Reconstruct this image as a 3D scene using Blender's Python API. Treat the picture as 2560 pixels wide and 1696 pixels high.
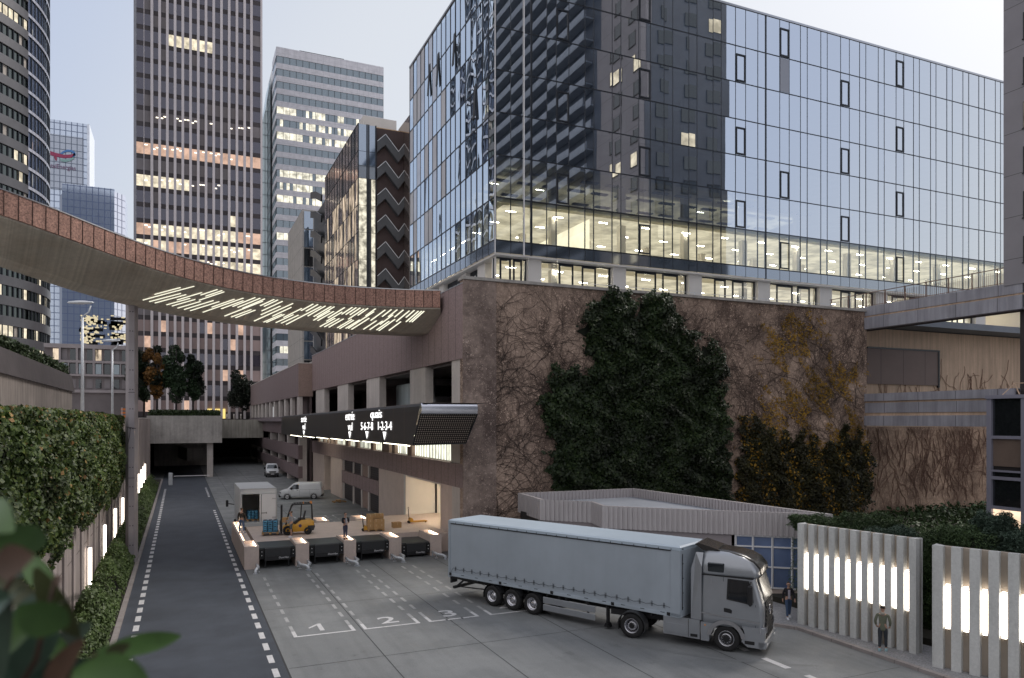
import bpy, math, random
import numpy as np
from mathutils import Vector, Matrix
random.seed(7); RNG = np.random.default_rng(11)
for o in list(bpy.data.objects): bpy.data.objects.remove(o)
sc = bpy.context.scene; COL = sc.collection
R = math.radians
# ---------------- camera ----------------
F = 1866.; H = 9.25; YH = 1050.; TH = math.atan(830 / F); SN, CS = math.sin(TH), math.cos(TH)
cam = bpy.data.cameras.new('camera'); co = bpy.data.objects.new('camera', cam); COL.objects.link(co)
co.location = (0, 0, H); co.rotation_euler = (R(90), 0, -TH)
cam.sensor_width = 36; cam.lens = 36 * F / 2560; cam.shift_y = (YH - 848) / 2560
cam.clip_start = .05; cam.clip_end = 6000
cam.dof.use_dof = True; cam.dof.focus_distance = 60; cam.dof.aperture_fstop = 2.2
sc.camera = co
# ---------------- sky, sun, exposure ----------------
SUN_EL, SUN_AZ = R(46), R(78)      # azimuth clockwise from +Y
w = bpy.data.worlds.new('World'); sc.world = w; w.use_nodes = True
nt = w.node_tree; bg = nt.nodes['Background']
sky = nt.nodes.new('ShaderNodeTexSky'); sky.sky_type = 'NISHITA'; sky.sun_disc = False
sky.sun_elevation = SUN_EL; sky.sun_rotation = SUN_AZ; sky.air_density = 1.2; sky.dust_density = 4.0; sky.ozone_density = 2.5
veil = nt.nodes.new('ShaderNodeMix'); veil.data_type = 'RGBA'; veil.inputs[0].default_value = .88      # thin even cloud veil over the clear sky
tc = nt.nodes.new('ShaderNodeTexCoord'); dt = nt.nodes.new('ShaderNodeVectorMath'); dt.operation = 'DOT_PRODUCT'; dt.inputs[1].default_value = (math.sin(R(62)), math.cos(R(62)), -.3)
nt.links.new(tc.outputs['Generated'], dt.inputs[0]); vr = nt.nodes.new('ShaderNodeValToRGB'); vr.color_ramp.interpolation = 'EASE'
hf = nt.nodes.new('ShaderNodeMath'); hf.operation = 'MULTIPLY_ADD'; hf.inputs[1].default_value = .5; hf.inputs[2].default_value = .5
e_ = vr.color_ramp.elements; e_.new(.3); e_.new(.6)
for i_, (p_, c_) in enumerate(((0., (.29, .275, .27)), (.3, (.28, .275, .28)), (.56, (.182, .202, .25)), (.74, (.25, .256, .264)))): e_[i_].position = p_; e_[i_].color = (*c_, 1)
nt.links.new(dt.outputs['Value'], hf.inputs[0]); nt.links.new(hf.outputs[0], vr.inputs[0]); vs_ = nt.nodes.new('ShaderNodeVectorMath'); vs_.operation = 'SCALE'; vs_.inputs[3].default_value = 10.; nt.links.new(vr.outputs[0], vs_.inputs[0]); nt.links.new(vs_.outputs[0], veil.inputs[7])
nt.links.new(sky.outputs[0], veil.inputs[6]); nt.links.new(veil.outputs[2], bg.inputs[0]); bg.inputs[1].default_value = .15
sl = bpy.data.lights.new('sun', 'SUN'); so = bpy.data.objects.new('sun', sl); COL.objects.link(so)
sl.energy = 1.5; sl.angle = R(30); sl.color = (1, .93, .86)
d = Vector((math.sin(SUN_AZ) * math.cos(SUN_EL), math.cos(SUN_AZ) * math.cos(SUN_EL), math.sin(SUN_EL)))
so.rotation_euler = d.to_track_quat('Z', 'Y').to_euler(); so.location = (0, -20, 60)
sc.view_settings.view_transform = 'Standard'; sc.view_settings.look = 'None'; sc.view_settings.gamma = 1
sc.view_settings.exposure = .95
sc.render.engine = 'CYCLES'
sc.cycles.max_bounces = 8; sc.cycles.transparent_max_bounces = 12

# ---------------- measuring helpers: photograph point -> place in the scene ----------------
def W(px, py, z=0.):
    Z = (H - z) * F / (py - YH); a = (px - 1280) / F * Z
    return (a * CS + Z * SN, Z * CS - a * SN)
def tn(px): return math.tan(TH + math.atan((px - 1280) / F))
def onX(px, py, X):
    Y = X / tn(px); Z = X * SN + Y * CS
    return (Y, H - (py - YH) * Z / F)
def onY(px, py, Y):
    X = Y * tn(px); Z = X * SN + Y * CS
    return (X, H - (py - YH) * Z / F)
def at(px, py, Z):
    a = (px - 1280) / F * Z
    return Vector((a * CS + Z * SN, Z * CS - a * SN, H - (py - YH) * Z / F))

# ---------------- mesh builder ----------------
class MB:
    def __init__(s): s.v = []; s.f = []; s.m = []; s.sm = []; s.T = None
    def add(s, vs, fs, m=0, smooth=False):
        b = len(s.v)
        if s.T is not None: vs = [s.T @ Vector(p) for p in vs]
        s.v += [tuple(p) for p in vs]; s.f += [tuple(i + b for i in f) for f in fs]
        s.m += [m] * len(fs); s.sm += [smooth] * len(fs); return s
    def box(s, x0, x1, y0, y1, z0, z1, m=0):
        return s.add([(x0, y0, z0), (x1, y0, z0), (x1, y1, z0), (x0, y1, z0), (x0, y0, z1), (x1, y0, z1), (x1, y1, z1), (x0, y1, z1)],
                     [(0, 3, 2, 1), (4, 5, 6, 7), (0, 1, 5, 4), (1, 2, 6, 5), (2, 3, 7, 6), (3, 0, 4, 7)], m)
    def cbox(s, x0, x1, y0, y1, z0, z1, c=.02, m=0):     # box with chamfered vertical and top edges
        v = []
        for z, k in ((z0, c), (z0 + c, 0), (z1 - c, 0), (z1, c)):
            a0, a1, b0, b1 = x0 + k, x1 - k, y0 + k, y1 - k
            v += [(a0 + c, b0, z), (a1 - c, b0, z), (a1, b0 + c, z), (a1, b1 - c, z), (a1 - c, b1, z), (a0 + c, b1, z), (a0, b1 - c, z), (a0, b0 + c, z)]
        f = [tuple(range(7, -1, -1)), tuple(range(24, 32))]
        for r in range(3):
            for i in range(8): f.append((r * 8 + i, r * 8 + (i + 1) % 8, r * 8 + 8 + (i + 1) % 8, r * 8 + 8 + i))
        return s.add(v, f, m)
    def prism(s, poly, z0, z1, m=0):                     # polygon in xy
        n = len(poly); v = [(x, y, z0) for x, y in poly] + [(x, y, z1) for x, y in poly]
        return s.add(v, [tuple(range(n - 1, -1, -1)), tuple(range(n, 2 * n))] + [(i, (i + 1) % n, n + (i + 1) % n, n + i) for i in range(n)], m)
    def prismy(s, poly, y0, y1, m=0):                    # polygon in xz, pushed along y
        n = len(poly); v = [(x, y0, z) for x, z in poly] + [(x, y1, z) for x, z in poly]
        return s.add(v, [tuple(range(n)), tuple(range(2 * n - 1, n - 1, -1))] + [(i, n + i, n + (i + 1) % n, (i + 1) % n) for i in range(n)], m)
    def prismx(s, poly, x0, x1, m=0):                    # polygon in yz, pushed along x
        n = len(poly); v = [(x0, y, z) for y, z in poly] + [(x1, y, z) for y, z in poly]
        return s.add(v, [tuple(range(n)), tuple(range(2 * n - 1, n - 1, -1))] + [(i, n + i, n + (i + 1) % n, (i + 1) % n) for i in range(n)], m)
    def quad(s, *p, m=0): return s.add(p, [tuple(range(len(p)))], m)
    def seg(s, p, q, w, h=None, m=0):                    # bar between two points
        h = h or w; p, q = Vector(p), Vector(q); d = (q - p)
        if d.length < 1e-6: return s
        d.normalize(); u = Vector((0, 0, 1)) if abs(d.z) < .95 else Vector((1, 0, 0))
        a = d.cross(u).normalized() * w / 2; b = a.cross(d).normalized() * h / 2
        v = [p - a - b, p + a - b, p + a + b, p - a + b, q - a - b, q + a - b, q + a + b, q - a + b]
        return s.add(v, [(0, 3, 2, 1), (4, 5, 6, 7), (0, 1, 5, 4), (1, 2, 6, 5), (2, 3, 7, 6), (3, 0, 4, 7)], m)
    def tube(s, path, r, n=8, m=0, cap=True):
        path = [Vector(p) for p in path]; rs = r if isinstance(r, (list, tuple)) else [r] * len(path)
        v = []; f = []; pa = None
        for i, p in enumerate(path):
            d = (path[min(i + 1, len(path) - 1)] - path[max(i - 1, 0)]).normalized()
            if pa is None:
                u = Vector((0, 0, 1)) if abs(d.z) < .9 else Vector((1, 0, 0)); pa = d.cross(u).normalized()
            else: pa = (pa - d * pa.dot(d)).normalized()
            pb = d.cross(pa)
            for k in range(n):
                t = 2 * math.pi * k / n; v.append(p + (pa * math.cos(t) + pb * math.sin(t)) * rs[i])
        for i in range(len(path) - 1):
            for k in range(n): f.append((i * n + k, i * n + (k + 1) % n, (i + 1) * n + (k + 1) % n, (i + 1) * n + k))
        if cap: f += [tuple(range(n - 1, -1, -1)), tuple(range((len(path) - 1) * n, len(path) * n))]
        return s.add(v, f, m, True)
    def lathe(s, prof, c, axis='y', n=24, m=0, ms=None): # prof: (offset along axis, radius)
        v = []; f = []; mm = []
        for a, r in prof:
            for k in range(n):
                t = 2 * math.pi * k / n; x, y = r * math.cos(t), r * math.sin(t)
                v.append({'y': (c[0] + x, c[1] + a, c[2] + y), 'z': (c[0] + x, c[1] + y, c[2] + a), 'x': (c[0] + a, c[1] + x, c[2] + y)}[axis])
        for i in range(len(prof) - 1):
            for k in range(n): f.append((i * n + k, i * n + (k + 1) % n, (i + 1) * n + (k + 1) % n, (i + 1) * n + k)); mm.append(ms[i] if ms else m)
        b = len(s.m); s.add(v, f, m, True)
        for i, q in enumerate(mm): s.m[b + i] = q
        return s
    def loft(s, rings, m=0, smooth=True, cap=True):
        n = len(rings[0]); v = [p for r in rings for p in r]; f = []
        for i in range(len(rings) - 1):
            for k in range(n): f.append((i * n + k, i * n + (k + 1) % n, (i + 1) * n + (k + 1) % n, (i + 1) * n + k))
        if cap: f += [tuple(range(n - 1, -1, -1)), tuple(range((len(rings) - 1) * n, len(rings) * n))]
        return s.add(v, f, m, smooth)

ROOTLOC = {}
def root_of(o):
    while o.parent: o = o.parent
    return o
def ob(name, mb, mats, parent=None, label=None, local=False):
    me = bpy.data.meshes.new(name)
    if not isinstance(mats, (list, tuple)): mats = [mats]
    off = Vector((0, 0, 0)); o = bpy.data.objects.new(name, me)
    if parent is not None and not local: off = Vector(ROOTLOC.get(root_of(parent).name, (0, 0, 0)))
    if parent is None and not local and mb.v:
        a = np.array(mb.v); off = Vector(((a[:, 0].min() + a[:, 0].max()) / 2, (a[:, 1].min() + a[:, 1].max()) / 2, a[:, 2].min()))
        o.location = off; ROOTLOC[o.name] = tuple(off)
    me.from_pydata([(x - off.x, y - off.y, z - off.z) for x, y, z in mb.v], [], mb.f)
    for mt in mats: me.materials.append(mt)
    me.polygons.foreach_set('material_index', mb.m); me.polygons.foreach_set('use_smooth', mb.sm)
    me.update(); COL.objects.link(o)
    if parent is not None: o.parent = parent
    if label: o['label'] = label
    return o
def thing(name, label, cat, loc=(0, 0, 0), rz=0, group=None):
    o = bpy.data.objects.new(name, None); COL.objects.link(o); o.empty_display_size = .2
    o.location = loc; o.rotation_euler = (0, 0, rz); ROOTLOC[o.name] = tuple(loc)
    o['label'] = label; o['category'] = cat
    if group: o['group'] = group
    return o
def tag(o, label, cat, group=None, kind=None):
    o['label'] = label; o['category'] = cat
    if group: o['group'] = group
    if kind: o['kind'] = kind
    return o
def struct(name, mb, mats, label=None):
    o = ob(name, mb, mats); o['kind'] = 'structure'
    if label: o['label'] = label
    return o
def copy_tree(o, parent=None):
    c = o.copy(); COL.objects.link(c); c.parent = parent
    for ch in list(o.children): copy_tree(ch, c)
    return c
def smooth_by(o, ang=35):
    for p in o.data.polygons: p.use_smooth = True
    m = o.modifiers.new('bev', 'BEVEL'); m.width = .02; m.segments = 2; m.limit_method = 'ANGLE'; m.angle_limit = R(ang)
    return o

# ---------------- materials ----------------
def _new(name):
    m = bpy.data.materials.new(name); m.use_nodes = True; t = m.node_tree
    return m, t, t.nodes['Principled BSDF']
def _n(t, typ, **k):
    n = t.nodes.new(typ)
    for a, b in k.items(): setattr(n, a, b)
    return n
def _math(t, op, a, b=None, c=None):
    n = _n(t, 'ShaderNodeMath', operation=op)
    for i, x in enumerate((a, b, c)):
        if x is None: continue
        if isinstance(x, (int, float)): n.inputs[i].default_value = x
        else: t.links.new(x, n.inputs[i])
    return n.outputs[0]
def _mix(t, fac, a, b, typ='MIX'):
    n = _n(t, 'ShaderNodeMix', data_type='RGBA', blend_type=typ)
    for sock, x in ((n.inputs[0], fac), (n.inputs[6], a), (n.inputs[7], b)):
        if isinstance(x, (int, float)): sock.default_value = x
        elif isinstance(x, tuple): sock.default_value = (*x, 1) if len(x) == 3 else x
        else: t.links.new(x, sock)
    return n.outputs[2]
def _noise(t, pos, scale, detail=4, rough=.6, vec=None):
    n = _n(t, 'ShaderNodeTexNoise'); n.inputs['Scale'].default_value = scale; n.inputs['Detail'].default_value = detail
    n.inputs['Roughness'].default_value = rough
    if vec:
        mp = _n(t, 'ShaderNodeMapping'); mp.inputs['Scale'].default_value = vec; t.links.new(pos, mp.inputs[0]); pos = mp.outputs[0]
    t.links.new(pos, n.inputs['Vector']); return n.outputs[0]
def _ramp(t, fac, stops):
    r = _n(t, 'ShaderNodeValToRGB'); e = r.color_ramp.elements
    while len(e) < len(stops): e.new(.5)
    for i, (p, c) in enumerate(stops): e[i].position = p; e[i].color = (*c, 1) if isinstance(c, tuple) else (c, c, c, 1)
    t.links.new(fac, r.inputs[0]); return r.outputs[0]
def _lines(t, pos, grid, wd):    # grid = spacing per axis (0 = none), returns 1 on joints
    sp = _n(t, 'ShaderNodeSeparateXYZ'); t.links.new(pos, sp.inputs[0]); out = None
    for i, g in enumerate(grid):
        if not g: continue
        g, o = g if isinstance(g, tuple) else (g, 0)
        x = _math(t, 'MULTIPLY_ADD', sp.outputs[i], 1 / g, o / g + 100)
        x = _math(t, 'LESS_THAN', _math(t, 'FRACT', x), wd / g)
        out = x if out is None else _math(t, 'MAXIMUM', out, x)
    return out
def mat(name, col, rough=.6, metal=0., var=.12, vs=.6, speck=0., ss=40., grid=None, gw=.03, gcol=None, streak=0., bump=0., bs=20., coat=0, alt=None, alts=1., altcut=(.45, .6), obj=False, spec=.5):
    m, t, b = _new(name)
    if obj: pos = _n(t, 'ShaderNodeTexCoord').outputs['Object']
    else: pos = _n(t, 'ShaderNodeNewGeometry').outputs['Position']
    c = col
    f = _ramp(t, _noise(t, pos, vs), [(.3, 1 - var), (.7, 1 + var)]) if var else None
    c3 = _mix(t, 1, col, f, 'MULTIPLY') if var else None
    if f is not None: c = c3
    if alt: c = _mix(t, _ramp(t, _noise(t, pos, alts, 6), [(altcut[0], 0.), (altcut[1], 1.)]), c, alt)
    if speck: c = _mix(t, 1, c, _ramp(t, _noise(t, pos, ss, 2, .8), [(.3, 1 - speck), (.7, 1 + speck)]), 'MULTIPLY')
    if streak: c = _mix(t, 1, c, _ramp(t, _noise(t, pos, 1., 5, .7, (2.2, 2.2, .12)), [(.35, 1 - streak), (.62, 1 + streak * .3)]), 'MULTIPLY')
    if grid: c = _mix(t, _lines(t, pos, grid, gw), c, gcol or tuple(x * .35 for x in col))
    if isinstance(c, tuple): b.inputs['Base Color'].default_value = (*c, 1)
    else: t.links.new(c, b.inputs['Base Color'])
    b.inputs['Roughness'].default_value = rough; b.inputs['Metallic'].default_value = metal
    b.inputs['Specular IOR Level'].default_value = spec
    if coat: b.inputs['Coat Weight'].default_value = coat; b.inputs['Coat Roughness'].default_value = .08
    if bump:
        bp = _n(t, 'ShaderNodeBump'); bp.inputs['Strength'].default_value = bump; bp.inputs['Distance'].default_value = .05
        t.links.new(_noise(t, pos, bs, 5), bp.inputs['Height']); t.links.new(bp.outputs[0], b.inputs['Normal'])
    return m
def emat(name, col, strength, var=0., vs=1., lo=.3, vec=None):
    m, t, b = _new(name); t.nodes.remove(b); e = _n(t, 'ShaderNodeEmission'); e.inputs[0].default_value = (*col, 1); e.inputs[1].default_value = strength
    if var:
        pos = _n(t, 'ShaderNodeNewGeometry').outputs['Position']
        s = _ramp(t, _noise(t, pos, vs, 3, .6, vec), [(.35, lo), (.65, 1.)])
        t.links.new(_math(t, 'MULTIPLY', s, strength), e.inputs[1])
    t.links.new(e.outputs[0], t.nodes['Material Output'].inputs[0]); return m
def glass(name, refl=.35, tint=(.75, .82, .85), gcol=(.9, .95, 1), wave=0., ws=.5, rough=.01, fres=True, vec=(1, 1, 1)):
    m, t, b = _new(name); t.nodes.remove(b)
    g = _n(t, 'ShaderNodeBsdfGlossy'); g.inputs['Color'].default_value = (*gcol, 1); g.inputs['Roughness'].default_value = rough
    tr = _n(t, 'ShaderNodeBsdfTransparent'); tr.inputs[0].default_value = (*tint, 1)
    mx = _n(t, 'ShaderNodeMixShader')
    if fres:
        lw = _n(t, 'ShaderNodeFresnel'); lw.inputs[0].default_value = 1.5
        t.links.new(_math(t, 'MULTIPLY_ADD', lw.outputs[0], 1 - refl, refl), mx.inputs[0])
    else: mx.inputs[0].default_value = refl
    t.links.new(tr.outputs[0], mx.inputs[1]); t.links.new(g.outputs[0], mx.inputs[2])
    if wave:
        pos = _n(t, 'ShaderNodeNewGeometry').outputs['Position']
        bp = _n(t, 'ShaderNodeBump'); bp.inputs['Strength'].default_value = wave; bp.inputs['Distance'].default_value = .1
        t.links.new(_noise(t, pos, ws, 1, .3, vec), bp.inputs['Height']); t.links.new(bp.outputs[0], g.inputs['Normal'])
    t.links.new(mx.outputs[0], t.nodes['Material Output'].inputs[0]); return m
def mirror(name, col, rough=.03, dark=(.02, .025, .03), refl=.4, wave=0., ws=.5, grid=None, gw=.1, gcol=(.02, .02, .03)):   # opaque reflective glass
    m, t, b = _new(name); pos = _n(t, 'ShaderNodeNewGeometry').outputs['Position']
    g = _n(t, 'ShaderNodeBsdfGlossy'); g.inputs['Color'].default_value = (*col, 1); g.inputs['Roughness'].default_value = rough
    b.inputs['Base Color'].default_value = (*dark, 1); b.inputs['Roughness'].default_value = .18; b.inputs['Specular IOR Level'].default_value = .2
    mx = _n(t, 'ShaderNodeMixShader'); fac = refl
    if grid:
        ln = _lines(t, pos, grid, gw)
        t.links.new(_mix(t, ln, dark, gcol), b.inputs['Base Color'])
        t.links.new(_math(t, 'MULTIPLY', _math(t, 'SUBTRACT', 1., ln), refl), mx.inputs[0])
    else: mx.inputs[0].default_value = refl
    if wave:
        bp = _n(t, 'ShaderNodeBump'); bp.inputs['Strength'].default_value = wave; bp.inputs['Distance'].default_value = .1
        t.links.new(_noise(t, pos, ws, 1, .3), bp.inputs['Height']); t.links.new(bp.outputs[0], g.inputs['Normal'])
    t.links.new(b.outputs[0], mx.inputs[1]); t.links.new(g.outputs[0], mx.inputs[2])
    t.links.new(mx.outputs[0], t.nodes['Material Output'].inputs[0]); return m
def leafmat(name, cols, scale=6., rough=.55, big=.5, bigv=.45):
    m, t, b = _new(name); pos = _n(t, 'ShaderNodeNewGeometry').outputs['Position']
    n = _noise(t, pos, scale, 3, .9)
    k = len(cols); c = _ramp(t, n, [(.28 + .44 * i / (k - 1), q) for i, q in enumerate(cols)])
    c = _mix(t, 1, c, _ramp(t, _noise(t, pos, big, 3), [(.3, 1 - bigv), (.7, 1 + bigv)]), 'MULTIPLY')
    t.links.new(c, b.inputs['Base Color']); b.inputs['Roughness'].default_value = rough; b.inputs['Specular IOR Level'].default_value = .3
    return m

# leaves: numpy built clouds of small faces
def leaves(name, pts, size, mats, parent=None, flat=None, mi=None, aspect=.6, rad=None):
    pts = np.asarray(pts, float); n = len(pts); off = np.zeros(3)
    if parent is not None: off = np.array(ROOTLOC.get(root_of(parent).name, (0, 0, 0)))
    u = RNG.normal(size=(n, 3)); u /= np.linalg.norm(u, axis=1)[:, None]
    nn = RNG.normal(size=(n, 3))
    if flat is not None: nn = nn * .55 + np.array(flat)
    nn /= np.linalg.norm(nn, axis=1)[:, None]
    a = u - (u * nn).sum(1)[:, None] * nn; a /= np.linalg.norm(a, axis=1)[:, None] + 1e-9
    b = np.cross(nn, a)
    s = (size * (.6 + .8 * RNG.random(n)))[:, None] if np.isscalar(size) else np.asarray(size)[:, None]
    q = np.stack([pts - a * s * .5, pts + b * s * .5 * aspect - a * s * .08 + nn * s * .08, pts + a * s * .5, pts - b * s * .5 * aspect - a * s * .08 + nn * s * .08], 1).reshape(-1, 3)
    me = bpy.data.meshes.new(name); o = bpy.data.objects.new(name, me)
    if parent is None: off = np.array([q[:, 0].mean(), q[:, 1].mean(), q[:, 2].min()]); o.location = off; ROOTLOC[o.name] = tuple(off)
    q = q - off
    me.vertices.add(4 * n); me.vertices.foreach_set('co', q.ravel())
    me.loops.add(4 * n); me.loops.foreach_set('vertex_index', np.arange(4 * n))
    me.polygons.add(n); me.polygons.foreach_set('loop_start', np.arange(0, 4 * n, 4)); me.polygons.foreach_set('loop_total', np.full(n, 4))
    for mt in (mats if isinstance(mats, (list, tuple)) else [mats]): me.materials.append(mt)
    if mi is not None: me.polygons.foreach_set('material_index', np.asarray(mi, dtype=np.int32))
    me.update(); me.validate(); COL.objects.link(o)
    if parent is not None: o.parent = parent
    return o
def blob_pts(n, c, r, seed=0):       # points near the skin of a lumpy ellipsoid
    u = RNG.normal(size=(n, 3)); u /= np.linalg.norm(u, axis=1)[:, None]
    k = .62 + .38 * RNG.random(n) ** .6
    lump = 1 + .16 * np.sin(u[:, 0] * 5 + seed) * np.cos(u[:, 1] * 6 + seed * 2) + .12 * np.sin(u[:, 2] * 9 + seed * 3)
    return np.array(c) + u * (k * lump)[:, None] * np.array(r)
FONT = {}
def text_mesh(s, h, ext=.004, sx=1., bold=0.):
    cu = bpy.data.curves.new('t', 'FONT'); cu.body = s; cu.size = 1; cu.extrude = 0; cu.offset = bold; cu.resolution_u = 3
    cu.align_x = 'CENTER'
    o = bpy.data.objects.new('t', cu); COL.objects.link(o); bpy.context.view_layer.update()
    me = bpy.data.meshes.new_from_object(o.evaluated_get(bpy.context.evaluated_depsgraph_get()))
    vs = [(v.co.x * h * sx * 1.38, v.co.y * h * 1.38) for v in me.vertices]; fs = [tuple(p.vertices) for p in me.polygons]
    bpy.data.objects.remove(o); bpy.data.curves.remove(cu); bpy.data.meshes.remove(me)
    return vs, fs
def put_text(mb, s, h, origin, ux, uy, sx=1., bold=0., m=0):
    vs, fs = text_mesh(s, h, sx=sx, bold=bold); o, ux, uy = Vector(origin), Vector(ux), Vector(uy)
    mb.add([o + ux * x + uy * y for x, y in vs], fs, m)
# ---------------- material palette ----------------
M = {}
M['yard'] = mat('yard_concrete', (.215, .225, .23), .62, var=.14, vs=.25, speck=.12, ss=18, alt=(.185, .195, .2), alts=.5, bump=.05, bs=8, spec=.45)
_t = M['yard'].node_tree; _b = _t.nodes['Principled BSDF']; _p = _n(_t, 'ShaderNodeNewGeometry').outputs['Position']; _c = _b.inputs['Base Color'].links[0].from_socket
_c = _mix(_t, 1, _c, _ramp(_t, _noise(_t, _p, 1., 5, .65, (1.1, .07, 1)), [(.3, .84), (.55, 1.04), (.75, 1.1)]), 'MULTIPLY')
_c = _mix(_t, 1, _c, _ramp(_t, _noise(_t, _p, .9, 6, .75), [(.26, .62), (.4, 1.), (1., 1.)]), 'MULTIPLY')
_t.links.new(_c, _b.inputs['Base Color']); _t.links.new(_ramp(_t, _noise(_t, _p, .4, 5), [(.3, .45), (.7, .75)]), _b.inputs['Roughness'])
M['asphalt'] = mat('asphalt', (.062, .072, .09), .7, var=.2, vs=.5, speck=.3, ss=30, bump=.25, bs=25, spec=.4)
M['road2'] = mat('worn_asphalt', (.085, .09, .095), .7, var=.15, vs=.3, speck=.2, ss=20, bump=.15, bs=25)
M['paint'] = mat('road_paint', (.62, .62, .63), .6, var=.12, vs=3, speck=.15, ss=25)
M['paint2'] = mat('faded_paint', (.38, .385, .39), .6, var=.15, vs=3, speck=.2, ss=25)
M['kerb'] = mat('kerb_stone', (.3, .27, .26), .8, var=.15, vs=1, grid=(0, 1., 0), gw=.02)
M['pave'] = mat('pavement', (.26, .26, .27), .85, var=.1, speck=.35, ss=14)
M['soil'] = mat('soil', (.03, .028, .02), .95)
M['joint'] = mat('joint', (.04, .042, .045), .8)
M['brown'] = mat('brown_panel', (.29, .215, .215), .7, var=.08, vs=1.5, speck=.25, ss=7, grid=(0, (1.52, .2), 0), gw=.05, gcol=(.05, .035, .035))
M['brownf'] = mat('brown_panel_far', (.24, .18, .185), .7, var=.08, vs=1.5, grid=(0, 1.9, 0), gw=.07, gcol=(.06, .045, .045))
M['browny'] = mat('brown_panel_tan', (.3, .215, .185), .75, var=.08, vs=2, speck=.2, ss=10)
M['granite'] = mat('granite_fascia', (.37, .21, .165), .75, var=.1, vs=1.2, speck=.55, ss=9, streak=.15)
M['granite_j'] = mat('granite_joint', (.05, .03, .025), .9)
M['soffit'] = mat('soffit_concrete', (.55, .5, .43), .8, var=.12, vs=.3, streak=0, speck=.08, ss=4, alt=(.43, .36, .29), alts=.35, altcut=(.5, .75))
M['concr'] = mat('pale_concrete', (.6, .55, .52), .8, var=.07, vs=.6, speck=.05, ss=5, streak=.12)
M['pink'] = mat('pink_concrete', (.64, .53, .475), .75, var=.06, vs=.8, speck=.05, ss=8, streak=.06)
M['cgrey'] = mat('grey_concrete', (.42, .4, .38), .85, var=.18, vs=.35, speck=.1, ss=3, streak=.2)
M['cold'] = mat('stained_concrete', (.2, .175, .16), .85, var=.18, vs=.3, streak=.45)
M['darkwall'] = mat('dark_coping', (.05, .042, .045), .85, var=.15, streak=.2)
M['wallp'] = mat('ribbed_wall', (.36, .31, .295), .8, var=.1, vs=.3, streak=.3, grid=(0, (2.9, .4), 3.1), gw=.05)
M['white'] = mat('white_panel', (.75, .75, .77), .5, var=.04)
M['offw'] = mat('off_white_render', (.66, .63, .6), .7, var=.05)
M['darkm'] = mat('dark_metal', (.025, .027, .03), .4, .3, var=.1)
M['mull'] = mat('mullion', (.03, .035, .045), .4, .4, var=0)
M['black'] = mat('black_paint', (.015, .015, .017), .45, var=.1)
M['rubber'] = mat('rubber', (.018, .018, .019), .85, var=.2, vs=6, obj=True)
M['blackp'] = mat('black_plastic', (.03, .031, .034), .5, var=.1, vs=4, obj=True)
M['signb'] = mat('sign_panel', (.022, .022, .023), .35, .2, var=.05)
M['chrome'] = mat('brushed_metal', (.62, .62, .66), .22, 1., var=.05, vs=3)
M['galv'] = mat('galvanised', (.62, .65, .69), .45, .35, var=.1, vs=3)
M['alu'] = mat('aluminium', (.5, .5, .52), .35, .9, var=.05, vs=4, obj=True)
M['louv'] = mat('louvre', (.055, .045, .05), .5, .3, var=.05, grid=(0, 0, .22), gw=.09, gcol=(.02, .017, .02))
M['corr'] = mat('corrugated', (.5, .47, .48), .5, .3, var=.06, vs=.8)
M['roofg'] = mat('roof_membrane', (.22, .24, .28), .8, var=.1)
M['grille'] = mat('mesh_grille', (.5, .42, .36), .4, .7, var=.05, grid=(.13, 0, .13), gw=.055, gcol=(.015, .015, .015))
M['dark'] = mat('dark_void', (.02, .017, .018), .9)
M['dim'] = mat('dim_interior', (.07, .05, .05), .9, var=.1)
M['tan'] = mat('tan_render', (.62, .45, .33), .85, var=.12, vs=.25, streak=.25, speck=.05, ss=6)
M['bluec'] = mat('blue_grey_concrete', (.33, .33, .38), .75, var=.15, vs=.5, streak=.25, grid=(0, 3.2, 0), gw=.05)
M['shutter'] = mat('mauve_panel', (.2, .145, .13), .7, var=.06, grid=(3., 0, 0), gw=.06)
M['purple'] = mat('lilac_frame', (.27, .27, .34), .5, .3, var=.05)
M['tower'] = mat('tower_concrete', (.26, .25, .275), .85, var=.06, vs=.5, grid=(0, 0, (3., .3)), gw=.04)
M['fin'] = mat('tower_fin', (.6, .55, .56), .5, .2, var=.04)
M['spand'] = mat('tower_spandrel', (.05, .04, .045), .5, var=.1)
M['blue_pane'] = mat('blue_pane', (.12, .17, .3), .15, 0, var=.25, vs=.4, coat=.5)
M['card'] = mat('cardboard', (.42, .26, .12), .8, var=.08, vs=3)
M['tape'] = mat('tape', (.5, .36, .2), .5)
M['wood'] = mat('pallet_wood', (.42, .27, .13), .8, var=.2, vs=6)
M['ply'] = mat('plywood', (.6, .4, .22), .7, var=.25, vs=1.2)
M['yellow'] = mat('forklift_yellow', (.62, .32, .025), .4, var=.05, vs=3, coat=.4, obj=True)
M['orange'] = mat('orange_lamp', (.8, .3, .06), .4)
M['skin'] = mat('skin', (.45, .27, .2), .6, var=.08, vs=8, obj=True)
M['bagb'] = mat('bag_blue', (.08, .28, .45), .5, var=.2, vs=5)
M['bagk'] = mat('bag_black', (.02, .02, .025), .6)
M['tglass'] = mirror('tinted_glass', (.6, .65, .7), .03, (.012, .014, .016), .12)
def lin(x): return tuple(((c / 255 + .055) / 1.055) ** 2.4 for c in x)
E_LED = emat('led_warm', (1, .78, .55), 5)
E_TUBE = emat('tube_white', (1, .88, .74), 3.6)
E_STRIP = emat('soffit_strip', (1, .98, .78), .6)
E_LETTER = emat('letter_white', (1, .98, .97), 1.3)
E_CEIL = emat('office_strip', (1, .9, .68), 30)
E_ROOM = emat('lit_room', (1, .88, .66), .66, var=1, vs=.7, lo=.45)
E_ROOMP = emat('lit_room_pink', (1, .66, .5), .45, var=1, vs=.5, lo=.6)
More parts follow.
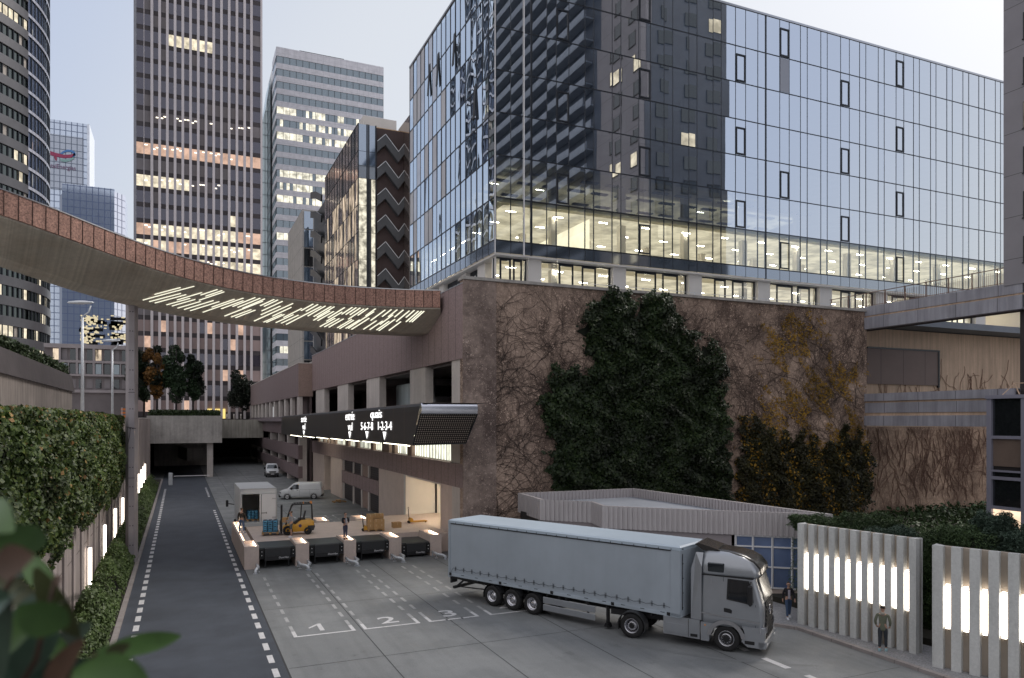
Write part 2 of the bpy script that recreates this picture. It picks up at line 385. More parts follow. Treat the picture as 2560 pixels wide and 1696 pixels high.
E_ROOMC = emat('lit_room_cool', (.97, .97, .76), 1.1, var=1, vs=.8, lo=.6)
E_STRIPE = emat('stripe_room', (1, .95, .78), .78, var=1, vs=.45, lo=.3)
E_SPOT = emat('ceiling_spots', (1, .9, .72), 1.6)
# curtain wall glass
G_LIT = glass('clear_curtain_glass', .16, (.82, .86, .84), (.85, .93, 1.), wave=.02, ws=.35)
G_DARK = glass('curtain_glass', .72, (.62, .74, .8), (.93, .96, 1.), wave=.02, ws=.35)
G_LEFT = glass('wavy_glass', .7, (.5, .56, .58), (.85, .93, 1.), wave=.13, ws=.55, vec=(1, 1, .5))
G_GROUND = glass('clear_glass', .1, (.85, .88, .88))

_t = M['soffit'].node_tree; _b = _t.nodes['Principled BSDF']; _p = _n(_t, 'ShaderNodeNewGeometry').outputs['Position']; _c = _b.inputs['Base Color'].links[0].from_socket
_d = _n(_t, 'ShaderNodeVectorMath', operation='DOT_PRODUCT'); _d.inputs[1].default_value = (.97, .25, 0); _t.links.new(_p, _d.inputs[0])
_cb = _n(_t, 'ShaderNodeCombineXYZ'); _t.links.new(_d.outputs['Value'], _cb.inputs[0])
_c = _mix(_t, 1, _c, _ramp(_t, _noise(_t, _cb.outputs[0], 4., 4, .7), [(.3, .72), (.7, 1.18)]), 'MULTIPLY'); _t.links.new(_c, _b.inputs['Base Color'])
# ================= GROUND, ROADS, MARKINGS =================
XF, YW, XG, YG = 17.3, 46.8, 24.1, 57.7
mb = MB(); mb.quad((-3000, -3000, 0), (3000, -3000, 0), (3000, 3000, 0), (-3000, 3000, 0)); struct('ground', mb, M['yard'])
mb = MB(); mb.quad((-2.4, -25, .004), (3.6, -25, .004), (3.6, 178, .004), (-2.4, 178, .004)); struct('road', mb, M['asphalt'])
mb = MB()
def dash(mb, x, y0, y1, w=.2, z=.008): mb.quad((x - w / 2, y0, z), (x + w / 2, y0, z), (x + w / 2, y1, z), (x - w / 2, y1, z))
y = 26.2
while y < 109:
    dash(mb, -1.78, y, y + 1.0, .24)
    if not (82 < y < 96): dash(mb, 3.2, y, y + 1.0, .22)
    y += 1.72
struct('lane_marking', mb, M['paint'])
mb = MB(); mb2 = MB()
bays = [(4.5, 6.98), (7.5, 9.92), (10.5, 12.8), (13.5, 15.95)]
for k, (a, b) in enumerate(bays):
    for x in (a, b):
        y = 45.9
        while y > 33.6:
            dash(mb2, x, y - .9, y, .15); y -= 1.62
    for x, s in ((a, 1), (b, -1)):
        mb.quad(*[(p, q, .008) for p, q in ((min(x - s * .08, x + s * .82), 32.7), (max(x - s * .08, x + s * .82), 32.7), (max(x - s * .08, x + s * .82), 32.85), (min(x - s * .08, x + s * .82), 32.85))])
        dash(mb, x, 32.85, 33.7, .16)
    mb.quad(((a + b) / 2 - .42, 32.7, .008), ((a + b) / 2 + .42, 32.7, .008), ((a + b) / 2 + .42, 32.85, .008), ((a + b) / 2 - .42, 32.85, .008))
    if k == 0: mb.add([(5.62, 33.3, .0085), (5.82, 33.3, .0085), (5.82, 34.5, .0085), (5.66, 34.5, .0085), (5.62, 34.35, .0085)], [(0, 1, 2, 3, 4)]); mb.add([(5.66, 34.5, .0085), (5.22, 34.0, .0085), (5.22, 33.82, .0085), (5.62, 34.22, .0085)], [(0, 1, 2, 3)])
    else: put_text(mb, str(k + 1), 1.15, ((a + b) / 2 + .05, 33.3, .0085), (1, 0, 0), (0, 1, 0), sx=1.15, bold=.012)
    # bays on the far side of the dock
    if k:
        for x in (a, b):
            y = 61.5
            while y < 72:
                dash(mb2, x, y, y + .9, .15); y += 1.62
            s = 1 if x == a else -1
            dash(mb, x, 72.4, 73.2, .16)
            mb.quad(*[(p, q, .008) for p, q in ((min(x, x + s * .9), 73.2), (max(x, x + s * .9), 73.2), (max(x, x + s * .9), 73.36), (min(x, x + s * .9), 73.36))])
        put_text(mb, str(9 - k - 1), 1.05, ((a + b) / 2, 71.2, .0085), (1, 0, 0), (0, 1, 0), sx=1.15, bold=.012)
for y in (86., 95.): mb.quad((7, y, .008), (15, y, .008), (15, y + .14, .008), (7, y + .14, .008))
struct('bay_marking', mb, M['paint']); struct('bay_edge_marking', mb2, M['paint2'])
mb = MB()
for q in (((1902, 1647), (1916.5, 1645), (1979, 1670.5), (1963, 1672.6)), ((1830, 1613), (1845, 1612), (1875, 1627), (1861, 1629)), ((2009, 1690), (2024, 1688), (2090, 1716), (2070, 1718))):
    mb.quad(*[(*W(*p), .008) for p in q])
struct('centre_marking', mb, M['paint'])
mb = MB()
for x, y0, y1 in ((7.33, -20, 48), (11.4, 24, 48.6), (15.5, -20, 48), (19.6, -20, 30), (5.6, 60, 178), (9.6, 60, 178), (3.63, -20, 178)): dash(mb, x, y0, y1, .035 if x != 3.63 else .07, .006)
for y in (19.4, 28.7, 38.): mb.quad((3.7, y, .006), (24.6, y + .2, .006), (24.6, y + .22, .006), (3.7, y + .03, .006))
struct('paving_joint', mb, M['joint'])
mb = MB()
for r_, a0, a1, cx_, cy_ in ((9.5, 150, 235, 27.5, 31.), (11.4, 155, 240, 27.5, 31.), (14., 170, 228, 31, 38.), (16., 172, 226, 31, 38.)):
    A_ = [R(a0 + (a1 - a0) * i / 40) for i in range(41)]
    mb.add([(cx_ + (r_ + d_) * math.cos(a), cy_ + (r_ + d_) * math.sin(a), .0065) for a in A_ for d_ in (0, .22)], [(2 * i, 2 * i + 1, 2 * i + 3, 2 * i + 2) for i in range(40)])
struct('tyre_mark', mb, mat('tyre_mark', (.19, .198, .203), .55, var=.15, vs=.6))
# kerbs and pavements
kp = [(24.8, -20), (24.8, 24.9), (24.15, 26.), (18.8, 32.4), (18.2, 45.)]
def off(path, d):
    out = []
    for i, p in enumerate(path):
        a = Vector(path[max(i - 1, 0)]); b = Vector(path[min(i + 1, len(path) - 1)]); t = (b - a).normalized(); out.append((p[0] + t.y * d, p[1] - t.x * d))
    return out
ki = off(kp, .22); mb = MB()
for i in range(len(kp) - 1): mb.prism([kp[i], ki[i], ki[i + 1], kp[i + 1]][::1], 0, .13)
struct('kerb', mb, M['kerb'])
mb = MB()
for i in range(len(ki) - 1): mb.prism([ki[i], (60, ki[i][1] + .0), (60, ki[i + 1][1]), ki[i + 1]], 0, .125)
struct('pavement', mb, M['pave'])
mb = MB(); mb.box(-2.62, -2.4, -20, 127, 0, .14); struct('kerb_strip', mb, M['kerb'])
mb = MB(); mb.box(-4.3, -2.62, -20, 127, 0, .1); struct('planting_bed', mb, M['soil'])
# upper levels
mb = MB(); mb.box(-80, -4.75, -20, 131, 0, 8.9); struct('upper_bank', mb, M['cgrey'])
mb = MB(); mb.box(-80, 5.9, 165.1, 420, 0, 9.6); mb.box(-80, -4.75, 131, 165.1, 0, 9.6); mb.box(17.6, 140, 62, 420, 16.2, 17.8); mb.box(5.9, 17.6, 200, 420, 0, 9.3); struct('plaza', mb, M['cgrey'])
# ================= RETAINING WALL LEFT =================
t = thing('retaining_wall', 'tall ribbed retaining wall with glowing upright tubes along the left of the road', 'wall', (-4.4, 60, 0))
mb = MB(); mb.box(-4.75, -4.3, -20, 131, 0, 9.45); ob('wall_face', mb, M['wallp'], t)
mb = MB()
y = 20
while y < 128: mb.box(-4.3, -4.22, y, y + .9, .1, 9.3); y += 2.9
ob('rib', mb, mat('wall_rib', (.4, .345, .33), .8, streak=.3, vs=.5), t)
for px, yt, yb in ((225, 1370, 1495), (262, 1313, 1415), (288.5, 1272, 1357), (307, 1245, 1319), (347, 1185.5, 1233), (353.3, 1175, 1219), (358.6, 1167, 1207), (362.6, 1160.5, 1198.5)):
    Y, z1 = onX(px, yt, -4.1); _, z0 = onX(px, yb, -4.1)
    f = MB(); f.box(-4.24, -4.14, Y - .1, Y + .1, z1, z1 + .09); f.box(-4.24, -4.14, Y - .1, Y + .1, z0 - .09, z0)
    q = ob('tube_light', f, M['alu'], t); e = MB(); e.tube([(-4.1, Y, z0), (-4.1, Y, z1)], .085, 10); ob('glass_tube', e, E_TUBE, q)
mb = MB(); mb.prismx([(58., 4.4), (60.5, 4.0), (62.4, 8.2), (59.6, 8.6)], -4.14, -3.95); ob('tilted_panel', mb, M['brown'], t)
# dark curved ramp wall above
t = thing('ramp_wall', 'stained concrete ramp wall with dark leaning coping and clipped hedge on top', 'wall', (-15, 100, 8.9))
pts = [onX(px, 0, X) [0] for px, X in ((0, -15), (193, -15))]
mb = MB(); mb.box(-15.6, -15, 60, 131, 8.9, 13.7); ob('wall_face', mb, M['cold'], t)
mb = MB(); mb.prismy([(-15.8, 13.5), (-14.7, 13.5), (-15.1, 16.0), (-15.8, 16.)], 60, 131.5); ob('coping', mb, M['darkwall'], t)
n = 9000; p = np.stack([-15.9 + .9 * RNG.random(n) - .4, 60 + 71 * RNG.random(n), 15.9 + 1.3 * RNG.random(n) * (1 + .3 * np.sin(np.arange(n)))], 1)
M['leafd'] = leafmat('hedge_dark', [(.012, .022, .01), (.03, .05, .018), (.06, .085, .03)], 3.)
leaves('hedge', p, .42, M['leafd'], t)
# ================= OVERPASS / TUNNEL =================
t = thing('overpass', 'board marked grey concrete overpass slab above the tunnel mouth', 'overpass', (0, 131, 0))
mb = MB(); mb.box(-4.75, 6.2, 129.2, 165, 5.55, 9.9); ob('slab', mb, M['cgrey'], t)
mb = MB(); mb.box(6.2, 17.2, 160, 200, 5.6, 9.3); ob('far_slab', mb, mat('slab_far', (.36, .34, .3), .85, streak=.35), t)
mb = MB(); mb.prismx([(130.5, 0), (131.7, 0), (131.7, 5.55), (130.3, 5.55)], 4.0, 4.9); ob('pillar', mb, M['concr'], t)
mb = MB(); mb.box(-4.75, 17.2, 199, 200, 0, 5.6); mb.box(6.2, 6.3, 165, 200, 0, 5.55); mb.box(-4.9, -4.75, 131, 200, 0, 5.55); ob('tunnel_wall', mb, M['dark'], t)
mb = MB(); mb.prism([(-1.5, 175), (1.2, 152), (4, 152), (4, 152.6), (1.5, 152.6), (-1, 175)], 1.6, 3.9); ob('ramp_parapet', mb, M['cgrey'], t)
# barrier gate
t = thing('barrier_gate', 'grey barrier gate with long white arm lowered across the road by the tunnel', 'barrier', (-1.2, 116, 0))
mb = MB(); mb.cbox(-1.5, -.95, 115.8, 116.2, 0, 1.75, .04); ob('cabinet', mb, M['galv'], t)
mb = MB(); mb.box(-.94, -.8, 115.8, 116.1, .95, 1.6); ob('arm_bracket', mb, M['black'], t)
mb = MB(); mb.box(-.8, 3.9, 115.92, 116.0, 1.22, 1.32); ob('arm', mb, M['white'], t)
# tall bridge pillar is built with the bridge
# ================= BROWN CAR PARK / WAREHOUSE =================
t = thing('car_park_building', 'long brown panelled multi level car park and warehouse behind the loading dock', 'building', (XF + 10, 80, 0))
CP = t
XB = XF; X2 = 15.4; YE = 109.5
def part(name, mb, m, label=None, par=None): return ob(name, mb, m, par or CP, label)
mb = MB(); mb.box(XF, XF + .6, YW - .02, YE, 13.37, 18.4); part('parapet', mb, M['brown'])
mb = MB(); mb.box(XF - .03, XF + .75, YW, YE, 18.4, 18.47); part('parapet_cap', mb, M['alu'])
mb = MB(); mb.box(XF, XF + .6, YW, YE, 4.64, 6.25); part('parapet', mb, M['brown'])
mb = MB(); mb.box(XF + .6, XF + 22, YW + .1, 190, 13.2, 13.36); mb.box(XF + .6, XF + 22, YW + .1, 190, 9.2, 9.5); mb.box(XF + .6, XF + 22, YW + .1, 190, 4.8, 5.1); mb.box(XF + .6, XF + 6.7, YW + .1, 190, 17.7, 17.9); part('floor_slab', mb, mat('slab_in', (.2, .18, .18), .8))
mb = MB(); mb.box(XF + .25, XF + .6, YW + .02, YE, 9.1, 10.2); part('parapet', mb, M['brown'])
# interior back walls upper level
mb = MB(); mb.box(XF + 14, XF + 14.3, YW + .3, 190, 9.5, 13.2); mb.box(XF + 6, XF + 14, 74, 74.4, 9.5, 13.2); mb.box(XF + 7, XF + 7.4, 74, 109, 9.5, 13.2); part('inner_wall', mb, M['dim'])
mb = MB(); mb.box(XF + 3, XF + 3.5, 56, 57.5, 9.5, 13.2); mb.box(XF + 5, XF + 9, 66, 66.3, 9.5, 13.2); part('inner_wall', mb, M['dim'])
# upper columns: px edges measured at facade
def ys(px): return onX(px, 0, XF)[0]
for a, b in ((1126, 1157), (1022, 1060), (914, 946), (842, 868), (788, 809)):
    y1, y0 = ys(a), ys(b); mb = MB(); mb.box(XF + .1, XF + .75, y0 if b != 1157 else YW + .05, y1, 9.2, 13.4); part('pillar', mb, M['concr'])
# lower level windows (z 6.25..8.9) lit
mb = MB(); mb.box(XF + .2, XF + .5, YW + .05, 49.9, 6.25, 9.1); part('wall', mb, M['concr'])
seg = [(690, 800)]
px = 1112
winx = []
random.seed(5)
y = 50.
while y < 107:
    wdt = random.choice((1.0, 1.3, .7, 1.5)); kind = random.random()
    if kind < .78 or y < 55:
        mb = MB(); mb.box(XF + .55, XF + .6, y, y + wdt, 6.3, 8.75); wn = part('window', mb, E_ROOMC if kind < .68 or y < 55 else M['offw'])
        mb = MB(); mb.box(XF + .45, XF + .55, y - .04, y + .05, 6.25, 8.8); mb.box(XF + .45, XF + .55, y + wdt * .5 - .02, y + wdt * .5 + .03, 6.25, 8.8); ob('window_frame', mb, M['alu'], wn)
        y += wdt
    else:
        mb = MB(); mb.box(XF + .25, XF + .7, y, y + wdt, 6.25, 8.8); part('pillar', mb, M['browny']); y += wdt + .05
mb = MB(); mb.box(XF + 1.2, XF + 1.3, 54, 109, 6.25, 9.1); part('inner_wall', mb, M['pink'])
# ground floor: corner piers, lit recess with door, panels, louvres
mb = MB(); mb.box(XF + .05, XF + 1.2, YW + .03, 49.3, 0, 4.64); part('pillar', mb, M['concr'])
mb = MB(); mb.box(XF + .1, XF + 1.2, 49.32, 52., 0, 4.64); part('pillar', mb, M['pink'])
mb = MB(); mb.box(XF + .12, XF + 1., 61.6, 70.6, 0, 4.64); part('wall', mb, M['pink'])
mb = MB(); mb.box(XF + .05, XF + 5.5, 61., 61.6, 0, 4.64); mb.box(XF + 5.5, XF + 5.8, 51, 61.6, 0, 4.64); mb.box(XF + 1.2, XF + 5.5, 51.4, 52, 0, 4.64); part('recess_wall', mb, M['offw'])
mb = MB(); mb.box(XF + .1, XF + 5.6, 52, 61.6, 4.5, 4.64); part('recess_ceiling', mb, M['offw'])
mb = MB(); mb.box(XF + 5.4, XF + 5.47, 53.2, 55.2, 1.3, 3.9); dr = part('door', mb, emat('lit_doorway', (1, .93, .75), 3.))
mb = MB(); mb.box(XF + 5.3, XF + 5.4, 53.1, 55.3, 3.0, 3.15); ob('lintel', mb, M['darkm'], dr)
mb = MB(); mb.tube([(XF + 2.7, 60.9, 1.3), (XF + 2.7, 60.9, 4.5)], .07, 8); part('pipe', mb, M['darkm'])
lt = MB(); lt.box(XF + 1.5, XF + 4.5, 56.4, 56.6, 4.4, 4.46); part('ceiling_light', lt, emat('recess_lamp', (1, .85, .6), 28))
# louvred block
def lou(y0, y1, z0, z1):
    mb = MB(); mb.box(XF + .35, XF + .5, y0, y1, z0, z1); part('louvre', mb, M['louv'])
yy = [70.7, 75.5, 78.7, 82.8, 88.4]
for i in range(4):
    for z0, z1 in ((.1, 2.0), (3.3, 4.62)): lou(yy[i], yy[i + 1] - .5, z0, z1) if i != 1 else None
    if i == 1:
        for z0, z1 in ((.1, 2.0), (3.3, 4.62)):
            mb = MB(); mb.box(XF + .3, XF + .5, yy[i], yy[i + 1] - .5, z0, z1); part('infill_panel', mb, M['browny'])
    mb = MB(); mb.box(XF + .2, XF + .55, yy[i + 1] - .5, yy[i + 1], 0, 4.62); part('pillar', mb, M['concr'])
mb = MB(); mb.box(XF + .08, XF + .6, 70.65, 88.4, 1.95, 3.35); part('parapet', mb, M['brown'])
# tall pale doors and piers beyond
mb = MB(); mb.box(XF + .1, XF + 1.2, 88.4, 95.5, 0, 4.62); part('wall', mb, M['pink'])
mb = MB(); mb.box(XF + 1.0, XF + 1.2, 95.5, 100, 0, 4.62); part('door', mb, M['dim'])
mb = MB(); mb.box(XF + .9, XF + 1.0, 96, 98.0, 0, 4.5); d2 = part('door', mb, M['white'])
for dy in (0, .5):
    mb = MB(); mb.box(XF + .86, XF + .9, 96.5 + dy, 96.8 + dy, 2.4, 3.1); ob('door_light', mb, E_ROOM, d2)
mb = MB(); mb.box(XF + .1, XF + 1.2, 100, 109.3, 0, 4.62); part('wall', mb, M['pink'])
mb = MB(); mb.box(XF + .9, XF + 1., 70, 109, 0, .45); part('plinth', mb, M['concr'])
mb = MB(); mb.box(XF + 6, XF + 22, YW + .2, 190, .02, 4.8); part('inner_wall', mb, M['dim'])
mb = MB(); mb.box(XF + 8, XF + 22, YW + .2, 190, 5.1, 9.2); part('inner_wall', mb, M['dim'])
# far section stepping out
def farsec(z0, z1, y1=186, m='brownf', nm='parapet'):
    mb = MB(); mb.box(X2, X2 + .6, YE, y1, z0, z1); part(nm, mb, M[m])
mb = MB(); mb.box(X2, X2 + .5, YE, 188, 12.6, 17.3); part('parapet', mb, M['brownf'])
mb = MB(); mb.box(X2, XF + .1, YE - .15, YE, 12.6, 17.3); part('return_panel', mb, M['browny'])
mb = MB(); mb.box(X2 - .05, XF + 1, YE - .2, 188, 17.3, 17.42); part('parapet_cap', mb, M['concr'])
farsec(7.0, 9.0); farsec(3.6, 5.6); farsec(.9, 2.6, 186)
mb = MB(); mb.box(X2 + .1, XF + 3, 187.5, 188, 0, 13); part('end_wall', mb, M['concr'])
mb = MB()
for i, y in enumerate(np.arange(YE + .3, 188, 1.3)): mb.prismy([(X2 - .9, 8.95), (X2 + .4, 9.6), (X2 + .4, 9.75), (X2 - .9, 9.1)], y, y + 1.15)
part('awning', mb, mat('awning', (.14, .11, .125), .5, .2))
for i, y in enumerate(np.linspace(YE + .1, 184, 11)):
    mb = MB(); mb.box(X2 + .12, X2 + .6, y, y + 2.2, 9.7, 12.7); part('pillar', mb, M['concr'])
for i, y in enumerate((YE + .05, 122, 134, 146, 160, 172, 184)):
    mb = MB(); mb.box(X2 + .15, X2 + 1.2, y, y + 1.0, 0, 7.2); part('pillar', mb, M['concr'])
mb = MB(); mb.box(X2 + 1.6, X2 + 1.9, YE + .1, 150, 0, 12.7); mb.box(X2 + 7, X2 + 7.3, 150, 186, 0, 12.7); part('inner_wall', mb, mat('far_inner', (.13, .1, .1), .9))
# ================= CANOPY WITH SIGN =================
t = thing('canopy_sign', 'long black canopy with white lettering and a brushed metal nose over the dock', 'canopy', (15, 76, 8)); CS_ = t
def drop(y): return -(y - 42.1) * .0073      # the canopy falls slightly to the far end
Y0, Y1 = 42.1, 107.6
mb = MB()
def prof(y, k=0.):  # outer face from top roll to bottom edge, (x,z)
    d = drop(y)
    P = [(13.3 + k, 10.24 + d), (13.05 + k, 10.24 + d), (12.93 + k, 10.18 + d), (12.87 + k, 10.05 + d), (12.85 + k, 9.75 + d)]
    P += [(12.85 + k, 9.3 + d), (12.85 + k, 8.55 + d), (12.85 + k, 7.73 + d)]
    return P
ys_ = list(np.linspace(Y0, Y1, 28)); rings = [[(x, y + (1.6 * (10.2 - z) / 2.45 if i_ == 0 else 0), z) for x, z in prof(y)] for i_, y in enumerate(ys_)]
n = len(rings[0])
mb.add([p for r in rings for p in r], [(i * n + k, (i + 1) * n + k, (i + 1) * n + k + 1, i * n + k + 1) for i in range(len(rings) - 1) for k in range(n - 1)])
ob('sign_face', mb, M['signb'], t)
mb = MB()
for y in np.arange(Y0 + 3.4, Y1, 2.62):
    mb.add([(x - .012, y + o, z) for x, z in prof(y) for o in (-.035, .035)], [(2 * k, 2 * k + 1, 2 * k + 3, 2 * k + 2) for k in range(n - 1)])
ob('panel_joint', mb, mat('sign_joint', (.16, .12, .1), .5), t)
# roof and underside
mb = MB(); mb.add([(13.2, Y0, 10.24), (XF - .02, Y0, 10.26), (XF - .02, Y1, 10.26 + drop(Y1)), (13.2, Y1, 10.24 + drop(Y1))], [(0, 1, 2, 3)])
mb.add([(12.85, Y0 + 1.6, 7.74), (16.25, Y0 + 1.6, 7.76), (XF - .02, 47, 8.95), (XF - .02, Y1, 8.9 + drop(Y1)), (12.85, Y1, 7.74 + drop(Y1))], [(0, 1, 2, 3, 4)])
mb.add([(x, Y1, z + drop(Y1)) for x, z in ((13.2, 10.2), (12.85, 7.74), (XF, 8.9), (XF, 10.2))], [(0, 1, 2, 3)]); ob('canopy_shell', mb, M['signb'], t)
# nose: rolled brushed metal top and slanted grille facing the camera
xr = 16.42
def nose(x0, x1, P, m, nm):
    mb = MB(); mb.add([(x0 + dx, y, z) for dx, y, z in P] + [(x1 + dx, y, z) for dx, y, z in P], [(i, i + 1, len(P) + i + 1, len(P) + i) for i in range(len(P) - 1)], 0, True); return ob(nm, mb, m, t)
roll = [(0, Y0 + .5, 10.24), (0, Y0 + .2, 10.26), (0, Y0 + .02, 10.2), (0, Y0 - .1, 10.04), (0, Y0 - .12, 9.84), (-.02, Y0 - .1, 9.62)]
nose(12.9, xr, roll, M['chrome'], 'rolled_edge')
mb = MB(); mb.add([(12.87, Y0 + .02, 9.6), (xr - .02, Y0 + .02, 9.6), (16.25, Y0 + 1.55, 7.8), (12.87, Y0 + 1.55, 7.75)], [(0, 1, 2, 3)]); ob('grille', mb, M['grille'], t)
mb = MB(); mb.add([(xr, Y0 - .1, 9.62), (xr, Y0 + .5, 10.24), (xr, YW - .1, 10.24), (xr, YW - .1, 8.6), (16.25, Y0 + 1.6, 7.8)], [(0, 1, 2, 3, 4)])
for a, b in (((12.86, Y0 - .02, 9.6), (xr, Y0 - .02, 9.6)), ((xr, Y0 - .02, 9.6), (16.25, Y0 + 1.56, 7.8)), ((16.25, Y0 + 1.56, 7.78), (12.86, Y0 + 1.56, 7.73)), ((12.86, Y0 + 1.56, 7.73), (12.86, Y0 - .02, 9.6))): mb.seg(a, b, .07)
ob('nose_frame', mb, M['darkm'], t)
for i, (y0, y1) in enumerate(((44.2, 51), (52, 57.5), (58.5, 64), (65, 71), (72, 79), (80, 88), (89, 99))):
    mb = MB(); mb.box(12.92, 12.96, y0 + .4, y1, 7.69 + drop(y1), 7.73 + drop(y1)); mb.box(15.2, 15.5, y0, y1, 8.2 + drop(y1), 8.24 + drop(y1)); ob('light_strip', mb, emat('canopy_led%d' % i, (1, .93, .72), 4) if i == 0 else bpy.data.materials['canopy_led0'], t)
def sign_text(s, px, ztop, zbot, wpx, bold=0):
    Y, _ = onX(px, 0, 12.85); ya = onX(px - wpx / 2, 0, 12.85)[0]; yb = onX(px + wpx / 2, 0, 12.85)[0]
    vs, fs = text_mesh(s, 1, bold=bold); x0 = min(v[0] for v in vs); x1 = max(v[0] for v in vs); y0 = min(v[1] for v in vs); y1 = max(v[1] for v in vs)
    out = []
    for x, y in vs:
        yy = ya + (yb - ya) * (x - x0) / (x1 - x0); z = zbot + (ztop - zbot) * (y - y0) / (y1 - y0) + drop(yy)
        # face x at that height
        zz = z - drop(yy); P = prof(43.3); xx = 12.85
        for (xa, za), (xb, zb) in zip(P, P[1:]):
            if zb <= zz <= za: xx = xb + (xa - xb) * (zz - zb) / (za - zb + 1e-9)
        out.append((xx - .03, yy, z))
    mb = MB(); mb.add(out, fs); ob('lettering', mb, E_LETTER, t)
def zf(f): return 10.2 - f * 2.45
def arrow(px, f0, f1, wpx):
    ya = onX(px - wpx / 2, 0, 12.85)[0]; yb = onX(px + wpx / 2, 0, 12.85)[0]; ym = (ya + yb) / 2
    def fx(z):
        P = prof(43.3)
        for (xa, za), (xb, zb) in zip(P, P[1:]):
            if zb <= z <= za: return xb + (xa - xb) * (z - zb) / (za - zb) - .03
        return 12.82
    mb = MB(); mb.add([(fx(zf(f0)), ya, zf(f0) + drop(ym)), (fx(zf(f0)), yb, zf(f0) + drop(ym)), (fx(zf(f1)), ym, zf(f1) + drop(ym))], [(0, 1, 2)]); ob('arrow', mb, E_LETTER, t)
sign_text('sortie', 760, zf(.08), zf(.36), 13); sign_text('vul', 760, zf(.42), zf(.7), 7); arrow(760, .76, .98, 3.5)
sign_text('entrée', 875.5, zf(.06), zf(.34), 22); sign_text('vul', 876, zf(.42), zf(.69), 11); arrow(875, .73, .96, 6)
sign_text('quais', 941, zf(.07), zf(.38), 28); sign_text('5-6-7-8', 918, zf(.42), zf(.66), 30); sign_text('1-2-3-4', 963, zf(.41), zf(.65), 34)
arrow(918, .7, .93, 7); arrow(962, .7, .93, 8)
# box truck parked on the upper level
t = thing('box_truck', 'pale box truck parked on the upper car park level between the pillars', 'truck', (XF + 4.2, 67, 9.5))
mb = MB(); mb.cbox(XF + 2.2, XF + 4.7, 62.6, 72, 10.3, 12.65, .05); ob('cargo_box', mb, mat('box_side', (.42, .48, .5), .5, streak=.2), t)
def rr(x0, x1, y0, y1, r, z, n=4):
    out = []
    for cx, cy, a0 in ((x1 - r, y0 + r, -90), (x1 - r, y1 - r, 0), (x0 + r, y1 - r, 90), (x0 + r, y0 + r, 180)):
        for i in range(n + 1):
            a = R(a0 + 90 * i / n); out.append((cx + r * math.cos(a), cy + r * math.sin(a), z))
    return out
mb = MB(); mb.loft([rr(XF + 2.25, XF + 4.65, 60.5 + k, 62.5, .25, z) for z, k in ((10.0, 0), (10.9, -.05), (11.3, 0.05), (12.3, .35), (12.7, .6), (12.8, 1.)) ]); cb = ob('cab', mb, M['alu'], t)
mb = MB(); mb.add([(XF + 2.5, 60.48, 11.25), (XF + 4.4, 60.48, 11.25), (XF + 4.35, 60.78, 12.2), (XF + 2.55, 60.78, 12.2)], [(0, 1, 2, 3)]); mb.add([(XF + 2.22, 60.95, 11.25), (XF + 2.22, 62.1, 11.25), (XF + 2.22, 62.1, 12.1), (XF + 2.22, 61.1, 12.1)], [(0, 1, 2, 3)]); ob('window', mb, M['tglass'], cb)
for y in (61.6, 70):
    for x in (XF + 2.3, XF + 4.4): mb = MB(); mb.lathe([(0, .05), (0, .46), (.1, .5), (.28, .5)], (x, y, 10.), 'x', 18); ob('wheel', mb, M['rubber'], t)
# ================= IVY WALL =================
XR = 54.6
IV = thing('ivy_wall', 'tall pinkish wall webbed with bare creeper stems and patches of ivy', 'wall', (36, YW, 0))
def vinemat(name, base, stem, dens=1., vert=False):
    m, t, b = _new(name); pos = _n(t, 'ShaderNodeNewGeometry').outputs['Position']
    out = None
    for sc_, w_, vec in ((.55, .01, (1, 1, 1.5)), (4.6, .035, (1, 1, 1.2)), (1.1, .016, (1.1, 1, 1.5)), (2.3, .024, (1, 1, 1.3)), (1.7, .018, (1.8, 1, .5))):
        if vert: vec = (vec[0] * 2, 1, .45)
        n = _noise(t, pos, sc_, 5, .72, vec)
        l = _math(t, 'LESS_THAN', _math(t, 'ABSOLUTE', _math(t, 'SUBTRACT', n, .5)), w_ * dens)
        out = l if out is None else _math(t, 'MAXIMUM', out, l)
    patch = _ramp(t, _noise(t, pos, .35, 5, .7), [(.4, .3), (.6, .8)])
    fac = _math(t, 'MULTIPLY', out, _math(t, 'ADD', patch, .1))
    c = _mix(t, 1, base, _ramp(t, _noise(t, pos, .25, 5), [(.3, .72), (.7, 1.2)]), 'MULTIPLY')
    c = _mix(t, 1, c, _ramp(t, _noise(t, pos, 4, 3), [(.3, .82), (.7, 1.15)]), 'MULTIPLY')
    c = _mix(t, _math(t, 'MINIMUM', fac, .9), c, stem)
    t.links.new(c, b.inputs['Base Color']); b.inputs['Roughness'].default_value = .9
    bp = _n(t, 'ShaderNodeBump'); bp.inputs['Strength'].default_value = .6; bp.inputs['Distance'].default_value = .06; t.links.new(out, bp.inputs['Height']); t.links.new(bp.outputs[0], b.inputs['Normal'])
    return m
M['vine'] = vinemat('creeper_wall', (.74, .55, .44), (.085, .055, .045), 1.35)
M['vine2'] = vinemat('creeper_wall_tan', (.82, .57, .41), (.14, .08, .055), 1.6, True)
mb = MB(); mb.box(XF + .02, XR, YW, YW + .8, 0, 18.62); ob('wall_face', mb, M['vine'], IV)
mb = MB(); mb.box(XF - .08, XF + 2.3, YW - .12, YW + .01, 0, 18.6); ob('corner_pier', mb, vinemat('creeper_pier', (.55, .43, .37), (.08, .055, .05), 1.6), IV)
mb = MB(); mb.box(XF - .12, XR + .05, YW - .2, YW + .85, 18.62, 18.82); ob('coping', mb, M['cgrey'], IV)
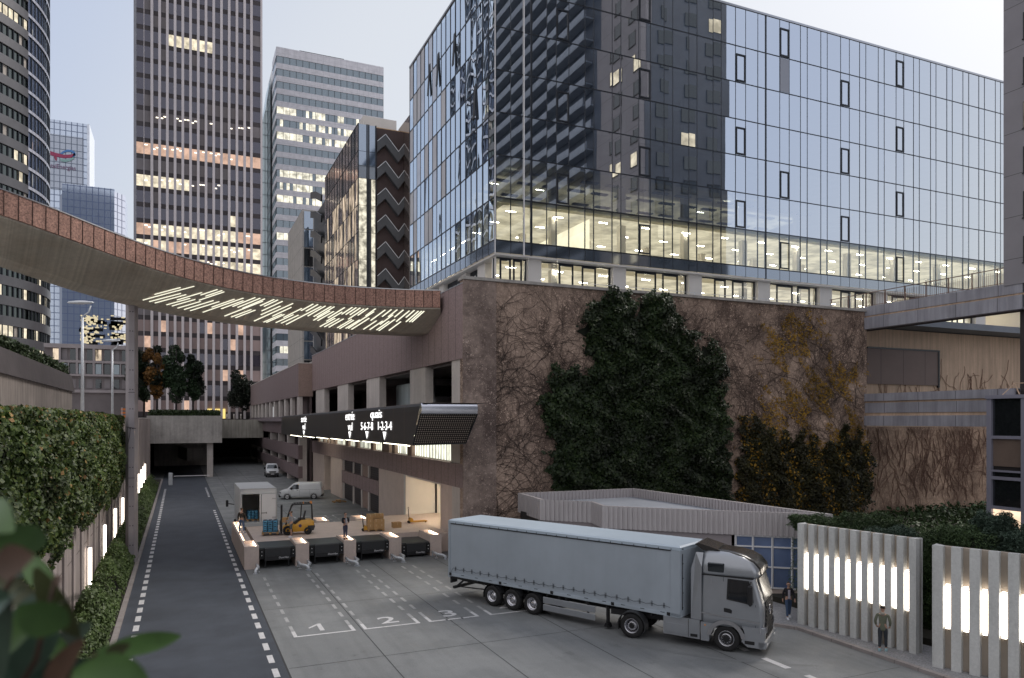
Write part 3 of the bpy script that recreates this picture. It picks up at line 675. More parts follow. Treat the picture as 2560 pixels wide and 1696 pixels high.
# modelled creeper stems
random.seed(3); mb = MB()
def vine(x, z, ang, L, r, up=.3, lim=True):
    p = [(x, YW - .03, z)]; 
    for i in range(int(L / .35)):
        ang += random.gauss(0, .28); ang += (up - 0) * 0
        x += math.cos(ang) * .35; z += math.sin(ang) * .35
        if not (XF + .1 < x < XR - .1 and .3 < z < 18.5): break
        p.append((x, YW - .03 - random.random() * .03, z))
        if random.random() < .1 and r > .012: vine(x, z, ang + random.choice((-.7, .7)), L * .5, r * .6)
    if len(p) > 2: mb.tube(p, [r * (1 - .7 * i / len(p)) for i in range(len(p))], 3, cap=False)
for i in range(900):
    x = random.uniform(XF + 1, XR); z = random.uniform(.5, 17); vine(x, z, random.gauss(math.pi * (.12 if random.random() < .6 else .75), .5), random.uniform(3, 9), random.uniform(.008, .02))
for i in range(26):
    x = random.uniform(XF + .3, XF + 2.2); vine(x, random.uniform(0, 12), math.pi / 2, 8, .025)
ob('creeper_stem', mb, mat('stem', (.06, .045, .04), .9), IV)
# evergreen ivy patch: outline measured on the wall
def inpoly(P, x, y):
    c = False; n = len(P)
    for i in range(n):
        (x1, y1), (x2, y2) = P[i], P[(i + 1) % n]
        if (y1 > y) != (y2 > y) and x < (x2 - x1) * (y - y1) / (y2 - y1) + x1: c = not c
    return c
def polyw(P): return [onY(px, py, YW) for px, py in P]
def scatter(P, n, thick, edge=.35):
    xs = [p[0] for p in P]; zs = [p[1] for p in P]; out = []
    while len(out) < n:
        x = random.uniform(min(xs), max(xs)); z = random.uniform(min(zs), max(zs))
        dx = edge * (math.sin(x * 2.3 + z * 1.7) + math.sin(z * 5.1 + x * .7)) ; dz = edge * math.sin(x * 3.9 - z)
        if z > .2 and inpoly(P, x + dx * random.random() * 1.5, z + dz):
            k = .5 + .5 * math.sin(x * 1.9 + 2 * math.sin(z * 1.3)) * math.sin(z * 2.1 + math.sin(x * 1.1))
            out.append((x, YW - .08 - thick * (.25 + .75 * k) * random.random() ** .5, z))
    return out
P1 = polyw([(1455, 800), (1490, 740), (1535, 722), (1575, 740), (1582, 800), (1598, 810), (1600, 740), (1640, 728), (1680, 760), (1690, 800), (1730, 840), (1745, 900), (1762, 905), (1765, 850), (1790, 865), (1795, 900), (1800, 960), (1802, 1000), (1812, 1090), (1818, 1170), (1820, 1300), (1395, 1300), (1385, 1220), (1372, 1180), (1380, 1100), (1358, 1070), (1350, 1020), (1335, 1000), (1370, 990), (1360, 950), (1400, 920), (1450, 930), (1475, 960), (1480, 880), (1450, 870), (1462, 830), (1430, 810)])
M['ivy'] = leafmat('ivy_leaf', [(.004, .008, .004), (.01, .02, .008), (.026, .042, .014), (.07, .095, .03)], 5., .5, .45, .7)
p = scatter(P1, 56000, 1.1)
ivy = leaves('evergreen_ivy', p, .27, M['ivy'], IV, flat=(0, -1, .45))
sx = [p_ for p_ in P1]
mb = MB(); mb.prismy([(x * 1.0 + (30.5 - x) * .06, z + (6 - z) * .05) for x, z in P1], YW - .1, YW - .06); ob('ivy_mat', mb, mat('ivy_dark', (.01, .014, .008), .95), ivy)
# autumn creeper
P2 = polyw([(1930, 770), (1990, 765), (2040, 800), (2060, 900), (2150, 930), (2160, 1060), (2172, 1120), (2165, 1230), (2140, 1300), (1830, 1300), (1838, 1180), (1850, 1100), (1870, 1010), (1905, 1000), (1925, 900), (1915, 830)])
M['aut'] = leafmat('autumn_leaf', [(.05, .06, .015), (.22, .13, .02), (.35, .2, .02), (.16, .05, .015)], 2.5, .6)
M['autd'] = leafmat('autumn_dark', [(.008, .01, .005), (.022, .022, .008), (.06, .05, .012)], 4.)
leaves('autumn_leaf', [(x, y, z) for x, y, z in scatter(P2, 16000, .18, .8) if math.sin(x * 1.3 + 1) * math.sin(z * 1.1 + x * .8) + .3 * math.sin(z * 4 + x * 3) > -.15], .16, M['aut'], IV, flat=(0, -1, .3))
P3 = polyw([(1850, 1060), (1880, 1040), (1940, 1100), (1990, 1080), (2060, 1130), (2110, 1070), (2150, 1120), (2178, 1150), (2165, 1240), (2140, 1300), (1835, 1300), (1838, 1180)])
q = scatter(P3, 21000, .7, .6)
leaves('evergreen_ivy', q, .25, [M['autd'], M['aut']], IV, flat=(0, -1, .35), mi=[1 if (random.random() < .16 and math.sin(a * 2 + c * .9) > -.1) else 0 for a, b_, c in q])
p4 = [(XR + .3 + abs(random.gauss(0, 1.)), YW + 2.9 - .3 * random.random(), random.uniform(6.3, 8.6)) for i in range(1800)]

# ================= RECESS WALL, FOOTBRIDGES, BUILDINGS AT RIGHT =================
t = thing('recess_wall', 'tan rendered wall with thin creepers and a mauve shuttered opening, behind the two footbridges', 'wall', (75, 50, 0))
mb = MB(); mb.box(XR + .05, 110, 50, 50.8, 0, 8.6); ob('lower_wall', mb, M['vine2'], t)
mb = MB(); mb.box(XR + .05, 110, 50, 50.8, 8.6, 17.8); ob('upper_wall', mb, M['tan'], t)
x0, z0 = onY(2167, 985, 49.9); x1, z1 = onY(2344, 905, 49.9); mb = MB(); mb.box(x0, x1, 49.86, 49.98, 12.6, 15.9); sp = ob('shutter_panel', mb, M['shutter'], t)
mb = MB(); mb.box(x0, x1 + .2, 49.8, 49.97, 15.9, 16.05); mb.box(x1, x1 + .2, 49.8, 49.97, 12.4, 15.9); ob('frame', mb, M['darkm'], sp)
leaves('autumn_leaf', p4, .14, M['aut'], t, flat=(0, -1, .2))
random.seed(8); mb = MB()
for i in range(60):
    x = random.uniform(60, 82); z = random.uniform(8.6, 10); p = [(x, 49.97, z)]; a = math.pi / 2
    for k in range(random.randint(6, 18)):
        a += random.gauss(0, .35); a += (math.pi / 2 - a) * .15; x += math.cos(a) * .35; z += math.sin(a) * .35; p.append((x, 49.96, z))
    mb.tube(p, .022, 3, cap=False)
for i in range(210):
    x = random.uniform(XR + .3, 78); z = random.uniform(.5, 7); p = [(x, 49.97, z)]; a = math.pi / 2
    for k in range(random.randint(6, 16)):
        a += random.gauss(0, .4); a += (math.pi / 2 - a) * .1; x += math.cos(a) * .35; z += math.sin(a) * .35
        if z > 8.5 or x < XR + .1: break
        p.append((x, 49.96, z))
    if len(p) > 2: mb.tube(p, random.uniform(.012, .03), 3, cap=False)
ob('creeper_stem', mb, mat('stem_tan', (.2, .11, .08), .9), t)
def fbridge(nm, label, zs, X0, X1, ya, yb, rail):
    t = thing(nm, label, 'footbridge', (X0, ya, zs[0][0]))
    mb = MB()
    for i, (a, b) in enumerate(zs): mb.box(X0 - .12 * (1 if i != 1 else .3), X0 + .5, yb, ya, a, b)
    ob('fascia', mb, M['bluec'], t)
    mb = MB(); mb.box(X0 + .05, X0 + .45, yb, ya - .02, zs[0][0] + .1, zs[-1][1] - .05); ob('web', mb, M['tan'], t)
    mb = MB(); mb.box(X0 + .5, X1, yb, ya, zs[0][0] + .3, zs[-1][1] - .2); ob('deck', mb, M['darkwall'], t)
    if rail:
        mb = MB(); z = zs[-1][1]
        for y in np.arange(yb, ya, .16): mb.box(X0 + .18, X0 + .2, y, y + .02, z, z + 1.0)
        for y in np.arange(yb, ya + .1, 1.9): mb.box(X0 + .14, X0 + .22, y, y + .07, z, z + 1.25)
        mb.box(X0 + .13, X0 + .23, yb, ya, z + 1.18, z + 1.23); mb.box(X0 + .15, X0 + .21, yb, ya, z + .08, z + .12)
        ob('railing', mb, mat('railing', (.2, .13, .11), .6), t)
fbridge('upper_footbridge', 'upper blue grey concrete footbridge with a picket railing', [(17.1, 18.1), (18.25, 19.05)], XR - .2, XR + 3.4, YW + 4, 33.5, True)
fbridge('lower_footbridge', 'lower blue grey footbridge of three stacked concrete beams', [(8.75, 9.6), (9.85, 10.7), (10.85, 11.5)], XR - .2, XR + 3.2, 50, 34, False)
# residential tower right (also mirrored in the glass facade)
t = thing('residential_tower', 'grey concrete residential tower at the right edge of the photograph', 'tower', (62, 5, 18.5))
TX, TY = XR - .3, 34.8
mb = MB(); mb.box(TX, TX + 13.6, -85, TY, 18.9, 92); ob('wall', mb, M['tower'], t)
for k in range(17):
    z = 20.4 + k * 3.15
    for y0 in (31.9, 27.5):
        mb = MB(); mb.box(TX - .02, TX + .02, y0, y0 + 1.45, z, z + 1.75); wn = ob('window', mb, M['tglass'] if (k * 3 + int(y0)) % 4 else E_ROOM, t)
        mb = MB(); mb.box(TX - .05, TX - .01, y0 - .06, y0, z - .1, z + 1.8); mb.box(TX - .05, TX - .01, y0 + 1.45, y0 + 1.51, z - .1, z + 1.8); mb.box(TX - .12, TX - .01, y0 - .1, y0 + 1.55, z - .14, z - .06); ob('window_frame', mb, M['darkm'], wn)
M['balc'] = mat('balcony_slate', (.24, .28, .35), .6)
mb = MB(); mb.box(TX + .8, TX + 13.6, TY, TY + .03, 18.9, 92); mb.box(TX - .03, TX, -85, 24, 18.9, 92); ob('reflection_cladding', mb, mat('reflection_slate', (.05, .07, .11), .6, var=.15, vs=.3), t)  # added skin on unseen faces, dark blue for its reflection in the glass
for k in range(23):       # balconies along the long side, seen in the glass facade
    z = 19.6 + k * 3.15; mb = MB()
    mb.box(TX - 1.5, TX, -84, 22, z, z + .18); mb.box(TX - 1.5, TX - 1.38, -84, 22, z + .15, z + 1.15); ob('balcony', mb, M['balc'], t)
for k in range(22):
    for x in (TX + 2.2, TX + 6.3, TX + 10.2):
        z = 20.2 + k * 3.15; mb = MB(); mb.box(x, x + 1.7, TY, TY + .08, z, z + 1.7); ob('window', mb, E_ROOM if (k, x) in ((8, TX + 6.3), (13, TX + 10.2), (4, TX + 2.2)) else M['tglass'], t)
mb = MB(); mb.box(TX + .9, TX + 2.6, 30, 34.2, 0, 18.9); ob('column', mb, M['darkwall'], t)
mb = MB(); mb.box(TX + 8, TX + 12, -80, 33, 0, 18.9); ob('core', mb, M['cgrey'], t)
# low glazed annex at the right edge
t = thing('glazed_annex', 'lilac framed glazed annex with dark and lit panes at the right edge', 'building', (XR, 28, 0)); AX = XR - 1.6
AY = AX / tn(2466)
mb = MB(); mb.box(AX + .3, AX + 7, 20, AY - .1, 0, 10.7); ob('core_wall', mb, M['dark'], t)
mb = MB(); mb.box(AX - .1, AX + 7.2, 19.8, AY + .05, 10.75, 11.0); ob('roof_edge', mb, M['purple'], t)
mb = MB()
for y in (AY - .35, AY - 2.75, AY - 5.1, AY - 7.5): mb.box(AX, AX + .25, y, y + .35, 0, 10.75)
for z in (.0, 2.9, 5.0, 7.9): 
    for a, b in ((AY - .35, AY - 2.4), (AY - 2.75, AY - 4.75), (AY - 5.1, AY - 7.15)): mb.box(AX + .02, AX + .22, b, a, z, z + .22)
for a, b in ((AY - .35, AY - 2.4), (AY - 2.75, AY - 4.75)): mb.box(AX + .02, AX + .22, b, a, 5.9 - .35, 5.9 - .22)
ob('frame', mb, M['purple'], t)
E_WARMW = emat('annex_lit', (1, .72, .5), .8, 1, .8, .5)
for a, b in ((AY - .35, AY - 2.4), (AY - 2.75, AY - 4.75), (AY - 5.1, AY - 7.15)):
    for z0, z1, m in ((8.12, 10.75, M['tglass']), (5.95, 7.9, mat('annex_dim', (.16, .12, .1), .3) if a == AY - .35 else E_WARMW), (5.25, 5.55, M['tglass']), (3.1, 5.0, M['tglass']), (.2, 2.9, E_WARMW)):
        mb = MB(); mb.box(AX + .2, AX + .24, b, a, z0, z1); ob('window', mb, m, t)
# triangular folded sign-like frame on roof edge
mb = MB(); mb.seg((AX + .2, AY - 1, 11), (AX + .6, AY - 1.6, 11.8), .06); mb.seg((AX + .6, AY - 1.6, 11.8), (AX + .7, AY - 5, 11.9), .06); mb.seg((AX + .2, AY - 2.2, 11), (AX + .6, AY - 1.6, 11.8), .06); ob('roof_rail', mb, M['tan'], t)

# ================= GLASS OFFICE =================
GL = thing('glass_office', 'large glass curtain wall office block with lit lower floors above the ivy wall', 'building', (45, 62, 18.6))
def gp(name, mb, m, par=None, lab=None): return ob(name, mb, m, par or GL, lab)
ZF = [49.55, 45.8, 42.25, 38.65, 35.1, 31.5, 27.95, 24.35, 23.3]
XEND = 91.
xs5 = [183, 262, 328, 368, 448, 497, 562, 645, 690, 785, 830, 922, 982, 1052, 1097, 1180, 1222, 1305, 1347]
xs6 = [80, 132, 195, 236, 308, 357, 415, 450, 520, 553, 622, 667, 720, 752, 816, 847, 908, 948, 998, 1028, 1086, 1114, 1170, 1198, 1253, 1283, 1335, 1364, 1420, 1447, 1478]
GX = [onY(1150 + .4848 * x, 0, YG)[0] for x in xs5] + [onY(1800 + .4847 * x, 0, YG)[0] for x in xs6]
GX[0] = XG
GX = GX + [GX[-1] + 2, GX[-1] + 4]
XEND = GX[-1]
# panes: right face
winmap = {}
c6 = lambda v: 19 + xs6.index(v)
for c, rows in ((c6(80), (1, 3, 5)), (c6(308), (0, 4, 6)), (c6(622), (1, 3, 5)), (c6(908), (0, 2, 4, 6)), (11, (0, 2, 4, 6)), (5, (1, 3, 5))):
    for r in rows: winmap[(c if c < 19 else c, r)] = 1
cells = []
for r in range(7):
    for c in range(len(GX) - 1): cells.append((r, c))
cells.sort(key=lambda k: GX[k[1]] + (3 - k[0]) * .01)
G_GREY = mirror('grey_pane', (.5, .5, .52), .2, (.3, .3, .33), .25)
rest = MB(); rest6 = MB(); cnt = 0
for r, c in cells:
    mb = MB() if cnt < 70 or (c, r) in winmap else (rest6 if r == 6 else rest)
    x0, x1 = GX[c], GX[c + 1]; tilt = random.uniform(-.006, .006)
    mb.quad((x0 + .02, YG - tilt, ZF[r + 1] + .03), (x1 - .02, YG + tilt, ZF[r + 1] + .03), (x1 - .02, YG + tilt, ZF[r] - .03), (x0 + .02, YG - tilt, ZF[r] - .03))
    if mb is not rest and mb is not rest6:
        cnt += 1; pn = gp('glass_pane', mb, G_LIT if r == 6 else G_DARK)
        if (c, r) in winmap:
            a, b, z0, z1 = x0 + .02, x1 - .02, ZF[r + 1] + .12, ZF[r + 1] + .78 * (ZF[r] - ZF[r + 1])
            f = MB(); w_ = .13
            f.box(a, a + w_, YG - .09, YG - .01, z0, z1); f.box(b - w_, b, YG - .09, YG - .01, z0, z1); f.box(a + w_, b - w_, YG - .09, YG - .01, z0, z0 + w_); f.box(a + w_, b - w_, YG - .09, YG - .01, z1 - w_, z1)
            gp('window_frame', f, M['mull'], pn)
r_ = gp('glass_pane', rest, G_DARK); r_['kind'] = 'stuff'; r_ = gp('clear_pane', rest6, G_LIT); r_['kind'] = 'stuff'
mb = MB(); a = c6(308); mb.box(GX[a] + .05, GX[a + 1] - .05, YG - .03, YG - .012, ZF[2] + .1, ZF[1] - .1); gp('grey_panel', mb, G_GREY)
# mullions and transoms
mb = MB()
for i, x in enumerate(GX):
    wd = .02 if i not in (3, 22) else .09
    mb.box(x - wd, x + wd, YG - .03, YG + .12, 23.3, 49.55)
for z in ZF[1:-1]: mb.box(XG, XEND, YG - .025, YG + .14, z - .045, z + .045)
gp('mullion', mb, M['mull'])
mb = MB(); mb.box(GX[0] - .06, GX[0] + .02, YG - .12, YG - .052, 23.2, 49.6); mb.box(GX[2] - .05, GX[2] + .05, YG - .12, YG - .052, 23.2, 49.6); gp('edge_trim', mb, M['white'])
mb = MB(); mb.box(XG - .1, XEND, YG - .08, YG + .3, 49.55, 49.75); mb.box(XG - .1, XG + .2, YG, 83, 49.55, 49.75); gp('roof_trim', mb, M['alu'])
# spandrel strip under the lowest floor
mb = MB()
for i in range(len(GX) - 1): mb.box(GX[i] + .03, GX[i + 1] - .03, YG - .02, YG + .0, 23.3, 24.28)
gp('spandrel', mb, mirror('spandrel_glass', (.75, .8, .86), .06, (.05, .06, .07), .45))
mb = MB(); mb.box(XG + .05, XEND, YG + .02, YG + 1.6, 23.12, 23.28); mb.box(XG + .05, XG + 1.6, YG + 1.6, 83, 23.12, 23.28); gp('soffit', mb, M['offw'])
# left face
LY = list(np.linspace(YG, 83, 19)); rest = MB(); M['opal'] = mat('opaque_panel', (.55, .55, .58), .35, .1, var=.08, vs=.4); M['opal2'] = mat('pale_panel_glass', (.5, .52, .58), .12, .2, var=.1)
def lcol(px): return min(range(18), key=lambda i: abs(LY[i] + .7 - onX(px, 0, XG)[0]))
opq = {}
for px, r in ((1110, 2), (1110, 4), (1064, 3), (1030, 0), (1028, 4), (1050, 1), (1035, 1), (1032, 2), (1088, 3), (1060, 0), (1035, 5), (1075, 5), (1062, 5)): opq[(r, lcol(px))] = 'opal'
for px, r in ((1045, 0), (1075, 0), (1090, 1), (1075, 2), (1050, 3), (1040, 4), (1085, 4), (1060, 1), (1070, 3)): opq.setdefault((r, lcol(px)), 'opal2')
for r in range(7):
    for c in range(18):
        y0, y1 = LY[c], LY[c + 1]; tl = random.uniform(-.02, .02); mb = MB() if cnt < 99 and r > 3 and c < 7 else rest
        k = opq.get((r, c)); mt = M[k] if k else G_LEFT
        if k: mb = MB()
        mb.quad((XG + tl, y1 - .02, ZF[r + 1] + .03), (XG - tl, y0 + .02, ZF[r + 1] + .03), (XG - tl, y0 + .02, ZF[r] - .03), (XG + tl, y1 - .02, ZF[r] - .03))
        if mb is not rest:
            gp('opaque_panel' if k else 'glass_pane', mb, mt); cnt += 0 if k else 1
r_ = gp('wavy_pane', rest, G_LEFT); r_['kind'] = 'stuff'
mb = MB()
for i, y in enumerate(LY): mb.box(XG - .04, XG + .12, y - .03, y + .03, 23.3, 49.55)
for z in ZF[1:-1]: mb.box(XG - .03, XG + .12, YG, 83, z - .05, z + .05)
gp('mullion', mb, M['mull'])
mb = MB(); mb.box(XG - .02, XG + .0, YG + .05, 83, 23.3, 24.28); gp('spandrel', mb, bpy.data.materials['spandrel_glass'])
for px, yt, yb in ((1139, 80, 172), (1098, 130, 222), (1076, 158, 246), (1191, 210, 308)):   # tilted open windows
    Y, z1 = onX(px, yt, XG); _, z0 = onX(px, yb, XG); z0 += .4
    mb = MB(); mb.prismy([(XG - .03, z1), (XG - .22, z0), (XG - .16, z0 - .04), (XG - .0, z1 - .04)], Y, Y + .5); gp('open_window', mb, M['darkm'])
# interior: slabs, ceilings, back walls, lit floors
D_ = 15.
cream = mat('office_cream', (.62, .53, .36), .8, var=.05); ceilm = mat('office_ceiling', (.55, .52, .44), .8); E_CL = emat('glow_ceiling', (1, .87, .62), .55, 1, .6, .55); E_BW = emat('glow_back_wall', (1, .89, .64), .95, 1, .25, .75); darkin = mat('office_unlit_tint', (.05, .08, .12), .8)  # ceiling and back wall emission stands in for light in the rooms
mb = MB()
for z in ZF[:-1]: mb.box(XG + .3, XEND, YG + .25, 83, z - .28, z + .02)
gp('floor_slab', mb, ceilm)
mb = MB(); mb.box(XG + .3 + 9, XEND, YG + D_, YG + D_ + .3, 31.5, 49.3); mb.box(XG + 10, XG + 10.3, YG + D_, 83, 31.5, 49.3); gp('inner_wall', mb, darkin)  # upper walls coloured dark blue to read as unlit behind the glass
mb = MB(); mb.box(XG + .3 + 9, XEND, YG + D_, YG + D_ + .3, 18.6, 31.3); mb.box(XG + 10, XG + 10.3, YG + D_, 83, 18.6, 31.3); gp('inner_wall', mb, cream)
mb = MB(); mb.box(XG + .3, XEND, 83.0, 83.2, 18.6, 49.3); mb.box(XEND - .2, XEND, YG + .3, 83, 18.6, 49.3); gp('end_wall', mb, M['offw'])
mb = MB(); 
for x in np.arange(XG + 6.5, XEND, 7.3):
    for y in (YG + 2.4, YG + 9): mb.box(x, x + .6, y, y + .6, 18.6, 49.3)
gp('inner_column', mb, M['offw'])
mb = MB(); mb.box(XG + .3, XEND, YG + .3, 83, 49.3, 49.5); gp('roof', mb, M['roofg'])
mb = MB(); random.seed(2)
for zi, st in ((6, 1), (5, 1), (7, 1)):
    z = ZF[zi] - .42 if zi < 7 else 22.6
    for x in np.arange(XG + 2, XEND - 2, 4.7):
        for y in (YG + 2.2, YG + 6, YG + 10.5):
            if zi == 5 and (random.random() < .8 or x > XG + 30): continue
            mb.box(x, x + .9, y, y + .09, z, z + .04)
for x in (XG + 2.5, XG + 5.5):
    for y in np.arange(YG + 14, 82, 3.2): mb.box(x, x + .12, y, y + 1.5, ZF[6] - .42, ZF[6] - .38); mb.box(x, x + .12, y, y + 1.5, 22.9, 22.94)
o = gp('ceiling_light', mb, E_CEIL); o['kind'] = 'stuff'
mb = MB()
for zi in (5,):
    for x in np.arange(XG + 1.5, 60, 2.6):
        for y in (YG + 1.6, YG + 4.2, YG + 8): mb.box(x, x + 1.7, y, y + .5, ZF[zi] - .62, ZF[zi] - .5)
o = gp('ceiling_baffle', mb, M['darkwall']); o['kind'] = 'stuff'
mb = MB(); mb.box(XG + 1.2, XEND - .3, YG + 1., YG + D_ - .1, 27.6, 27.64); mb.box(XG + 1.2, XEND - .3, YG + 2.2, YG + D_ - .1, 22.8, 22.84); mb.box(XG + .9, XG + 9.9, YG + D_, 82.8, 27.6, 27.64); gp('glow_ceiling', mb, E_CL)
mb = MB(); mb.box(XG + 10, XEND - .3, YG + D_ - .06, YG + D_ - .02, 24.4, 27.5); mb.box(XG + 1, XEND - .3, YG + 8, YG + 8.1, 18.7, 22.7); mb.box(XG + 9.9, XG + 9.96, YG + 1.5, 82.8, 24.4, 27.5); mb.box(XG + 5, XG + 5.1, YG + 9, 82.8, 18.7, 22.7); gp('glow_back_wall', mb, E_BW)
mb = MB(); mb.box(XG + 2, 62, YG + 4, YG + D_ - .2, 31.1, 31.14); gp('dim_glow_ceiling', mb, emat('dim_glow_ceiling', (1, .8, .5), .55, 1, .4, .3))  # weak emission paints room light onto the ceiling
# ground storey: cream columns and recessed windows
YR = YG + .9
gx = lambda v: onY(1150 + .4848 * v, 0, YR)[0]
cols = [(gx(92), gx(176)), (gx(340), gx(408)), (gx(776), gx(842)), (gx(1168), gx(1232))]
g6 = lambda v: onY(1800 + .4847 * v, 0, YR)[0]
cols += [(g6(180), g6(242)), (g6(498), g6(560)), (g6(788), g6(846)), (g6(1060), g6(1110)), (g6(1300), g6(1350))]
mb = MB()
for a, b in cols: mb = MB(); mb.box(max(a, XG + .3), b, YR - .45, YR + .5, 18.6, 23.12); gp('pillar', mb, M['offw'])
for y0, y1 in ((61.2, 63), (66, 67.5), (72.5, 74), (78, 80)): mb = MB(); mb.box(XG + .5, XG + 1.4, y0, y1, 18.6, 23.12); gp('pillar', mb, M['offw'])
for i in range(len(cols) - 1):
    a, b = cols[i][1], cols[i + 1][0]
    f = MB(); f.box(a, b, YR - .02, YR + .1, 23.0, 23.1); f.box(a, b, YR - .02, YR + .1, 18.7, 19.7)
    k = a; wl = [.28, .46, .6, .78] if i % 2 else [.2, .5, .62, .85]
    for q in [0.0] + wl + [.985]: f.box(a + (b - a) * q - .07, a + (b - a) * q + .07, YR - .02, YR + .1, 19.7, 23.0)
    for q0, q1 in ((wl[0], wl[1]), (wl[2], wl[3])): f.box(a + (b - a) * q0, a + (b - a) * q1, YR - .03, YR + .11, 20.0, 20.12); f.box(a + (b - a) * q0, a + (b - a) * q1, YR - .03, YR + .11, 22.85, 23.0)
    g = MB(); g.quad((a, YR + .03, 19.6), (b, YR + .03, 19.6), (b, YR + .03, 23.05), (a, YR + .03, 23.05)); wo = gp('window', g, G_GROUND); gp('window_frame', f, M['mull'], wo)
for y0, y1 in ((63, 66), (67.5, 72.5), (74, 78)):
    f = MB()
    for q in np.linspace(y0, y1, 5): f.box(XG + .95, XG + 1.05, q - .06, q + .06, 18.7, 23)
    f.box(XG + .95, XG + 1.05, y0, y1, 22.7, 23.1); g = MB(); g.quad((XG + 1, y0, 19), (XG + 1, y1, 19), (XG + 1, y1, 22.9), (XG + 1, y0, 22.9)); wo = gp('window', g, G_GROUND); gp('window_frame', f, M['mull'], wo)
mb = MB(); mb.box(XF + .6, 140, YW + .8, YG + 26, 17.9, 18.5); struct('podium_roof', mb, M['roofg'])
# low white rail posts on podium edge
t = thing('roof_railing', 'thin pale safety railing on the podium edge above the ivy wall', 'railing', (36, YW + 1.6, 18.5)); mb = MB()
for x in np.arange(27, 52, 2.4): mb.box(x, x + .04, YW + .5, YW + .54, 18.5, 19.15); 
mb.box(27, 52, YW + .5, YW + .53, 19.12, 19.15); ob('rail', mb, M['galv'], t)
# ================= BACK OFFICE BLOCKS (stepped) =================
def rowface(mb, p0, p1, z0, z1, n, mats, pick):   # vertical face split in n bays
    for i in range(n):
        a = Vector(p0).lerp(Vector(p1), i / n); b = Vector(p0).lerp(Vector(p1), (i + 1) / n)
        mb.quad((a.x, a.y, z0), (b.x, b.y, z0), (b.x, b.y, z1), (a.x, a.y, z1), m=pick(i))
SMOKE = mirror('smoked_glass', (.9, .82, .78), .04, (.1, .085, .08), .5, wave=.2, ws=.8)
BLUEG = mirror('blue_glass', (.7, .8, .95), .04, (.05, .08, .12), .45, wave=.05)
LITG = emat('lit_office', (1, .93, .74), .6, 1, 1.3, .25)
LITW = emat('lit_office_warm', (1, .8, .6), .5, 1, 1.3, .1, (1, 1, .35))
XB2 = 21.9
random.seed(21)
t = thing('stair_office', 'smoked glass office block with zigzag external stairs beside the big glass office', 'building', (XB2 + 3, 112, 18))
YB = XB2 / tn(895); YBE = XB2 / tn(812)
def pl(name, mb, m, par=None): return ob(name, mb, m, par or t)
zt = 49.2
mb = MB(); mb.box(XB2 + .1, XB2 + 12, YB + .1, YBE, 17, zt - .2); pl('core_wall', mb, M['dim'])
for k in range(8):
    z0 = zt - 3.65 * (k + 1); z1 = z0 + 3.6; mb = MB()
    rowface(mb, (XB2, YBE), (XB2, YB), z0, z1, 22, None, lambda i: random.choice((0, 0, 0, 1, 1, 2)) if k > 1 else random.choice((0, 0, 0, 2))); pl('window_band', mb, [SMOKE, LITW, M['tglass']])
    mb = MB()
    for i in range(1, 12): y = YB + (YBE - YB) * i / 12; mb.box(XB2 - .06, XB2 - .01, y - .03, y + .03, z0, z1)
    mb.box(XB2 - .05, XB2 + .02, YB, YBE, z1, z1 + .05); pl('fin', mb, M['mull'])
xa, xb = onY(895, 0, YB)[0], onY(939, 0, YB)[0]
for k in range(8):
    z0 = zt - 3.65 * (k + 1); mb = MB()
    rowface(mb, (xa + .06, YB), (xb, YB), z0, z0 + 3.6, 4, None, lambda i: 0 if k in (0, 1, 6) else (1 if i != 2 else 2)); pl('window_band', mb, [BLUEG, LITG, M['tglass']])
mb = MB()
for q in (0, .5, .6, 1): x = xa + (xb - xa) * q; mb.box(x - .06, x + .1, YB - .1, YB - .01, 18, zt)
pl('mullion', mb, M['mull'])
# stair bay
x1, x2 = xb + .1, onY(1008, 0, YB)[0]
mb = MB(); mb.box(x1, x2 + 1.5, YB + 1.6, YB + 1.8, 17, zt + .5); pl('stair_back_wall', mb, M['ply']); mb = MB(); mb.box(x1, x2, YB + 1.3, YB + 1.4, zt - 1.2, zt - 1.1); pl('soffit_lamp', mb, E_SPOT)
mb = MB(); mb.box(x2, x2 + 3, YB - 3, YB + 2.5, 17, zt + 1); pl('stair_side', mb, SMOKE)
for k in range(8):
    zz = zt - 1.2 - 3.65 * k; xm = x1 + (x2 - x1) * .3; xn = x1 + (x2 - x1) * .78
    mb = MB(); pa, pb, pc, pd = (x1, zz - 1.1), (xm, zz), (xn, zz - 2.1), (x2, zz - .9)
    for (ax, az), (bx, bz) in ((pa, pb), (pb, pc), (pc, pd)):
        mb.prismy([(ax, az), (bx, bz), (bx, bz - 1.35), (ax, az - 1.35)], YB - .6, YB - .5); mb.prismy([(ax, az - 1.2), (bx, bz - 1.2), (bx, bz - 1.4), (ax, az - 1.4)], YB - .5, YB + 1.5)
    s_ = pl('stair_flight', mb, mat('stair_grey', (.07, .075, .085), .5) if 'stair_grey' not in bpy.data.materials else bpy.data.materials['stair_grey'])
    mb = MB()
    for (ax, az), (bx, bz) in ((pa, pb), (pb, pc), (pc, pd)): mb.seg((ax, YB - .62, az + .06), (bx, YB - .62, bz + .06), .08)
    ob('handrail', mb, M['galv'], s_)
mb = MB(); mb.box(x1 - 1, x2, YB + 3.5, YB + 9, zt, zt + 2.6); pl('roof_box', mb, M['offw'])
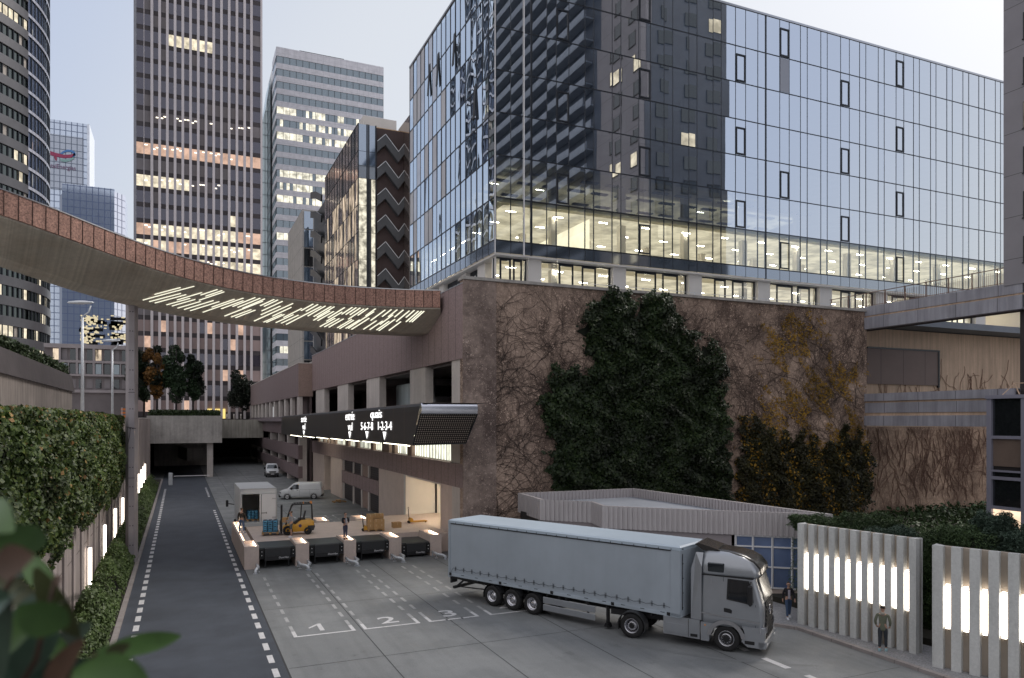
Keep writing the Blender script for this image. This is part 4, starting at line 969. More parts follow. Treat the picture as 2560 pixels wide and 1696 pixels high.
# second block further on
t = thing('concrete_office', 'pale concrete office block with a narrow blue glass corner and black stairs', 'building', (XB2 + 3, 160, 18))
YC = XB2 / tn(756); YCE = XB2 / tn(720)
mb = MB(); mb.box(XB2, XB2 + 12, YC, YCE, 9, 50.5); pl('wall', mb, mat('panel_pale', (.42, .4, .38), .7, grid=(0, 3.5, 3.6), gw=.06))
xa, xb = onY(756, 0, YC)[0], onY(782, 0, YC)[0]
for k in range(9):
    mb = MB(); mb.box(XB2 + .3, xb, YC - .3, YC - .01, 17.5 + k * 3.65, 20.9 + k * 3.65); pl('glass_band', mb, BLUEG if k % 3 else M['tglass'])
ydk = (XB2 + .5) / tn(784)
mb = MB()
for k in range(9):
    z = 19 + k * 3.6
    mb.seg((XB2 + .6, 132, z), (XB2 + .6, 138, z + 2.2), .25, 1.2); mb.seg((XB2 + .6, 138, z + 2.2), (XB2 + .6, 143.5, z + 3.6), .25, 1.2)
mb.box(XB2 + 1.5, XB2 + 1.8, 128, 146, 17, 48); pl('stair_flight', mb, M['darkm'])

# ================= WHITE STRIPED TOWER =================
t = thing('striped_tower', 'white tower with horizontal white and blue grey window stripes', 'tower', (47, 270, 17)); TYW = 260
xa, xb = onY(691.5, 0, TYW)[0], onY(958, 0, TYW)[0]; zt = 134.
mb = MB(); mb.box(xa + .3, xb - .3, TYW + .3, TYW + 30, 17, zt - .5); pl('core_wall', mb, M['white'])
pitch = 4.22; random.seed(4)
state = 'ddddpplddlllddldddd'
for k in range(27):
    z1 = zt - 3.0 - pitch * k; z0 = z1 - 2.35
    stt = state[k] if k < len(state) else ('l' if k in (20, 23) else 'd')
    mb = MB(); fn = lambda i: 0 if stt == 'd' else (1 if (stt == 'l' and random.random() < .85) or (stt == 'p' and random.random() < .45) else 0)
    rowface(mb, (xa, TYW), (xb, TYW), z0, z1, 34, None, fn); rowface(mb, (xa, TYW + 12), (xa, TYW), z0, z1, 5, None, lambda i: 0)
    wb_ = pl('window_band', mb, [mirror('stripe_glass', (.6, .68, .75), .1, (.1, .14, .17), .3) if k == 0 else bpy.data.materials['stripe_glass'], E_STRIPE])
    mb = MB()
    for i in range(18): x = xa + (xb - xa) * i / 17; mb.box(x - .06, x + .06, TYW - .12, TYW - .01, z0, z1)
    pl('mullion', mb, M['mull'], wb_)
    mb = MB(); zz = zt if k == 0 else z1 + (pitch - 2.35); mb.box(xa - .1, xb + .1, TYW - .2, TYW + .3, z1, zz); mb.box(xa - .12, xa + .3, TYW + .3, TYW + 12, z1, zz); pl('spandrel', mb, mat('stripe_white', (.68, .67, .72), .4, grid=(1.95, 0, 1.5), gw=.08, gcol=(.5, .5, .55)) if k == 0 else bpy.data.materials['stripe_white'])
mb = MB(); mb.prism([(xa + 8, TYW + 4), (xb - 13, TYW + 4), (xb - 13, TYW + 16), (xa + 8, TYW + 16)], zt - .5, zt + 2.2); pl('roof_box', mb, M['darkm'])
# glass wing left of the striped tower
xw0, xw1 = onY(652, 0, 275)[0], onY(676, 0, 275)[0]
mb = MB(); mb.prismy([(xw0, 9), (xw1, 9), (xw1, 130), (xw0 + 1.5, 118), (xw0, 112)], 275, 290); pl('glass_wing', mb, mirror('wing_glass', (.75, .85, .88), .05, (.2, .26, .28), .4, wave=.3, ws=.2, grid=(3.4, 0, 4.2), gw=.25, gcol=(.12, .15, .16)))
mb = MB(); 
for x in (xw1 + .3, xw1 + 1.8): mb.box(x, x + .4, 262, 262.4, 9, 131)
for z in np.arange(14, 130, 4.2): mb.box(xw1 + .3, xw1 + 2.2, 262.1, 262.3, z, z + .4)
pl('ladder_frame', mb, M['mull'])

# ================= BROWN FIN TOWER =================
t = thing('fin_tower', 'dark brown glass tower with close white vertical fins and warm lit floors', 'tower', (4, 225, 9)); TB = 215
xa, xb = onY(341, 0, TB)[0], onY(651, 0, TB)[0]
mb = MB(); mb.box(xa + .2, xb - .2, TB + .4, TB + 30, 9, 140); pl('core_wall', mb, M['spand'])
mb = MB(); mb.box(onY(334, 0, TB)[0], xa, TB - .1, TB + 24, 9, 140); pl('edge_pier', mb, mat('edge_pier', (.3, .3, .33), .5))
mb = MB(); mb.box(xb, xb + .5, TB - .3, TB + 1, 9, 140); pl('edge_pier', mb, M['fin'])
DKP = mirror('fin_dark_pane', (.5, .5, .6), .08, (.035, .03, .045), .18); BLP = mat('blind_pane', (.2, .18, .19), .5, var=.12, vs=.3); PKP = mat('pinkish_pane', (.33, .25, .24), .5, var=.1, vs=.3)
NL = [0]; pitch = 4.165; ztop = 89.3; random.seed(12)
# per-row look: d dark, g blinds, p pink lit with lamps, l bright lit, u dim-lit pink
rows = {-11: 'd', -10: 'd', -9: 'd'}
pat = {-5: 'O', -4: 'd', -3: 'd', -2: 'd', -1: 'G', 0: 'S', 1: 'd', 2: 'P', 3: 'g', 4: 'L', 5: 'd', 6: 'K', 7: 'A', 8: 'l', 9: 'B', 10: 'u', 11: 'u', 12: 'g', 13: 'u', 14: 'u', 15: 'd', 16: 'u', 17: 'g', 18: 'u'}
fx = [onY(px, 0, TB)[0] for px in [341, 360] + [380 + 19.25 * i for i in range(13)] + [628, 651]]
for k in range(-12, 19):
    z1 = ztop - pitch * k; z0 = z1 - 2.95
    if z0 < 9.5: break
    ch = pat.get(k, 'd')
    def fn(i):
        r = random.random()
        if ch == 'O': return 3 if 4 <= i <= 9 else 0
        if ch == 'G': return 1 if i > 8 and i < 15 else (1 if i < 2 and r < .5 else 0)
        if ch == 'S': return 1
        if ch == 'P': return 4
        if ch == 'g': return 1 if i < 9 else (1 if r < .3 else 0)
        if ch == 'L': return 3 if i < 7 else (0 if i > 9 else 1)
        if ch == 'K': return 0 if i != 12 else 3
        if ch == 'A': return 3 if 1 < i < 13 else 4
        if ch == 'l': return 3 if r < .65 else 4
        if ch == 'B': return 3 if i > 7 and r < .7 else 2
        if ch == 'u': return 2 if r < .75 else (4 if r < .9 else 0)
        return 0 if r < .93 else 1
    mb = MB()
    for i in range(len(fx) - 1): mb.quad((fx[i], TB, z0), (fx[i + 1], TB, z0), (fx[i + 1], TB, z1), (fx[i], TB, z1), m=fn(i))
    wb_ = pl('window_band', mb, [DKP, BLP, PKP, E_ROOM, E_ROOMP])
    if ch in 'SPLAlB':
        for i in range(1, 15):
            if ch in 'SP' or random.random() < .6:
                for q in (.25, .7):
                    if random.random() < .6 and NL[0] < 96: NL[0] += 1; mb = MB(); x = fx[i] + (fx[i + 1] - fx[i]) * q; zz = z1 - random.choice((.5, .9, 1.4)); mb.box(x - .35, x + .35, TB - .04, TB - .01, zz - .13, zz + .13); pl('ceiling_lamp', mb, E_SPOT, wb_)
    mb = MB(); mb.box(xa, xb, TB - .06, TB + .2, z0 - .08, z0); mb.box(xa, xb, TB - .02, TB + .3, z0 - (pitch - 2.95) + .02, z0 - .08); pl('spandrel', mb, M['spand'])
for i, x in enumerate(fx[2:-1]):
    mb = MB(); mb.box(x - .32, x + .32, TB - 1.0, TB - .1, 9.5, 140); pl('fin', mb, M['fin'])
for x in (fx[1], fx[-2]):
    mb = MB(); mb.box(x - .08, x + .08, TB - .2, TB - .1, 9.5, 140); pl('thin_fin', mb, M['fin'])
mb = MB(); mb.box(fx[9] + .3, fx[11] + 1, TB - .5, TB - .2, 9.6, 12.2); pl('lit_lobby', mb, emat('lobby', (1, .75, .25), .6))

# ================= CURVED TOWER FAR LEFT =================
t = thing('curved_tower', 'rounded glass tower with grey brown bands at the left edge of the photograph', 'tower', (-56.6, 192, 9))
D0, R0 = 200., 30.; ac = TH - math.atan((1280 - 122) / F) - math.asin(R0 / D0); cx, cy = D0 * math.sin(ac), D0 * math.cos(ac)
pitch = 3.95
asil = math.pi + (math.pi / 2 - ac) + 0     # direction from centre back to camera
base = math.atan2(-cy, -cx)
def arc(a0, a1, n, r): return [(cx + r * math.cos(base + R(a0 + (a1 - a0) * i / n)), cy + r * math.sin(base + R(a0 + (a1 - a0) * i / n))) for i in range(n + 1)]
SPL = 52.
CT_S = mat('curved_spandrel', (.075, .075, .085), .35, .4, var=.1); CT_S2 = mat('curved_pale', (.42, .44, .52), .3, .3, var=.05)
CT_G = mirror('sky_glass', (.8, .88, 1.), .05, (.12, .16, .26), .62, wave=.02, ws=.12); CT_G2 = mirror('dark_office_glass', (.5, .6, .62), .05, (.015, .02, .02), .12)
CT_L = E_ROOM; random.seed(31)
def band(p, z0, z1, m, nm, bulge=0, pick=None):
    mb = MB()
    for i in range(len(p) - 1): mb.quad((*p[i], z0), (*p[i + 1], z0), (*p[i + 1], z1), (*p[i], z1), m=pick(i) if pick else 0)
    return ob(nm, mb, m, t)
for k in range(31):
    zb = 14 + pitch * k
    lit = k in (2,) ; half = k in (5, 11, 12, 19)
    pA = arc(10, SPL, 16, R0); pB = arc(SPL, 92, 14, R0)
    if k < 5: pB = arc(SPL, 92, 14, R0)
    band(pA, zb, zb + 2.1, [CT_G2, CT_L, mat('curt', (.3, .27, .24), .6) if k == 0 else bpy.data.materials['curt']], 'window_band', pick=lambda i: 1 if lit else (1 if random.random() < (.35 if half or k < 4 else .03) else (2 if random.random() < .1 else 0)))
    band(arc(10, SPL, 16, R0 + .35), zb + 2.1, zb + pitch, CT_S, 'spandrel')
    if k < 7:
        band(pB, zb, zb + 2.1, [CT_G2, CT_L], 'window_band', pick=lambda i: 1 if random.random() < (.8 if k == 2 else .25) else 0); band(arc(SPL, 92, 14, R0 + .35), zb + 2.1, zb + pitch, CT_S, 'spandrel')
    else:
        band(pB, zb, zb + 3.3, CT_G, 'window_band'); band(arc(SPL, 92, 14, R0 + .25), zb + 3.3, zb + pitch, CT_S2, 'spandrel')
mb = MB()
for a in list(np.linspace(10, SPL, 17)) + list(np.linspace(SPL, 92, 15)):
    x, y = cx + (R0 + .15) * math.cos(base + R(a)), cy + (R0 + .15) * math.sin(base + R(a)); mb.box(x - .1, x + .1, y - .1, y + .1, 9, 140)
ob('mullion', mb, M['mull'], t)
mb = MB(); mb.prism(arc(0, 350, 40, R0 - .4), 9, 14.2); ob('base_wall', mb, M['tglass'], t)
mb = MB(); mb.prism(arc(0, 350, 40, R0 - .6), 14, 139); ob('core_wall', mb, M['dark'], t)

# ================= FAR BLUE TOWERS =================
BG1 = mirror('far_grid_glass', (.8, .88, 1.), .12, (.4, .48, .64), .5, grid=(2.6, 0, 3.4), gw=.4, gcol=(.16, .2, .3))
t = thing('emblem_tower', 'far pale blue tower carrying a ribbon emblem and lettering near its top', 'tower', (-55, 460, 9)); TE = 450
xa, xb = onY(60, 0, TE)[0], onY(218, 0, TE)[0]; z1 = onY(218, 311, TE)[1]; z2 = onY(122, 300, TE)[1]
mb = MB(); mb.box(xa, xb, TE, TE + 30, 9, z1); pl('facade', mb, BG1)
mb = MB(); mb.box(xb, xb + 1.1, TE - .3, TE + 25, 9, z1); pl('edge_strip', mb, mat('edge_white', (.8, .85, .95), .3))
mb = MB(); mb.box(xa, xb - 1.6, TE - .6, TE - .2, onY(200, 480, TE)[1], onY(200, 345, TE)[1]); pl('pale_panel', mb, mirror('pale_grid', (.7, .75, .85), .2, (.34, .38, .46), .3, grid=(2.6, 0, 3.4), gw=.4, gcol=(.16, .19, .25)))
def eb(pts, w, col, nm):     # brush stroke of the emblem
    mb = MB(); P = [Vector((*[onY(px, py, TE - 1)[0]], TE - 1.2, onY(px, py, TE - 1)[1])) for px, py in pts]
    for i in range(len(P) - 1): mb.seg(P[i], P[i + 1], .3, w[i], 0)
    o = pl(nm, mb, mat(nm + '_paint', col, .6)); return o
mb = MB()
def ribbon(nm, top, bot, col):
    mb = MB(); v = [(onY(x, y, TE)[0], TE - 1., onY(x, y, TE)[1]) for x, y in top + bot[::-1]]; n = len(top)
    mb.add(v, [(i, i + 1, 2 * n - 2 - i, 2 * n - 1 - i) for i in range(n - 1)]); pl(nm, mb, mat(nm + '_paint', col, .6, var=.05))
ribbon('emblem_red', [(108, 374), (122, 378), (140, 384), (160, 389), (180, 388), (188, 384)], [(108, 384), (122, 388), (140, 393), (160, 397), (178, 396), (189, 390)], (.35, .05, .12))
ribbon('emblem_tail', [(135, 392), (139, 393), (143, 394)], [(139, 403), (141, 403), (143, 403)], (.33, .06, .12))
ribbon('emblem_blue', [(150, 386), (158, 380), (168, 376), (180, 377), (188, 382), (190, 388), (186, 394)], [(156, 387), (162, 383), (170, 381), (178, 382), (183, 385), (184, 389), (182, 394)], (.08, .22, .5))
ribbon('emblem_green', [(150, 398), (160, 401), (172, 400), (184, 395)], [(152, 404), (162, 407), (175, 405), (187, 398)], (.25, .42, .4))
mb = MB(); xt = onY(190, 0, TE)[0]; xs_ = onY(111, 0, TE)[0]
vs, fs = text_mesh('TotalEnergies', 1, bold=.01); a0 = min(v[0] for v in vs); a1 = max(v[0] for v in vs); zb_ = onY(150, 423, TE)[1]; hh = onY(150, 412, TE)[1] - zb_
mb.add([(xs_ + (xt - xs_) * (v[0] - a0) / (a1 - a0), TE - 1, zb_ + v[1] * hh) for v in vs], fs); pl('lettering', mb, mat('letter_grey', (.2, .12, .2), .6))
t = thing('blue_tower', 'lower pale blue gridded tower in front of the emblem tower', 'tower', (-32, 360, 9)); TE = 350
xa, xb, xc = onY(155, 0, TE)[0], onY(286, 0, TE)[0], onY(311, 0, TE)[0]; zt = onY(286, 473, TE)[1]
mb = MB(); mb.box(xa, xb, TE, TE + 20, 9, zt); pl('facade', mb, mirror('near_grid_glass', (.8, .88, 1.), .1, (.34, .43, .62), .45, grid=(2.2, 0, 2.9), gw=.3, gcol=(.14, .18, .3)))
mb = MB(); mb.prism([(xb, TE), (xc, TE + 5), (xc, TE + 20), (xb, TE + 20)], 9, zt - 1); pl('side_face', mb, mirror('bright_grid', (.85, .88, 1.), .1, (.5, .53, .65), .5, grid=(1.5, 0, 2.9), gw=.3, gcol=(.2, .22, .3)))
mb = MB(); mb.prism([(onY(144, 0, TE)[0], TE + 6), (xa, TE), (xa, TE + 20), (onY(144, 0, TE)[0], TE + 20)], 9, zt - 4); pl('side_face', mb, mat('navy', (.03, .05, .12), .3))
mb = MB(); random.seed(6)
for i in range(120):
    px = random.uniform(200, 310 if i % 2 else 240); py = random.uniform(790, 860); x, z = onY(px, py, TE); mb.box(x, x + random.uniform(.4, 1.4), TE - .1, TE - .02, z, z + random.uniform(.4, .9))
o = pl('lit_window', mb, emat('far_lit', (1, .85, .55), .4)); o['kind'] = 'stuff'
mb = MB()
for i in range(26):
    px = random.choice((random.uniform(195, 235), random.uniform(270, 284))); py = random.uniform(800, 868); x, z = onY(px, py, TE); mb.box(x, x + random.uniform(2, 7), TE - .08, TE - .01, z, z + 1.3)
pl('dark_pane', mb, M['tglass'])
# low gridded building beyond left
t = thing('low_office', 'low old office building with pale concrete frames at the end of the upper street', 'building', (-30, 160, 9)); TE = 160
X = lambda px: onY(px, 0, TE)[0]
Zy = lambda py: onY(220, py, TE)[1]
mb = MB(); mb.box(X(110), X(335), TE + .4, TE + 12, 9, Zy(868)); pl('wall', mb, mat('old_grey', (.17, .15, .155), .8, var=.3, vs=.15))
mb = MB()
for py0, py1 in ((862, 872), (902, 908), (936, 941), (975, 982)): mb.box(X(110), X(335), TE - .3, TE + .4, Zy(py1), Zy(py0))
for px in (147, 190, 232, 277): mb.box(X(px), X(px) + .35, TE - .28, TE + .39, Zy(940), Zy(872))
for px in (125, 170, 211, 255, 300): mb.box(X(px), X(px) + .2, TE - .25, TE + .38, Zy(940), Zy(908))
pl('frame', mb, mat('old_frame', (.3, .27, .28), .7))
for i, px in enumerate((127, 149, 170, 192, 212, 234, 256, 279, 300)):
    for j, (a, b) in enumerate(((872, 902), (908, 936), (946, 972))):
        mb = MB(); mb.box(X(px) + .3, X(px + 19), TE + .3, TE + .39, Zy(b - 1), Zy(a + 2)); pl('window', mb, [M['tglass'], bpy.data.materials['stripe_glass'], BLP, M['tglass']][(i * 2 + j * 3) % 4] if (i, j) not in ((0, 0), (5, 0)) else LITW)

# ================= CURVED FOOTBRIDGE =================
t = thing('curved_footbridge', 'long curved footbridge with granite fascia and lit slots in its concrete soffit', 'footbridge', (-2.8, 54, 15)); CB = t
samp = [(-260, 396, 21.0), (-140, 432, 20.7), (0, 473, 20.3), (108, 513, 20.05), (216, 556, 19.8), (325, 598, 19.55), (433, 638, 19.25), (541, 668, 18.95), (649, 689, 18.8), (757, 705, 18.7), (865, 716, 18.62), (973, 723, 18.56), (1101, 727, 18.5)]
zfit = np.polyfit([s[0] for s in samp], [s[2] for s in samp], 3)
pts = []
for px, py, z in samp:
    Z = (z - H) * F / (YH - py); q = at(px, py, Z); pts.append((q.x, q.y, q.z))
# smooth the plan curve
A = np.array(pts); s = np.concatenate([[0], np.cumsum(np.linalg.norm(np.diff(A[:, :2], axis=0), axis=1))]); wts = np.ones(len(s)); wts[-1] = 8; wts[2] = 3
fxp = [np.polyfit(s, A[:, i], 4, w=wts) for i in range(3)]
NS = 96; S = np.linspace(s[0], s[-1], NS + 1); C = np.stack([np.polyval(f, S) for f in fxp], 1)
T_ = np.gradient(C[:, :2], axis=0); T_ /= np.linalg.norm(T_, axis=1)[:, None]; Nn = np.stack([-T_[:, 1], T_[:, 0]], 1)   # outward away from camera
Nn[-1] = Nn[-2]
KW = np.interp(np.arange(NS + 1), [0, NS * .28, NS * .62, NS], [.78, .82, 1., 1.])
def bl(i, d, h):
    if d > .5: d = d * KW[i]
    if h < -1.31: h = -1.3 + (h + 1.3) * (.35 + .65 * KW[i])
    return (C[i, 0] + Nn[i, 0] * d, C[i, 1] + Nn[i, 1] * d, C[i, 2] + h)
# end square to the car park face
def strip(profile, m, nm, i0=0, i1=NS, par=None):
    mb = MB(); n = len(profile); v = []
    for i in range(i0, i1 + 1):
        for d, h in profile:
            p = bl(i, d, h); v.append(p)
    mb.add(v, [(i * n + k, i * n + (k + 1) % n, (i + 1) * n + (k + 1) % n, (i + 1) * n + k) for i in range(i1 - i0) for k in range(n)]); mb.add([v[k] for k in range(n)], [tuple(range(n))]); mb.add([v[-n + k] for k in range(n)], [tuple(range(n))])
    return ob(nm, mb, m, par or CB)
strip([(0, 0), (.25, 0), (.3, -1.22), (0.02, -1.2)], M['granite'], 'fascia')
strip([(-.03, .0), (.3, .0), (.3, .06), (-.03, .06)], M['alu'], 'coping')
DW, DH = 3.5, -2.65
strip([(.12, -1.2), (.12, -1.3), (DW, DH), (DW + 2.2, DH), (DW + 5.4, -1.2), (DW + 5.4, -.4), (.3, -.4)], M['soffit'], 'soffit')
strip([(DW + 5.4, 0), (DW + 5.7, 0), (DW + 5.7, -1.2), (DW + 5.4, -1.2)], M['granite'], 'far_fascia')
mb = MB(); LN = s[-1] - s[0]
for i in range(0, NS + 1, 1):
    if i % 2: continue
    a = Vector(bl(i, -.01, -.01)); b = Vector(bl(i, .005, -1.2)); mb = MB(); mb.seg(a, b, .03, .03); ob('panel_joint', mb, M['granite_j'], CB)
# slots of light on the sloping soffit, running across the bridge
def sof(sv, d):
    i = np.interp(sv, S, np.arange(NS + 1)); i0 = int(min(i, NS - 1)); fr = i - i0
    h = -1.3 + (DH + 1.3) * (d - .12) / (DW - .12)
    return Vector(bl(i0, d, h - .02)).lerp(Vector(bl(i0 + 1, d, h - .02)), fr)
def s_at(px):
    best = min(range(NS + 1), key=lambda i: abs(px - (1280 + F * ((C[i, 0] * CS - C[i, 1] * SN) / (C[i, 0] * SN + C[i, 1] * CS))))); return S[best]
random.seed(14); sa, sb = s_at(445), s_at(1030); n_ = 0; sv = sa
while sv < sb and n_ < 92:
    sv += (sb - sa) / 60 * random.uniform(.5, 1.6)
    segs = random.choice(([(.4, 1.9)], [(.7, 3.2)], [(1.6, 3.3)], [(.3, 1.3), (1.9, 3.2)], [(.5, 3.3)], [(1.0, 2.4)], [(2., 3.3)]))
    for d0, d1 in segs:
        a, b = sof(sv + .6 * (1.9 - d0), d0), sof(sv + .6 * (1.9 - d1), d1); mb = MB(); mb.seg(a, b, .085, .03); ob('light_slot', mb, E_STRIP, CB); n_ += 1
# pillar: cruciform steel faced
zp = onX(330, 741, -2.85)[1]
mb = MB(); mb.prism([(-3.2, 54), (-3.02, 53.72), (-2.68, 53.72), (-2.5, 54), (-2.5, 54.4), (-2.68, 54.68), (-3.02, 54.68), (-3.2, 54.4)], 0, 16.9); pil = ob('pillar', mb, mat('pillar_paint', (.42, .38, .4), .5, .2, streak=.08), CB)
mb = MB()
for z in np.arange(1.2, 16.5, 1.25):
    for x in (-2.93, -2.77): mb.tube([(x, 53.72, z), (x, 53.69, z)], .035, 6)
for z in (5.5, 11.): mb.box(-3.04, -2.66, 53.7, 53.715, z, z + .03)
ob('bolt', mb, M['darkm'], pil)
mb = MB(); mb.tube([(-3.15, 53.7, 8.8), (-2.9, 53.62, 8.75), (-2.6, 53.66, 8.7)], .02, 5); mb.tube([(-2.9, 53.62, 8.75), (-2.95, 53.6, 8.2), (-3.05, 53.62, 7.7)], .015, 5); ob('cable', mb, M['black'], pil)

# ================= STREET LAMPS =================
def lamp(px, ytop, ybase, Z, label, hl=2.):
    b = at(px, ybase, Z); top = H + (YH - ytop) * Z / F
    t = thing('street_lamp', label, 'street lamp', (b.x, b.y, 8.9), 0, 'pale street lamps on the upper street')
    h = top - 8.9
    mb = MB(); mb.tube([(b.x, b.y, 8.9), (b.x, b.y, 8.9 + h * .5), (b.x, b.y, top)], [.2, .16, .12], 10); ob('pole', mb, M['galv'], t)
    u = Vector((CS, -SN, 0)); p0 = Vector((b.x, b.y, top)); mb = MB(); mb.tube([p0, p0 + u * .7 + Vector((0, 0, .5)), p0 + u * .9 + Vector((0, 0, 1.2))], .08, 8); ob('arm', mb, M['galv'], t)
    c = p0 + u * -.2 + Vector((0, 0, 1.5)); mb = MB(); mb.loft([[c + Vector((u.x * k * math.cos(a) * 1.5 + .45 * k * math.sin(a) * SN, u.y * k * math.cos(a) * 1.5 + .45 * k * math.sin(a) * CS, z)) for a in np.linspace(0, 2 * math.pi, 14, False)] for z, k in ((-.1, .75), (0, 1), (.12, .9), (.22, .4))]); hd = ob('lamp_head', mb, M['galv'], t)
    mb = MB(); mb.lathe([(-.16, .3), (-.12, .4)], (c.x, c.y, c.z), 'z', 14); ob('lens', mb, M['white'], hd)
lamp(206, 792, 1020, 81, 'taller street lamp rising behind the hedge, left of the bridge pillar')
lamp(281, 876, 1030, 118, 'shorter street lamp in front of the low office, close to the bridge pillar')
# ================= LOADING DOCK =================
DY = 48.7; HB = 1.41; HD = 1.28
LD = thing('loading_dock', 'pink concrete loading dock with lit piers and four black dock levellers', 'loading dock', (10, 54, 0))
px2x = lambda px: onY(px, 0, DY)[0]
piers = [(3.62, px2x(647.7)), (px2x(739), px2x(773)), (px2x(859.5), px2x(890.5)), (px2x(972.6), px2x(1003.5)), (px2x(1075), px2x(1104))]
DB = 51.3; DE = 59.0
mb = MB(); mb.cbox(piers[0][1], XF + 5.4, DB, DE - .1, 0.6, HD, .01); mb.box(14.9, XF + 5.4, DE - .1, 61., 0, HD - .003); mb.box(piers[4][1], XF + .04, 49.9, DB, 0, HD - .002); ob('deck', mb, M['pink'], LD)
mb = MB(); mb.box(piers[0][1], 15, DB + .4, DE - .4, 0, .62); ob('under_deck_shade', mb, M['dark'], LD)  # near-black block stands in for shade in the open space under the dock
mb = MB(); mb.box(piers[0][1] + .1, 14.8, DE - .1, DE - .04, 0.1, HD - .05); ob('rear_edge', mb, M['black'], LD)
def pier(x0, x1, y0, y1, nm='pier'):
    mb = MB(); mb.box(x0, x1, y0, y1, 0, HB - .16); w_ = .13
    mb.box(x0, x1, y0, y0 + w_, HB - .16, HB); mb.box(x0, x1, y1 - w_, y1, HB - .16, HB); mb.box(x0, x0 + w_, y0 + w_, y1 - w_, HB - .16, HB); mb.box(x1 - w_, x1, y0 + w_, y1 - w_, HB - .16, HB)
    p = ob(nm, mb, M['pink'], LD); s = MB()
    s.box(x1 - w_ - .03, x1 - w_ - .002, y0 + w_ + .1, y1 - w_ - .1, HB - .14, HB - .03); s.box(x0 + w_ + .05, x1 - w_ - .05, y0 + w_ + .002, y0 + w_ + .03, HB - .14, HB - .04)
    ob('led_strip', s, E_LED, p); return p
pier(piers[0][0], piers[0][1], DY, DY + 2.6)
# long left kerb wall with slot of light
mb = MB(); x0, x1 = piers[0]; mb.box(x0, x1 - .25, DY + 2.6, DE + 2.2, 0, HB - .16); mb.box(x0, x0 + .13, DY + 2.6, DE + 2.2, HB - .16, HB); mb.box(x1 - .62, x1 - .25, DY + 2.6, DE - 1.2, HB - .16, HB - .02); mb.box(x0 + .13, x1 - .25, DE + 2.07, DE + 2.2, HB - .16, HB); mb.box(x1 - .38, x1 - .25, DE - .9, DE + 2.07, HB - .16, HB)
kw = ob('side_wall', mb, M['pink'], LD); s_ = MB(); s_.box(x0 + .13, x0 + .16, DY + 2.7, DE + 2., HB - .14, HB - .04); s_.box(x1 - .41, x1 - .382, DE - .7, DE + 1.9, HB - .14, HB - .04); ob('led_strip', s_, E_LED, kw)
for a, b in piers[1:]: pier(a, b, DY, DB)
for a, b in ((785, 822), (884, 918)):
    xa = onY(a, 0, 59.5)[0]; pier(xa + .1, xa + 1.1, DE + .0, DE + 2.3, 'rear_pier')
LOGO = 'DoorHan'
for i in range(4):
    x0, x1 = piers[i][1] + .02, piers[i + 1][0] - .02; zt = HD - .01 if i < 3 else HD - .33
    mb = MB(); mb.box(x0 + .02, x1 - .02, DY + .1, DB, zt - .09, zt); lv = ob('dock_leveller', mb, mat('leveller_top', (.055, .07, .075), .45, .3, var=.15, vs=1.) if i == 0 else bpy.data.materials['leveller_top'], LD)
    mb = MB(); mb.cbox(x0 + .3, x1 - .3, DY - .12, DY + .1, zt - .62, zt - .02, .015); ob('lip', mb, M['blackp'], lv)
    mb = MB(); mb.box(x0 + .3, x1 - .3, DY - .16, DY - .1, zt - .78, zt - .52); ob('lip_plate', mb, M['black'], lv)
    for a, b in ((x0, x0 + .27), (x1 - .27, x1)):
        mb = MB(); mb.cbox(a, b, DY - .1, DY + .14, zt - .68, zt - .05, .02); mb.box(a, b, DY + .14, DB - .4, zt - .4, zt - .1); bu = ob('bumper', mb, M['rubber'], lv)
        mb = MB(); mb.lathe([(-.008, .001), (-.008, .028), (.0, .028)], ((a + b) / 2, DY - .105, zt - .22), 'y', 10); mb.lathe([(-.008, .001), (-.008, .028), (.0, .028)], ((a + b) / 2, DY - .105, zt - .45), 'y', 10); ob('bolt', mb, M['white'], bu)
    for x in (x0 + .38, x1 - .38):
        mb = MB(); mb.box(x - .03, x + .03, DY + .25, DY + .31, 0, zt - .6); mb.box(x - .07, x + .07, DY + .2, DY + .36, 0, .02); ob('leg', mb, M['darkm'], lv)
    mb = MB(); mb.box(x0 + .35, x1 - .35, DY + .28, DY + .34, zt - .68, zt - .6); ob('cross_bar', mb, M['black'], lv)
    mb = MB(); put_text(mb, LOGO, .115, (x1 - .72, DY - .165, zt - .68), (1, 0, 0), (.18, 0, 1), bold=.012); ob('lettering', mb, M['white'], lv)
